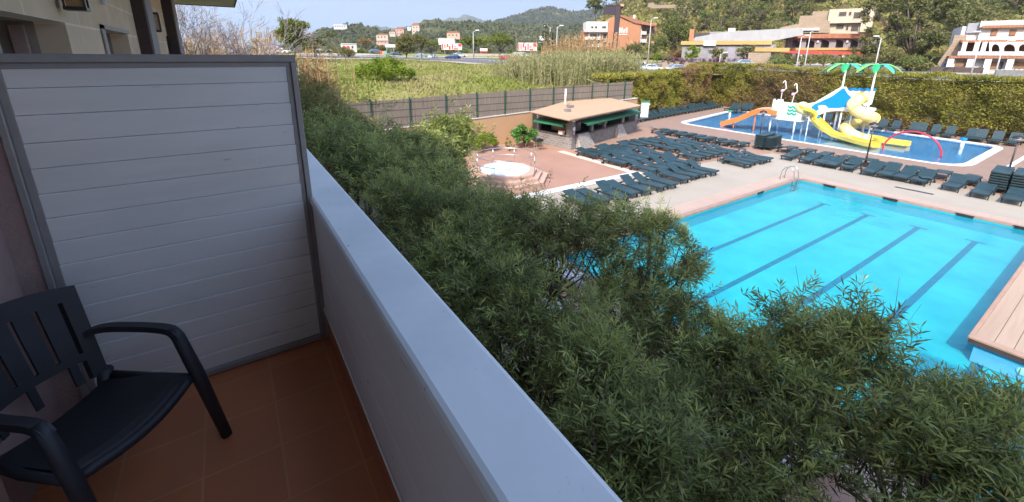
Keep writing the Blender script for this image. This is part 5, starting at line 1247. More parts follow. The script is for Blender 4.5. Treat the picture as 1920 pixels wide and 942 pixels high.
def win(F, px0, py0, px1, py1, v, m=None, frame=None):
    w = F.part('window', px0, py0, px1, py1, v-0.05, v-0.003, frame or M_WHITEWOOD, at=v)
    d = (px1-px0)*0.12; e = (py1-py0)*0.10
    F.part('pane', px0+d, py0+e, px1-d, py1-e, v-0.10, v-0.052, m or M_DG, at=v, par=w); return w
# --- orange brick hotel with white sign
h = Fac('brick_hotel', 'orange brick hotel with white balconies and a red tiled roof below the hillside', 'building', 1160, 108, 160)
h.part('wall', 1141, 42, 1197, 110, 0, 10, M_BRICKO); h.part('wall', 1095, 56, 1140.8, 110, 1.5, 9, M_BRICKO); h.part('wall', 1197.2, 44, 1226, 110, 3.0, 12, M_BRICKO)
h.poly('gable', [(1141, 41.8), (1150, 32), (1162, 30), (1197, 41.8)], 0.1, 9.9, M_BRICKO, at=0)
h.poly('roof', [(1158, 29), (1172, 30), (1232, 48.5), (1229, 50), (1190, 44)], -0.4, 12, M_ROOFT, at=0)
h.part('white_storey', 1100, 41, 1152, 58, -0.2, -0.01, M_WR) if False else h.part('white_storey', 1100, 41, 1140.5, 55.5, 1.0, 8.5, M_WR)
h.part('canopy_slab', 1095, 56, 1141, 60.5, 0.2, 1.45, mat('terrace_slab', (0.42, 0.40, 0.38), None, 2, 0.8), at=0.2)
for y0, y1 in ((63, 75), (78, 89), (92, 100)):
    for x0, x1 in ((1103, 1126), (1130, 1137)):
        win(h, x0, y0, x1, y1-1.5, 1.49, M_DG)
    h.part('balcony', 1097, y1-5.5, 1126, y1, 0.3, 1.35, M_WR, at=0.3)
for x0, x1 in ((1108, 1113), (1115, 1120), (1128, 1137)): win(h, x0, 49, x1, 54, 0.99, M_DG)
for y0, y1 in ((54, 65), (69, 80)):
    for x0, x1 in ((1188, 1197), (1203, 1212), (1216, 1221)): win(h, x0+9, y0, x1+6, y1, 2.99, M_DG)
    h.part('balcony', 1197.5, y1-6, 1212, y1, 1.6, 2.9, M_WR, at=1.6)
h.part('column', 1198, 46, 1201.5, 84, 1.2, 1.55, M_WR, at=1.2)
# roof sign letters
sg = []
for k, (x0, x1, y0, y1) in enumerate(((1161, 1163, 52, 62), (1165, 1167, 52, 62), (1163, 1165, 56, 58), (1169, 1171, 55, 62), (1171, 1174, 55, 57), (1174, 1176, 52, 62), (1160, 1176, 64, 65.5))):
    h.part('sign_letter', x0, y0, x1, y1, -0.12, -0.003, M_WR, at=0)
# chimney/white figure on roof
h.part('chimney', 1188, 28, 1191, 36, 3, 4, M_WR, at=3)
# --- dark lattice pylon sign
pl_ = C(1150, 108, 112); py_ = thing('pylon_sign', 'tall black lattice pylon carrying a dark sign board before the brick hotel', 'sign', pl_, -YAW)
sc_ = 112/794*0.98; Hh = C(1154, 12, 112).z-pl_.z
for s in (-0.45, 0.45): b = MB(); b.tube([(s*1.25, 0, 0), (s+0.55, 0, Hh)], 0.13, 6); b.build('mast', M_BLACK, py_)
b = MB()
for k in range(16):
    z0 = 2+k*(Hh-3)/16; z1 = 2+(k+1)*(Hh-3)/16; f0 = 0.55*z0/Hh; f1 = 0.55*z1/Hh; w0 = 0.56-0.11*z0/Hh
    b.tube([(-w0+f0, 0, z0), (w0+f1, 0, z1)] if k % 2 else [(w0+f0, 0, z0), (-w0+f1, 0, z1)], 0.06, 5)
b.build('lattice', M_BLACK, py_)
b = MB(); b.box(0.0-0.25, 0.9, -0.25, 0.25, Hh*0.50, Hh); b.build('cladding', mat('pylon_cladding', (0.05, 0.03, 0.035), None, 2, 0.6), py_)
b = MB(); b.box(-3.0, -0.3, -0.3, 0.3, Hh-1.9, Hh-0.1); b.build('sign_board', mat('board_dark', (0.04, 0.025, 0.04), None, 2, 0.5), py_)
b = MB(); b.box(-2.6, 1.0, -0.2, 0.2, Hh-0.05, Hh+0.2); b.build('beam', M_BLACK, py_)

# --- low restaurant with grey roof and yellow fascia
g = Fac('restaurant', 'low grey restaurant with long yellow fascia and pale metal roof', 'building', 1360, 126, 104)
g.part('wall', 1280, 84, 1448, 128, 0, 9, M_GREYW)
g.part('fascia', 1277, 77.5, 1447, 84, -0.5, 0.0, M_YELF, at=-0.5)
g.part('fascia_board', 1320, 77, 1342, 86, -0.62, -0.503, M_WR, at=-0.6)
g.poly('roof', [(1297, 77), (1304, 70), (1362, 60), (1505, 52), (1506, 66), (1447, 77)], 0.4, 10, M_GREYR, at=0.4)
g.part('roof_banner', 1302, 62, 1330, 70, 1.0, 1.2, M_DG, at=1.0); g.part('roof_banner', 1331, 60, 1392, 68, 1.0, 1.2, M_GREYW, at=1.0)
g.part('roof_sign', 1366, 53, 1378, 62, 0.8, 1.1, M_WR, at=0.8)
for k in range(8): g.part('wall_panel', 1312+k*17, 86, 1327+k*17, 110, -0.05, -0.003, mat('panel_lilac', (0.28, 0.26, 0.30), None, 1, 0.6) if k % 2 else M_GREYW, at=0)
g.part('yellow_canopy', 1408, 90, 1480, 97, -2.2, -0.3, M_YELF, at=-2.2)
g.part('brick_post', 1294, 55, 1300, 77, 0.0, 0.5, M_BRICKO, at=0)
# --- stone gate pier and wall with flowers
q = Fac('stone_pier', 'broad rough stone pier at the roadside below the yellow canopy', 'pier', 1422, 130, 98); q.part('stone', 1404, 99, 1440, 134, 0, 2.4, M_ROUGH); q.part('dark_gate', 1441, 103, 1447, 130, 0.3, 0.5, M_DG)
q = Fac('roadside_wall', 'low sandy wall with purple flowering plants along its top beside the road', 'wall', 1310, 131, 97); q.part('wall', 1242, 119, 1403, 135, 0, 0.5, M_ROUGH)
fp, fd, ft, fc = crown_pts([(q.uz(px, 116)[0], 0.4, q.uz(px, 116)[1], 1.6, 0.8, 0.55) for px in range(1255, 1400, 13)], 2600, 60, 0.35)
leaves('flowers', fp, fd, 0.25, 0.16, leafmat('purple_flower', [(0.14, 0.06, 0.12), (0.26, 0.09, 0.20), (0.12, 0.13, 0.05)], 0.7, 0.2), q.t, ft)
# --- arcaded building with tiled roof and red awning
a_ = Fac('arcade_house', 'dark arcaded restaurant with clay tiled roof and long red awning', 'building', 1560, 122, 112)
a_.part('back_wall', 1475, 74, 1640, 122, 2.2, 8, M_GREYW)
arc_x = [(1481, 1500), (1505, 1528), (1533, 1556), (1560, 1583), (1587, 1610), (1615, 1634)]
cx_ = [1477]+[(arc_x[i][1]+arc_x[i+1][0])/2 for i in range(5)]+[1638]
for px in cx_: a_.part('column', px-1.6, 74, px+1.6, 122, 0, 0.6, M_GREYW)
for x0, x1 in arc_x:
    lo, hi = x0-1, x1+1; mid = (lo+hi)/2; rr = (hi-lo)/2
    pts = [(lo-1.5, 72)]+[(hi+1.5, 72), (hi+1.5, 84)]+[(mid+rr*math.cos(t), 84-9*math.sin(t)) for t in np.linspace(0, PI, 9)]+[(lo-1.5, 84)]
    a_.poly('arch', pts, 0.05, 0.55, M_GREYW, at=0.05)
    a_.part('curtain', x0+3, 80, x0+9, 94, 2.0, 2.15, mat('pale_cloth', (0.36, 0.32, 0.34), None, 2, 0.9), at=2.0)
a_.poly('roof', [(1472, 72), (1476, 66), (1560, 63), (1632, 63.5), (1641, 68), (1640, 72)], -0.8, 8, M_ROOFT, at=-0.8)
a_.part('parapet', 1476, 90, 1640, 94.5, -0.3, -0.1, M_YELF, at=-0.3)
a_.poly('awning', [(1462, 96), (1500, 95), (1560, 96), (1600, 97), (1668, 99), (1668, 102), (1600, 103), (1520, 102), (1462, 99)], -5.0, -0.8, M_REDA, at=-5)
for px in (1500, 1540, 1580, 1620): a_.part('awning_post', px, 101, px+1, 122, -4.8, -4.7, M_WR, at=-4.8)
for px in (1532, 1587): a_.part('round_lamp', px, 76, px+3.5, 80, -0.3, 0, M_WR, at=-0.3)
# --- stepped stone house above
s_ = Fac('stone_house', 'stepped sandy stone house with square openings above the arcade', 'building', 1580, 76, 128)
s_.part('wall', 1556, 18, 1628, 78, 0, 8, M_CREAM); s_.part('wall', 1524, 22, 1555.7, 78, 1.2, 8, M_ROUGH); s_.part('tower', 1621, 14, 1633, 60, -0.8, -0.01, M_CREAM, at=-0.8)
for x0, x1, y0, y1 in ((1572, 1588, 22, 31), (1600, 1615, 22, 36), (1592, 1596, 22, 30), (1567, 1583, 46, 55), (1595, 1610, 47, 60), (1587, 1590, 47, 58)): win(s_, x0, y0, x1, y1, 0.0, M_DG, M_CREAM)
s_.poly('terrace_wall', [(1462, 52), (1500, 44), (1524, 32), (1556, 40), (1556, 62), (1462, 62)], -3, 2, M_ROUGH, at=-3)
s_.part('parapet', 1470, 54, 1536, 57, -3.4, -3.01, M_WR, at=-3.4); s_.part('slab', 1556, 39, 1622, 42.5, -0.9, -0.02, M_CREAM, at=-0.9)
s_.part('retaining_step', 1500, 30, 1524, 45, 0.5, 1.0, M_ROUGH)
# --- white house with terraces at the right
w_ = Fac('white_house', 'large white house with stone wing, arched terrace and brown shutters at right', 'building', 1850, 143, 88)
w_.part('wall', 1842, 42, 1990, 144, 3, 12, M_WR); w_.part('wall', 1805, 50, 1841.8, 144, 3.5, 12, M_WR)
w_.poly('stone_wing', [(1772, 144), (1758, 120), (1785, 82), (1790, 66), (1812, 66), (1812, 144)], 2.6, 3.4, M_ROUGH, at=2.6)
w_.part('top_parapet', 1840, 40, 1990, 48, 2.6, 2.98, M_WR, at=2.6); w_.part('roof_edge', 1843, 48.3, 1990, 50, 2.4, 2.9, M_ROOFT, at=2.4)
w_.part('terrace_slab', 1803, 76, 1990, 78.5, 0.8, 2.95, M_ROOFT, at=0.8)
w_.part('back_shade', 1806, 79, 1990, 97, 2.9, 2.98, M_WOODW, at=2.9)
w_.part('terrace_parapet', 1797, 97, 1990, 104, 0.5, 0.8, M_WR, at=0.5); w_.part('floor_slab', 1780, 106, 1990, 109.5, 0.2, 2.9, M_ROOFT, at=0.2)
for px in (1806, 1829, 1843): w_.part('pier', px, 79, px+4, 97, 0.6, 0.9, M_WR, at=0.6)
for x0, x1 in ((1858, 1876), (1881, 1905), (1909, 1932)):
    mid = (x0+x1)/2; rr = (x1-x0)/2-1.5
    pts = [(x0-3, 79)]+[(x1+2.5, 79), (x1+2.5, 97), (mid+rr, 97)]+[(mid+rr*math.cos(t), 92-9*math.sin(t)) for t in np.linspace(0, PI, 9)]+[(mid-rr, 97), (x0-3, 97)]
    w_.poly('arch', pts, 0.55, 0.9, M_WR, at=0.55)
for x0, x1 in ((1859, 1868), (1894, 1903)): win(w_, x0, 56, x1, 68, 2.99, M_WOODW, M_WOODW)
w_.part('terrace_glazing', 1816, 44, 1842, 62, 3.2, 3.45, mat('grey_glazing', (0.3, 0.3, 0.34), None, 2, 0.3), at=3.2)
w_.part('ground_glazing', 1790, 112, 1813, 128, 1.0, 1.3, M_WR, at=1.0); w_.part('ground_window', 1793, 114, 1811, 125, 0.9, 0.98, M_WOODW, at=0.9)
for x0, x1 in ((1852, 1870), (1870, 1880), (1885, 1902), (1902, 1930)): win(w_, x0+1, 114, x1-1, 132, 1.3, M_WOODW if x0 != 1870 else M_DG, M_WR)
w_.part('ground_wall', 1813, 110, 1990, 144, 1.3, 2.9, M_WR, at=1.3)
for px in (1778, 1815, 1848, 1890): w_.part('column', px, 109.6, px+3.5, 142, 0.3, 0.6, M_WR, at=0.3)
for k in range(9): w_.part('palm_pot_wall', 1868+k*9, 130, 1870+k*9, 141, -0.5, -0.4, M_WR, at=-0.5)
q = Fac('parked_van', 'blue van parked by the left corner of the white house', 'van', 1778, 127, 90)
q.part('body', 1768, 119, 1788, 126, 0, 1.8, mat('blue_paint', (0.08, 0.22, 0.45), None, 2, 0.3)); q.part('windows', 1770, 119.8, 1785, 122.3, -0.01, -0.002, M_GLASS)
for px in (1771, 1783): q.part('wheel', px, 124.5, px+3, 127.5, -0.05, 0.3, M_BLACK)
q = Fac('roadside_wall', 'dark brown slatted wall with pale coping at the road in front of the white house', 'wall', 1800, 141, 84); q.part('slats', 1746, 127, 1842, 139, 0, 0.3, mat('dark_slats', (0.09, 0.065, 0.06), (0.06, 0.045, 0.04), 4, 0.9)); q.part('coping', 1740, 139.5, 1935, 147, -0.6, -0.2, M_PAVE)
q = Fac('roadside_wall', 'grey slatted wall at the right edge in front of the white house', 'wall', 1900, 146, 80); q.part('slats', 1868, 133, 1990, 143, 0, 0.3, mat('grey_slats', (0.2, 0.2, 0.2), (0.14, 0.14, 0.14), 4, 0.9))

# --- far left roadside shops and houses
def house(label, px0, py0, px1, py1, dist, wallm, roofm, nwin=3, gable=True, cat='house', group=None, rows_=1):
    F_ = Fac('house', label, cat, (px0+px1)/2, py1, dist, group); dp = max((px1-px0)/794*dist*0.6, 2)
    F_.part('wall', px0, py0, px1, py1+3, 0, dp, wallm)
    if gable: F_.poly('roof', [(px0-1, py0), (px0+(px1-px0)*.2, py0-(py1-py0)*.32), (px1-(px1-px0)*.2, py0-(py1-py0)*.32), (px1+1, py0)], -0.3, dp+0.3, roofm, at=0)
    else: F_.part('roof', px0-.6, py0-1.0, px1+.6, py0, -0.2, dp+0.2, roofm, at=0)
    for r in range(rows_):
        for i in range(nwin):
            w = (px1-px0)/(nwin+0.5); x0 = px0+w*(i+0.35); hh = (py1-py0)/rows_; win(F_, x0, py0+hh*(r+.25), x0+w*0.5, py0+hh*(r+.7), 0, M_DG)
    return F_
GH = 'villas on the far wooded hill'
M_PEACH = mat('peach_render', (0.541, 0.344, 0.230), None, 0.5, 0.9); M_PINK = mat('pink_render', (0.492, 0.295, 0.246), None, 0.5, 0.9)
hs = [('white long villa on the crest of the left hill', 626, 47.5, 650, 52.5, 560, M_WR, M_WR, 5, False, 1), ('cream villa on the hill slope with a tiled roof, leftmost of the slope villas', 706, 66, 727, 74, 430, M_CREAM, M_ROOFT, 3, True, 1),
      ('pale pink low villa just below the cream villa', 706, 78, 728, 83, 380, M_PINK, M_ROOFT, 3, True, 1), ('tall pink villa with two storeys at mid slope', 742, 55, 757, 67, 500, M_PINK, M_ROOFT, 2, True, 2),
      ('tall cream villa with stacked terraces right of the pink one', 773, 48, 786, 63, 520, M_CREAM, M_ROOFT, 2, True, 2), ('small white house in the trees under the stacked villa', 764, 52, 771, 55, 540, M_WR, M_WR, 1, False, 1),
      ('orange villa with terracotta roof on the slope above the red and white store', 838, 62, 862, 71, 400, M_PEACH, M_ROOFT, 3, True, 1), ('small white villa hidden in woods beside the cypresses', 1012, 69, 1020, 75, 420, M_WR, M_WR, 1, False, 1),
      ('cream terrace house left of the large pines', 730, 60, 741, 66, 480, M_CREAM, M_ROOFT, 2, True, 1)]
for l_, x0, y0, x1, y1, d_, wm, rm_, nw, gb_, rws in hs: house(l_, x0, y0, x1, y1, d_, wm, rm_, nw, gb_, group=GH, rows_=rws)
house('white shop building with red sign beside the palm, left of the road', 640, 83, 668, 95, 150, M_WR, M_WR, 3, False, 'building')
house('white flat roofed store above the left red and white panels', 822, 73, 852, 81, 190, M_WR, M_WR, 0, False, 'building')
house('large white industrial hall at the left end of the road', 484, 84, 520, 101, 128, M_WR, M_GREYR, 2, False, 'building')
M_REDP = mat('red_panel', (0.66, 0.04, 0.06), None, 3, 0.6); M_SIGNB = mat('sign_blue', (0.02, 0.07, 0.5), None, 3, 0.5)
def panel(label, px0, py0, px1, py1, dist, blocks, base=M_WR, posts=True, name='billboard', cat='billboard'):
    F_ = Fac(name, label, cat, (px0+px1)/2, py1+6, dist); F_.part('board', px0, py0, px1, py1, 0, 0.25, base)
    for (a, b, c, d, m_) in blocks: F_.part('print', px0+(px1-px0)*a, py0+(py1-py0)*b, px0+(px1-px0)*c, py0+(py1-py0)*d, -0.03, -0.003, m_, at=0)
    if posts:
        for f_ in (0.15, 0.85): x = px0+(px1-px0)*f_; F_.part('post', x-.3, py1, x+.3, py1+8, 0.1, 0.2, M_GREYW, at=0)
rb = [(0.02, .05, .08, .95, M_REDP), (.14, .1, .19, .8, M_REDP), (.25, .05, .33, .6, M_REDP), (.36, .4, .44, .95, M_REDP), (.5, .1, .56, .9, M_REDP), (.6, .45, .72, .6, M_REDP), (.6, .75, .8, .95, M_REDP), (.82, .05, .98, .5, M_REDP)]
panel('red and white lettered shop panels left of the umbrella pines', 828, 82, 866, 93.5, 172, rb)
panel('red and white lettered billboard right of the umbrella pines', 971, 80.5, 1007, 95.5, 155, rb)
panel('plain white billboard in front of the round roadside tree', 722, 83.5, 741, 89, 175, [])
panel('blue and white shop sign above the reeds at far left, left one', 484, 83, 493, 87, 126, [(.1, .2, .5, .8, M_WR)], M_SIGNB, False, 'shop_sign', 'sign')
panel('blue shop sign above the reeds at far left, right one', 508, 82, 519, 87, 126, [], M_SIGNB, False, 'shop_sign', 'sign')
panel('small red and white board with green below beside the white shop', 643, 88, 656, 93, 148, [(.1, .6, .9, .95, M_BRIGHT)], M_REDP, True)
panel('small striped pennant board in red, yellow and green by the road', 713, 96, 725, 103, 140, [(.35, 0, .65, 1, M_YELF), (.66, 0, .99, 1, mat('sign_aqua', (0.1, .4, .35), None, 2, .6))], M_REDP, True)
panel('white and red petrol canopy behind the umbrella pines', 900, 91, 914, 98, 165, [(0, .7, 1, 1, M_REDP)], M_WR, True, 'canopy', 'canopy')
panel('yellow roofed kiosk with dark shutter at the far left', 472, 74, 510, 80, 132, [(0, .55, .4, 1, M_DG), (.6, .0, 1, .4, M_ROOFT)], mat('ochre_shop', (0.35, 0.28, 0.1), None, 1, .8), True, 'kiosk', 'kiosk')
q = Fac('perimeter_wall', 'long pale wall behind the road beneath the umbrella pines', 'wall', 960, 108, 150); q.part('wall', 850, 101.5, 1000, 107.5, 0, 0.4, M_PAVE)
q = Fac('perimeter_wall', 'pinkish wall behind the tan reeds left of the brick hotel', 'wall', 1080, 110, 140); q.part('wall', 1022, 97, 1142, 112, 0, 0.4, mat('pink_wall', (0.55, 0.42, 0.36), (0.5, 0.38, 0.33), 0.6, 0.9))
q = Fac('bus_shelter', 'small grey bus shelter with thin posts beside the red car', 'shelter', 975, 112, 130); q.part('roof', 961, 98, 985, 101, 0, 2, M_GREYR)
for px in (963, 972, 983): q.part('post', px, 101, px+.8, 112, 0.2, 0.3, M_GREYW)

# ================================================================== street lamps
M_GALV = mat('galvanised_steel', (0.42, 0.41, 0.42), None, 3, 0.5)
def street_lamp(px_b, py_b, px_t, py_t, dist, label, arm=1):
    o = C(px_b, py_b, dist); top = C(px_t, py_t, dist).z; t = thing('street_lamp', label, 'street lamp', o, -YAW, 'street lamps along the road'); h = top-o.z; k = dist/100
    b = MB(); b.tube([(0, 0, -0.6), (0, 0, h)], [0.13*k, 0.07*k], 8); b.build('pole', M_GALV, t, smooth=True)
    b = MB(); b.tube([(0, 0, h-0.05), (arm*0.7*k, 0, h+0.25*k)], 0.05*k, 6); b.build('arm', M_GALV, t)
    b = MB(); b.bbox(min(arm*0.5, arm*1.4)*k, max(arm*0.5, arm*1.4)*k, -0.2*k, 0.2*k, h+0.2*k, h+0.42*k, 0.05*k); b.build('lamp_head', M_WR, t)
street_lamp(1214, 120, 1220, 37, 100, 'tall street lamp standing before the brick hotel', 1)
street_lamp(888, 112, 888, 60, 118, 'street lamp between the two umbrella pines', 1)
street_lamp(1043, 110, 1043, 51, 118, 'street lamp rising from the tan reeds right of the cypress', 1)
street_lamp(1030, 112, 1030, 52, 150, 'thinner street lamp beside the cypress', -1)
street_lamp(1489, 150, 1503, 70, 75, 'street lamp left of the arcade, its pole behind the hedge top', 1)
street_lamp(1504, 150, 1516, 60, 78, 'taller street lamp in front of the first arches', 1)
street_lamp(1635, 150, 1642, 72, 80, 'street lamp by the end of the red awning', -1)
street_lamp(1817, 152, 1838, 64, 80, 'street lamp in front of the left part of the white house', -1)
street_lamp(1862, 152, 1894, 80, 80, 'leaning white pole in front of the arches of the white house', 1)
street_lamp(1349, 118, 1351, 102, 95, 'short lamp post on the roadside wall', 1)

# ================================================================== cars
CARPAINT = {}
def car(px, py, dist, yaw_, col, label, group='cars on the far road', s=1.0):
    o = C(px, py, dist) if dist else T(px, py, 0.32); t = thing('parked_car' if 'parked' in label else 'car', label, 'car', o, yaw_, group)
    m = CARPAINT.setdefault(col, mat('car_paint', col, tuple(x*.9 for x in col), 1, 0.25, coat=0.5))
    pr = [(-2.15, .30), (2.15, .30), (2.2, .62), (2.05, .78), (1.15, .90), (0.55, 1.38), (-1.0, 1.42), (-1.75, .98), (-2.15, .92), (-2.2, .55)]
    b = MB(Matrix.Scale(s, 4)); n = len(pr); vs = []
    for y, k in ((-.86, .96), (-.80, 1), (.80, 1), (.86, .96)):
        for x, z in pr: yy = y*(0.80 if z > 1.0 else 1); vs.append((x*k, yy, z if k == 1 else z*.98+.01))
    b.add(vs, [tuple(range(n-1, -1, -1)), tuple(3*n+i for i in range(n))]+[(r*n+i, r*n+(i+1) % n, (r+1)*n+(i+1) % n, (r+1)*n+i) for r in range(3) for i in range(n)]); b.build('body', m, t)
    g_ = MB(Matrix.Scale(s, 4))
    for sy in (-1, 1):
        yy = sy*0.868; yt = sy*0.708; g_.add([(0.98, yy, .92), (0.50, yt, 1.33), (-0.95, yt, 1.36), (-1.55, yy, .98)], [(0, 1, 2, 3)])
    g_.add([(1.19, -.72, .90), (0.60, -.58, 1.37), (0.60, .58, 1.37), (1.19, .72, .90)], [(0, 1, 2, 3)]); g_.add([(-1.81, -.70, .99), (-1.05, -.58, 1.41), (-1.05, .58, 1.41), (-1.81, .70, .99)], [(0, 1, 2, 3)])
    g_.build('windows', M_GLASS, t)
    for sx in (-1.35, 1.35):
        for sy in (-1, 1): w = MB(Matrix.Scale(s, 4)); w.cyl((sx, sy*0.68, .32), (sx, sy*0.885, .32), .32, n=14); w.build('wheel', M_BLACK, t)
    for sy in (-1, 1): w = MB(Matrix.Scale(s, 4)); w.box(2.17, 2.22, sy*.6-.18, sy*.6+.18, .60, .74); w.build('headlight', M_WR, t)
    return t
A0 = -YAW
car(1220, 134, 93, A0+0.15, (0.75, 0.75, 0.76), 'white estate car driving on the road left of the silver car')
car(1271, 135, 90, A0+0.1, (0.30, 0.34, 0.42), 'silver blue saloon car at the end of the hedge')
car(1193, 122, 112, A0+0.2, (0.74, 0.75, 0.76), 'white car parked by the bushes below the brick hotel')
car(1395, 126, 95, A0, (0.35, 0.38, 0.42), 'grey car roof just showing beside the stone pier')
car(974, 123, 86, A0+1.35, (0.36, 0.02, 0.06), 'dark red car seen from behind, nearest on the far road')
car(952, 113, 118, A0+0.1, (0.45, 0.03, 0.04), 'small red car under the right umbrella pine')
car(849, 112, 122, A0+2.6, (0.03, 0.04, 0.12), 'dark blue car at the left end of the wide road')
car(812, 110.5, 138, A0+1.4, (0.42, 0.47, 0.55), 'pale blue car right of the round roadside tree')
car(791, 109, 140, A0+0.1, (0.16, 0.24, 0.28), 'teal grey car beside the round roadside tree')
car(862, 108, 140, A0+0.4, (0.5, 0.5, 0.5), 'light grey car just behind the dark blue car')
for i, (px, py, d_, c_, nm) in enumerate(((528, 101, 125, (0.6, 0.6, 0.62), 'light car parked by the blue shop sign'), (606, 98, 125, (0.5, 0.52, 0.56), 'grey car half hidden by the dark roadside bush'), (705, 101, 145, (0.12, 0.14, 0.2), 'dark car near the plain white billboard'), (742, 106, 150, (0.08, 0.1, 0.16), 'dark car left of the round roadside tree'), (994, 109, 135, (0.7, 0.7, 0.7), 'white car parked behind the bus shelter'), (1008, 110, 132, (0.06, 0.06, 0.07), 'dark car parked left of the cypress'), (1101, 105, 145, (0.72, 0.72, 0.72), 'white car parked below the hotel balconies'), (1117, 104, 150, (0.1, 0.1, 0.12), 'dark car parked below the hotel balconies'))):
    car(px, py, d_, A0+0.3*i, c_, nm)

# ================================================================== far trees
def far_tree(kind, label, px, pyb, pyt, wpx, dist, m, n, leaf=0.5, group=None, trunk_frac=0.35, lobes=5, flat=False, seed=0, sig=0.32, pos=None):
    o = pos if pos is not None else C(px, pyb, dist); top = C(px, pyt, dist).z if pos is None else None
    d_ = math.hypot(o.x, o.y); h = (top-o.z) if top is not None else pyt; w = wpx/794*d_/2 if pos is None else wpx
    r = np.random.default_rng(seed+int(px)); B = []
    zc = o.z+h*(trunk_frac+1)/2; rz = h*(1-trunk_frac)/2
    if flat: B = [(o.x+r.uniform(-.5, .5)*w, o.y+r.uniform(-.5, .5)*w, o.z+h-rz*0.95+r.uniform(-.15, .1)*rz, w*0.62, w*0.62, rz*0.95) for _ in range(lobes)]
    else:
        B = [(o.x, o.y, zc, w*0.85, w*0.85, rz*1.0)]+[(o.x+r.uniform(-.5, .5)*w, o.y+r.uniform(-.5, .5)*w, zc+r.uniform(-.55, .5)*rz, w*0.6, w*0.6, rz*0.5) for _ in range(lobes)]
    return shrub(kind, label, (o.x, o.y, o.z-0.3), B, n, leaf, leaf*0.45, m, clumps=max(14, n//45), sig=sig, cat='tree', group=group, stem=max(0.02*h, 0.06), flat=0.8)
far_tree('pine_tree', 'smaller grey green tree right of the tall dark pine', 590, 104, 72, 34, 90, M_OLIVE, 1800, 0.42, seed=2, trunk_frac=0.1)
far_tree('roadside_tree', 'round olive tree standing at the near edge of the road', 762, 116, 60, 42, 108, M_OLIVE, 4200, 0.45, seed=3, trunk_frac=0.06, lobes=8)
far_tree('roadside_tree', 'slim olive tree behind the round roadside tree', 791, 110, 64, 26, 120, M_OLIVE, 1800, 0.45, seed=4, trunk_frac=0.1)
M_UMB = leafmat('umbrella_pine_needles', [(0.063, 0.084, 0.014), (0.120, 0.148, 0.025), (0.176, 0.204, 0.035), (0.141, 0.162, 0.032)], 0.65, 0.3)
far_tree('pine_tree', 'tall egg shaped olive green pine rising above the reeds left of the road', 553, 104, 34, 50, 78, M_UMB, 9000, 0.40, seed=1, trunk_frac=0.10, lobes=10)
far_tree('umbrella_pine', 'flat topped umbrella pine, leftmost, right of the round tree', 811, 110, 76, 36, 130, M_UMB, 2000, 0.45, 'umbrella pines by the road', 0.5, 5, True, 5)
far_tree('umbrella_pine', 'flat topped umbrella pine behind the street lamp', 888, 108, 69, 46, 128, M_UMB, 3600, 0.5, 'umbrella pines by the road', 0.42, 6, True, 6)
far_tree('umbrella_pine', 'large domed umbrella pine with bare trunk, right one by the road', 936, 112, 65, 52, 118, M_UMB, 4200, 0.42, 'umbrella pines by the road', 0.42, 7, True, 7)
far_tree('autumn_tree', 'thin orange brown tree between the billboards', 688, 104, 70, 22, 130, leafmat('rust_leaf', [(0.2, 0.11, 0.05), (0.32, 0.18, 0.08), (0.2, 0.2, 0.06)], .7, .3), 900, 0.4, seed=8)
for i, (px, pyt, w, nm) in enumerate(((1022, 50, 13, 'tall narrow cypress left of the tan reeds'), (1033, 64, 10, 'shorter cypress right of the tall one'))):
    o = C(px, 106, 135); h = C(px, pyt, 135).z-o.z; ww = w/794*135/2
    shrub('cypress', nm, (o.x, o.y, o.z-.3), [(o.x, o.y, o.z+h*(.12+.16*k), ww*(1-.12*abs(k-1.5)), ww*(1-.12*abs(k-1.5)), h*.16) for k in range(6)], 1500, 0.4, 0.16, leafmat('cypress_leaf', [(0.03, 0.05, 0.015), (0.06, 0.09, 0.025)], .6, .1), 40, 0.35, 'tree', 'cypresses')
q = C(640, 104, 135); pt_ = thing('palm_tree', 'slim palm tree on the roadside beside the white shop', 'tree', (q.x, q.y, q.z-.3)); hp = C(624, 64, 135).z-q.z
b = MB(); b.tube([(0, 0, 0), (-1.5, .8, hp*.6), (-2.3, 1.2, hp)], 0.2, 7); b.build('trunk', M_BARK, pt_)
fr_p, fr_d = [], []
for k in range(26):
    an = k*2.4; el = rng.uniform(-.3, .9); d = np.array([math.cos(an)*math.cos(el), math.sin(an)*math.cos(el), math.sin(el)])
    for s in np.linspace(0.2, 1.8, 8): fr_p.append(np.array([-2.3, 1.2, hp])+d*s+np.array([0, 0, -.25*s*s])); fr_d.append(d+np.array([0, 0, -.6]))
leaves('crown', np.array(fr_p), np.array(fr_d), 0.7, 0.25, M_OLIVE, pt_)
# big trees around the right buildings
far_tree('pine_tree', 'tall lone pine on the skyline above the brick hotel', 1117, 40, -6, 36, 210, M_PINE, 2200, 0.75, seed=9, trunk_frac=0.35, lobes=6)
far_tree('cedar_tree', 'dark layered cedar right of the brick hotel', 1262, 118, 30, 62, 118, M_PINE, 6000, 0.5, seed=10, trunk_frac=0.12, lobes=12, sig=0.26)
BIGM = leafmat('carob_leaf', [(0.070, 0.078, 0.025), (0.110, 0.124, 0.042), (0.156, 0.160, 0.056), (0.184, 0.147, 0.064)], .6, .2)
def big_mass(label, blobs, base, n, m=BIGM, leaf=0.42, clumps=130, sig=0.16):
    o = C(*base); B = []
    for px, py, d, r1, r2 in blobs: q = C(px, py, d); B.append((q.x, q.y, q.z, r1, r1, r2))
    return shrub('broad_tree', label, (o.x, o.y, o.z-.4), B, n, leaf, leaf*.45, m, clumps, sig, 'tree', None, 0.35, 0.8)
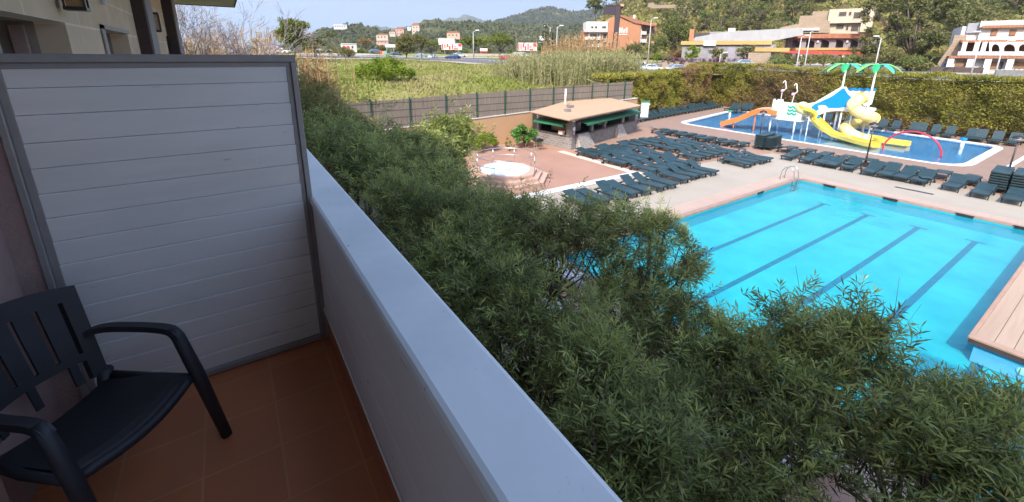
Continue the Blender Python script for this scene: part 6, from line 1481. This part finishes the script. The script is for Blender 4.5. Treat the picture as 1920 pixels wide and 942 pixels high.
big_mass('massive olive green tree between the arcade and the white house', [(1700, 25, 108, 6.5, 5), (1665, 60, 106, 4.5, 4), (1735, 60, 106, 5.5, 4.5), (1700, 90, 104, 6, 4), (1755, 35, 110, 5, 4), (1650, 90, 103, 3.5, 2.8), (1740, 105, 102, 4, 3)], (1710, 135, 104), 26000)
big_mass('leafy olive tree crown on the slope behind the massive tree, nearest the white house', [(1800, 45, 128, 5, 3.5), (1775, 20, 130, 5, 4), (1830, 30, 134, 5, 3)], (1800, 80, 130), 8000)
far_tree('roadside_tree', 'dark round tree in front of the brick hotel corner', 1189, 112, 80, 34, 118, M_OLIVE, 2600, 0.42, seed=12, trunk_frac=0.1)
far_tree('roadside_tree', 'yellow green tree right of the brick hotel street lamp', 1226, 112, 62, 36, 122, leafmat('lime_leaf', [(0.12, 0.14, 0.03), (0.2, 0.21, 0.05), (0.26, 0.26, 0.07)], .6, .3), 2600, 0.42, seed=13, trunk_frac=0.1)
far_tree('roadside_tree', 'reddish brown bush tree at the left end of the yellow fascia', 1270, 116, 92, 30, 108, leafmat('russet_leaf', [(0.16, 0.09, 0.04), (0.26, 0.15, 0.06), (0.2, 0.16, 0.06)], .6, .3), 1800, 0.36, seed=14, trunk_frac=0.1)
for i, (px, w, pyt, mm, nm) in enumerate(((1295, 22, 84, M_BRIGHT, 'bright green climber tree against the grey restaurant, leftmost'), (1345, 34, 90, M_OLIVE, 'olive tree in front of the grey restaurant, under the white board'), (1393, 26, 86, M_OLIVE, 'olive tree in front of the grey restaurant, right one'), (1232, 14, 100, M_BRIGHT, 'small bright bush beside the parked white car'), (1180, 30, 103, M_BRIGHT, 'bright low bush below the brick hotel'))):
    far_tree('small_tree', nm, px, 119, pyt, w, 100, mm, 1500, 0.34, seed=20+i, trunk_frac=0.15)
# hedge of mixed bushes behind the tall hedge
for i, (px, w, pyt, pyb) in enumerate(((1460, 50, 104, 128), (1500, 46, 103, 128), (1545, 50, 103, 128), (1590, 44, 104, 128), (1630, 40, 104, 130), (1668, 44, 97, 132), (1700, 40, 104, 133), (1722, 40, 118, 136))):
    far_tree('garden_bush', f'green garden bush below the arcade, {ORD[i]} from the left', px, pyb, pyt, w, 92, M_OLIVE if i % 3 else leafmat('mid_leaf', [(0.08, 0.11, 0.03), (0.14, 0.18, 0.05), (0.2, 0.22, 0.07)], .6, .2), 2000, 0.3, 'garden bushes below the arcade', 0.02, 5, seed=40+i)
# hillside woodland, each tree its own
HR = random.Random(77); k_ = 0
spots = []
for px in range(1130, 1960, 13):
    for row in range(4):
        spots.append((px+HR.uniform(-8, 8), (2, 22, 42, 62)[row]+HR.uniform(-8, 8), row))
desc = {0: 'dark pine', 1: 'olive bushy tree', 2: 'yellowish scrub tree'}
def where(px, py):
    a = 'above the brick hotel' if px < 1240 else 'above the cedar' if px < 1310 else 'above the grey restaurant' if px < 1460 else 'above the stone house' if px < 1640 else 'above the massive tree' if px < 1770 else 'above the white house'
    return a
cnt = {}; rown = ('top', 'upper', 'middle', 'lower')
for px, py, row in spots:
    if 1520 < px < 1640 and py > 12: continue
    if 1130 < px < 1240 and py > 26: continue
    if 1165 < px < 1290 and row == 1 and HR.random() < .5: continue
    if 1640 < px < 1760 and py > 30: continue
    if px > 1830 and py > 36: continue
    if HR.random() < 0.12: continue
    q = HS(px, py); kind = HR.choice([0, 0, 1, 1, 2]) if row < 2 else HR.choice([1, 1, 2, 0])
    h = (HR.uniform(7, 11) if kind == 0 else HR.uniform(3.5, 6.5)); w = h*HR.uniform(.30, .42) if kind == 0 else h*HR.uniform(.5, .7)
    key = (kind, rown[row], where(px, py)); cnt[key] = cnt.get(key, 0)+1
    rowname = ('top', 'upper', 'middle', 'lower')[row]
    far_tree('hillside_tree', f'{desc[kind]} in the {rowname} band {where(px, py)}, {ORD[min(cnt[key]-1, 27)]} from left', px, None, h, w, 0, (M_PINE, M_OLIVE, M_BUSHY)[kind], 620, 0.62, 'trees on the near hillside', 0.28 if kind == 0 else 0.05, 4, seed=100+k_, pos=q, sig=0.34); k_ += 1
# wall and rock on the hillside
q = Fac('hill_wall', 'pale stone terrace wall running across the hillside above the hotel', 'wall', 1230, 12, 235); q.poly('wall', [(1215, 14), (1217, 6), (1226, 5), (1228, 10), (1262, 9), (1310, 12), (1310, 15), (1225, 16)], 0, 1.5, M_ROUGH)
q = Fac('hill_cottage', 'tiny white cottage with orange roof at the top of the hillside', 'house', 1168, 12, 262); q.part('wall', 1163, 7, 1170, 12, 0, 5, M_PEACH); q.part('roof', 1162.5, 5.8, 1170.5, 7, -.3, 5.3, M_ROOFT)
q = Fac('hill_cottage', 'white cottage among the pines at the top of the photo', 'house', 1478, 8, 250); q.part('wall', 1474, 0, 1482, 9, 0, 5, M_WR); q.part('roof', 1473, -1.5, 1483, 0, -.3, 5.3, M_WR)

# woodland cover on the slopes, one mass each
def woods(key, name, label, n, size, m, seed, tmin=0.0, thr=0.25, nsc=30):
    r = np.random.default_rng(seed); A = HV[key]; nu_, nt2, _ = A.shape
    u = r.random(n)*(nu_-1.001); v = (tmin+(1-tmin)*r.random(n))*(nt2-1.001); i = u.astype(int); j = v.astype(int); a = (u-i)[:, None]; b = (v-j)[:, None]
    p = A[i, j]*(1-a)*(1-b)+A[i+1, j]*a*(1-b)+A[i, j+1]*(1-a)*b+A[i+1, j+1]*a*b
    keep = vnoise(p[:, 0], p[:, 1], seed+1, nsc) > thr; p = p[keep]; n = len(p)
    tt = vnoise(p[:, 0], p[:, 1], seed+2, nsc*0.5)*0.5+r.random(n)*0.5
    d = r.normal(size=(n, 3))*0.7+np.array([0, 0, 0.9]); sz = r.uniform(0.6, 1.3, n)*size
    o = leaves(name, p-np.array([0, 0, size*0.15]), d, sz, sz*0.75, m, None, tt); tag(o, label, 'woodland', None, 'stuff')
M_WD = leafmat('distant_wood', [(0.060, 0.074, 0.035), (0.081, 0.095, 0.043), (0.116, 0.120, 0.060), (0.084, 0.098, 0.046)], 0.8, 0.3)
M_WDF = leafmat('distant_mountain_wood', [(0.071, 0.084, 0.046), (0.088, 0.098, 0.053), (0.106, 0.113, 0.063)], 0.8, 0.3)
M_SCR = leafmat('scrub_leaf', [(0.082, 0.102, 0.028), (0.156, 0.166, 0.042), (0.239, 0.230, 0.064), (0.275, 0.193, 0.082), (0.120, 0.138, 0.036)], 0.8, 0.2)
woods('hill3', 'hill_woodland', 'dark green woodland covering the low hill beyond the road', 42000, 3.2, M_WD, 201, 0.0, 0.18)
woods('mountain9', 'mountain_woodland', 'grey green forest covering the mountain on the skyline', 60000, 6.0, M_WDF, 202, 0.25, 0.12, 90)
woods('hillside33', 'hillside_scrub', 'yellow green scrub covering the near hillside between the trees', 60000, 1.5, M_SCR, 203, 0.08, 0.33, 7)
# trees between the road and the hill
RR = random.Random(9); tk = [('round green tree', M_OLIVE), ('dark green tree', M_PINE), ('fresh green tree', M_BRIGHTF := leafmat('fresh_leaf', [(0.12, 0.15, 0.03), (0.2, 0.24, 0.05), (0.28, 0.3, 0.07)], .6, .3)), ('pale olive tree', M_BUSHY)]
nears = [(598, 'left of the palm'), (618, 'just left of the palm'), (662, 'right of the white shop'), (674, 'left of the orange brown tree'), (700, 'right of the orange brown tree'), (716, 'left of the plain billboard'), (748, 'right of the plain billboard'), (838, 'below the flat roofed store'), (868, 'right of the red and white shop panels'), (912, 'between the two large umbrella pines'), (962, 'right of the domed pine'), (1000, 'right of the lettered billboard'), (1012, 'left of the cypresses'), (1046, 'behind the tan reeds, left'), (1062, 'behind the tan reeds, second'), (1080, 'behind the tan reeds beside the hotel'), (1092, 'left of the hotel balconies')]
for i, (px, wh) in enumerate(nears):
    kn, km = tk[RR.randrange(4)]; tall = RR.uniform(10, 20)+(12 if px > 1040 else 0)
    far_tree('roadside_tree', f'{kn} at the hill foot {wh}', px, 106, 104-tall, RR.uniform(20, 32), RR.uniform(178, 215) if px < 1040 else 175, km, 1300, 0.75, 'trees at the foot of the hill', 0.1, 5, seed=300+i)

# ================================================================== field plants
M_RG = leafmat('green_reed', [(0.155, 0.169, 0.057), (0.226, 0.233, 0.092), (0.296, 0.282, 0.134), (0.353, 0.303, 0.169)], .7, .3)
M_RT = leafmat('tan_reed', [(0.268, 0.169, 0.078), (0.367, 0.239, 0.113), (0.437, 0.310, 0.169)], .8, .3)
def reeds(name, label, spots_, n, h, m, W=0.05, lean=0.18, seed=0, plume=None):
    r = np.random.default_rng(seed); S = np.array(spots_, float); k = r.integers(0, len(S), n)
    x = S[k, 0]+r.normal(size=n)*S[k, 2]; y = S[k, 1]+r.normal(size=n)*S[k, 2]; z = tz(x, y); base = np.stack([x, y, z], 1)
    ok_ = ~((y < 37.2+0.19*(x-33)) & (x > 28)) & (y > 30.0); x, y, z, base, k = x[ok_], y[ok_], z[ok_], base[ok_], k[ok_]; n = len(x)
    hh = h*r.uniform(0.55, 1.1, n)*S[k, 3]; top = base+np.stack([r.normal(size=n)*lean*hh*.4, r.normal(size=n)*lean*hh*.4, hh], 1); s = unit(np.cross(top-base, r.normal(size=(n, 3))))*W/2
    v = [np.stack([base-s, base+s, top+s*.4, top-s*.4], 1).reshape(-1, 3)]; tt = [r.random(n)]
    for q in range(4):
        u = r.uniform(0.2, 0.95, n)[:, None]; p = base+(top-base)*u; d = unit(r.normal(size=(n, 3))+np.array([0, 0, .7]))*(hh[:, None]*.2); s2 = unit(np.cross(d, r.normal(size=(n, 3))))*W*.6
        v.append(np.stack([p, p+d*.5+s2, p+d, p+d*.5-s2], 1).reshape(-1, 3)); tt.append(r.random(n))
    o = npmesh(name, np.concatenate(v), None, m, None, np.concatenate(tt)); tag(o, label, 'reeds', None, 'stuff'); return o
def sp3(px, py, spread, hs=1.0): q = T(px, py); return (q.x, q.y, spread, hs)
reeds('green_reeds', 'thick stand of grey green reeds between the field and the hedge', [sp3(px, 150, 3.2, 1.0) for px in (1035, 1060, 1080, 1100, 1120, 1140)]+[sp3(px, 143, 2.2, 1.1) for px in (1065, 1090, 1115, 1135)]+[sp3(1000, 150, 2.0, .5)], 15000, 3.1, M_RG, 0.07, seed=5)
reeds('tan_reed_plumes', 'tall dry tan reed stalks behind the green reeds', [sp3(px, 136, 2.6, 1) for px in (1062, 1080, 1100, 1115)], 620, 5.6, M_RT, 0.10, 0.08, seed=6)
reeds('tan_reed_plumes', 'tall dry tan reeds behind the top of the balcony divider', [(C(px, 104, 45).x, C(px, 104, 45).y, 0.9, 1.0) for px in (345, 352, 372, 378, 400, 420, 436, 462, 480, 505)]+[(C(px, 104, 34).x, C(px, 104, 34).y, 1.0, 0.95) for px in (545, 562, 572, 590, 600)], 560, 5.0, M_RT, 0.09, 0.08, seed=7)
def grass():
    r = np.random.default_rng(3); n = 46000; th = r.uniform(rad(8), rad(62), n); d = 30+75*r.random(n)**1.3; x = d*np.sin(th); y = d*np.cos(th)
    ok = ((y > 30) & ((x < 33) | (y > 34+0.19*(x-33)+3))) & (d < 108); x, y = x[ok], y[ok]; n = len(x); z = tz(x, y)
    tt = vnoise(x, y, 61, 5)*0.7+vnoise(x, y, 62, 1.5)*0.3; hgt = 0.25+0.55*vnoise(x, y, 63, 7)*r.random(n)
    base = np.stack([x, y, z-.03], 1); dirs = r.normal(size=(n, 3))*0.45+np.array([0, 0, 1.0])
    o = leaves('field_grass', base, dirs, hgt, 0.16, leafmat('meadow_grass', [(0.12, 0.165, 0.028), (0.20, 0.23, 0.045), (0.28, 0.255, 0.10), (0.36, 0.30, 0.155)], .8, .3), None, tt+r.normal(size=n)*.08)
    tag(o, 'rough yellow green meadow grass covering the open field', 'grass', None, 'stuff')
grass()
q = T(725, 152); shrub('field_bush', 'bright lime green bush standing alone in the field', (q.x, q.y, q.z-.2), [(q.x, q.y, q.z+1.0, 2.1, 1.8, 1.2), (q.x+1.5, q.y, q.z+.6, 1.4, 1.4, .9), (q.x-1.4, q.y+.5, q.z+.7, 1.5, 1.3, .9)], 6500, 0.28, 0.09, M_BRIGHT, 90, 0.3)
for i, (px, py, w, h, nm) in enumerate(((635, 108, 2.2, 2.4, 'low green bush at the far edge of the field, left'), (655, 110, 1.5, 1.8, 'small green bush at the far edge of the field, second from left'), (600, 108, 2.6, 3.4, 'dark purple green bush beside the tall shrubs at the field edge'), (975, 150, 2.0, 1.4, 'grey green scrub at the left end of the green reeds'))):
    q = T(px, py); shrub('field_bush', nm, (q.x, q.y, q.z-.2), [(q.x, q.y, q.z+h*.45, w, w, h*.55)], 1500, 0.34, 0.12, M_OLIVE, 24, 0.32)
# bare tree behind the divider
bt = C(405, 104, 36); t = thing('bare_tree', 'leafless twiggy tree against the sky behind the divider', 'tree', (bt.x, bt.y, float(tz(bt.x, bt.y))))
BR = np.random.default_rng(8); mb = MB(); quads = []
def branch(p, d, L_, r_, lv):
    e = p+d*L_; mid = (p+e)/2+Vector(BR.normal(size=3)*L_*.06)
    if lv < 3: mb.tube([p, mid, e], [r_, r_*.85, r_*.7], 5 if lv < 2 else 4)
    else:
        s = np.cross(np.array(e-p), BR.normal(size=3)); s = s/np.linalg.norm(s)*max(r_, .010)
        quads.append(np.array([np.array(p)-s, np.array(p)+s, np.array(e)+s*.5, np.array(e)-s*.5]))
    if lv >= 6: return
    for _ in range(3 if lv < 5 else 4):
        nd = (d+Vector(BR.normal(size=3)*0.42)+Vector((0, 0, .10))).normalized(); branch(e if BR.random() < .6 else mid, nd, L_*BR.uniform(.62, .85), r_*.6, lv+1)
for dx in (-1.8, -0.6, 0.8, 2.0): branch(Vector((dx*.25, 0, 0)), Vector((dx*.16, 0.1*dx, 1)).normalized(), 2.75, .085, 0)
M_TWIG = mat('grey_twig', (0.30, 0.25, 0.25), (0.24, 0.2, 0.2), 5, .9)
mb.build('trunk', M_TWIG, t); npmesh('twigs', np.concatenate(quads), None, M_TWIG, t)

# ================================================================== resin armchair on the balcony
M_RESIN = mat('dark_resin', (0.022, 0.021, 0.026), (0.017, 0.017, 0.021), 6, 0.5, 0.06, dirt=(0.045, 0.045, 0.055), dirt_amt=0.4)
ch = thing('resin_armchair', 'dark blue black resin armchair with slatted back in the balcony corner', 'chair', (-0.70, 2.30, 5.053), math.atan2(-0.78, 0.627)+PI/2-PI/2)
# local: +x right seen from the sitter's front..., front is +X
ch.rotation_euler = (0, 0, math.atan2(-0.627, 0.78))
def pipe(mb, pts, w, t_, n=6):
    sweep(mb, catmull(pts, n), [(-w/2, -t_/2), (-w/2+.006, t_/2), (w/2-.006, t_/2), (w/2, -t_/2), (-w/2, -t_/2)])
s = MB()
for i in range(9):
    pass
nx, nyy = 12, 14; vs = []
def seatz(u, v): return 0.405-0.028*math.sin(PI*min(max(v, 0), 1))-0.030*(1-u)+0.0-(0.03*max(0, u-0.88)/0.12)
for layer in (0, 1):
    for i in range(nx+1):
        for j in range(nyy+1):
            u, v = i/nx, j/nyy; hw = 0.235+0.025*u; bow = 0.03*math.sin(PI*v)*(u)
            vs.append((-0.19+0.42*u+bow, -hw+2*hw*v, seatz(u, v)-0.02*layer))
N1 = (nx+1)*(nyy+1); f = []
for i in range(nx):
    for j in range(nyy):
        a = i*(nyy+1)+j; f.append((a, a+nyy+1, a+nyy+2, a+1)); f.append((a+N1, a+1+N1, a+nyy+2+N1, a+nyy+1+N1))
for i in range(nx): a = i*(nyy+1); b = (i+1)*(nyy+1); f += [(a, a+N1, b+N1, b), (a+nyy, b+nyy, b+nyy+N1, a+nyy+N1)]
for j in range(nyy): f += [(j, j+1, j+1+N1, j+N1), (nx*(nyy+1)+j, nx*(nyy+1)+j+N1, nx*(nyy+1)+j+1+N1, nx*(nyy+1)+j+1)]
s.add(vs, f); s.build('seat', M_RESIN, ch, smooth=False)
s = MB(); pp_ = [Vector((0.235+0.030*math.sin(PI*v), -0.262+0.524*v, 0.383-0.0*v-0.026*math.sin(PI*v))) for v in np.linspace(0, 1, 13)]; s.tube(pp_, 0.022, 10); s.build('seat_front_roll', M_RESIN, ch, smooth=True)
# back: bowed frame with slats
def backp(a, h):   # a in -1..1 across, h 0..1 up
    x = -0.175-0.095*h-0.075*(1-a*a); y = a*(0.235+0.030*h); z = 0.415+0.45*h+0.035*(1-a*a)*max(0, (h-.8)/.2)
    return Vector((x, y, z))
def bsurf(mb, a0, a1, h0, h1, th=0.014, na=3, nh=6):
    vs = []
    for layer in (0, 1):
        for i in range(na+1):
            for j in range(nh+1):
                p = backp(a0+(a1-a0)*i/na, h0+(h1-h0)*j/nh); vs.append(p+Vector((-th*layer, 0, -th*.3*layer)))
    N = (na+1)*(nh+1); f = []
    for i in range(na):
        for j in range(nh): a = i*(nh+1)+j; f += [(a, a+nh+1, a+nh+2, a+1), (a+N, a+1+N, a+nh+2+N, a+nh+1+N)]
    for i in range(na): a = i*(nh+1); b = a+nh+1; f += [(a, a+N, b+N, b), (a+nh, b+nh, b+nh+N, a+nh+N)]
    for j in range(nh): f += [(j, j+1, j+1+N, j+N), (na*(nh+1)+j, na*(nh+1)+j+N, na*(nh+1)+j+1+N, na*(nh+1)+j+1)]
    mb.add(vs, f)
s = MB(); bsurf(s, -1.0, 1.0, 0.86, 1.0, 0.022, 12, 3); s.build('top_rail', M_RESIN, ch, smooth=False)
s = MB(); bsurf(s, -0.80, 0.80, 0.20, 0.285, 0.022, 12, 2); s.build('lumbar_rail', M_RESIN, ch)
for sgn in (-1, 1): s = MB(); bsurf(s, min(sgn*0.80, sgn*1.0), max(sgn*0.80, sgn*1.0), -0.02, 0.8595, 0.03, 2, 10); s.build('back_stile', M_RESIN, ch)
for k in range(5):
    a = -0.62+k*0.31; s = MB(); bsurf(s, a-0.122, a+0.122, 0.286, 0.859, 0.012, 2, 6); s.build('back_slat', M_RESIN, ch)
    if k % 2 == 0: s = MB(); bsurf(s, a-0.06, a+0.06, -0.03, 0.199, 0.012, 2, 3); s.build('back_slat', M_RESIN, ch)
for sgn in (-1, 1):
    s = MB(); pipe(s, [(-0.235, sgn*0.235, 0.625), (-0.16, sgn*0.262, 0.642), (0.02, sgn*0.28, 0.645), (0.16, sgn*0.28, 0.640), (0.205, sgn*0.28, 0.60)], 0.052, 0.026); s.build('armrest', M_RESIN, ch)
    s = MB()
    L0 = [(0.165, sgn*0.28, 0.645), (0.195, sgn*0.283, 0.60), (0.25, sgn*0.285, 0.40), (0.335, sgn*0.295, 0.0)]
    s.tube(L0, [0.024, 0.028, 0.031, 0.025], 10); s.build('leg', M_RESIN, ch, smooth=True)
    s = MB(); s.tube([(-0.19, sgn*0.232, 0.42), (-0.25, sgn*0.24, 0.2), (-0.31, sgn*0.25, 0.0)], [0.032, 0.03, 0.025], 10); s.build('leg', M_RESIN, ch, smooth=True)
    s = MB(); s.tube([(-0.19, sgn*0.24, 0.385), (0.0, sgn*0.262, 0.37), (0.25, sgn*0.27, 0.375)], 0.02, 8); s.build('side_rail', M_RESIN, ch, smooth=True)

# ================================================================== air
hz = MB(); hz.box(-900, 5200, -900, 5600, -1.95, 560)
hzo = hz.build('haze', None); hzo['kind'] = 'stuff'; hzo['label'] = 'thin pale haze in the air over the valley'
hm = bpy.data.materials.new('haze_air'); hm.use_nodes = True; hn = hm.node_tree.nodes; hn.remove(hn['Principled BSDF'])
pv = hn.new('ShaderNodeVolumePrincipled'); pv.inputs['Color'].default_value = (0.72, 0.82, 0.97, 1); pv.inputs['Density'].default_value = 0.00013; pv.inputs['Anisotropy'].default_value = 0.1
hm.node_tree.links.new(pv.outputs[0], hn['Material Output'].inputs['Volume']); hzo.data.materials.append(hm)
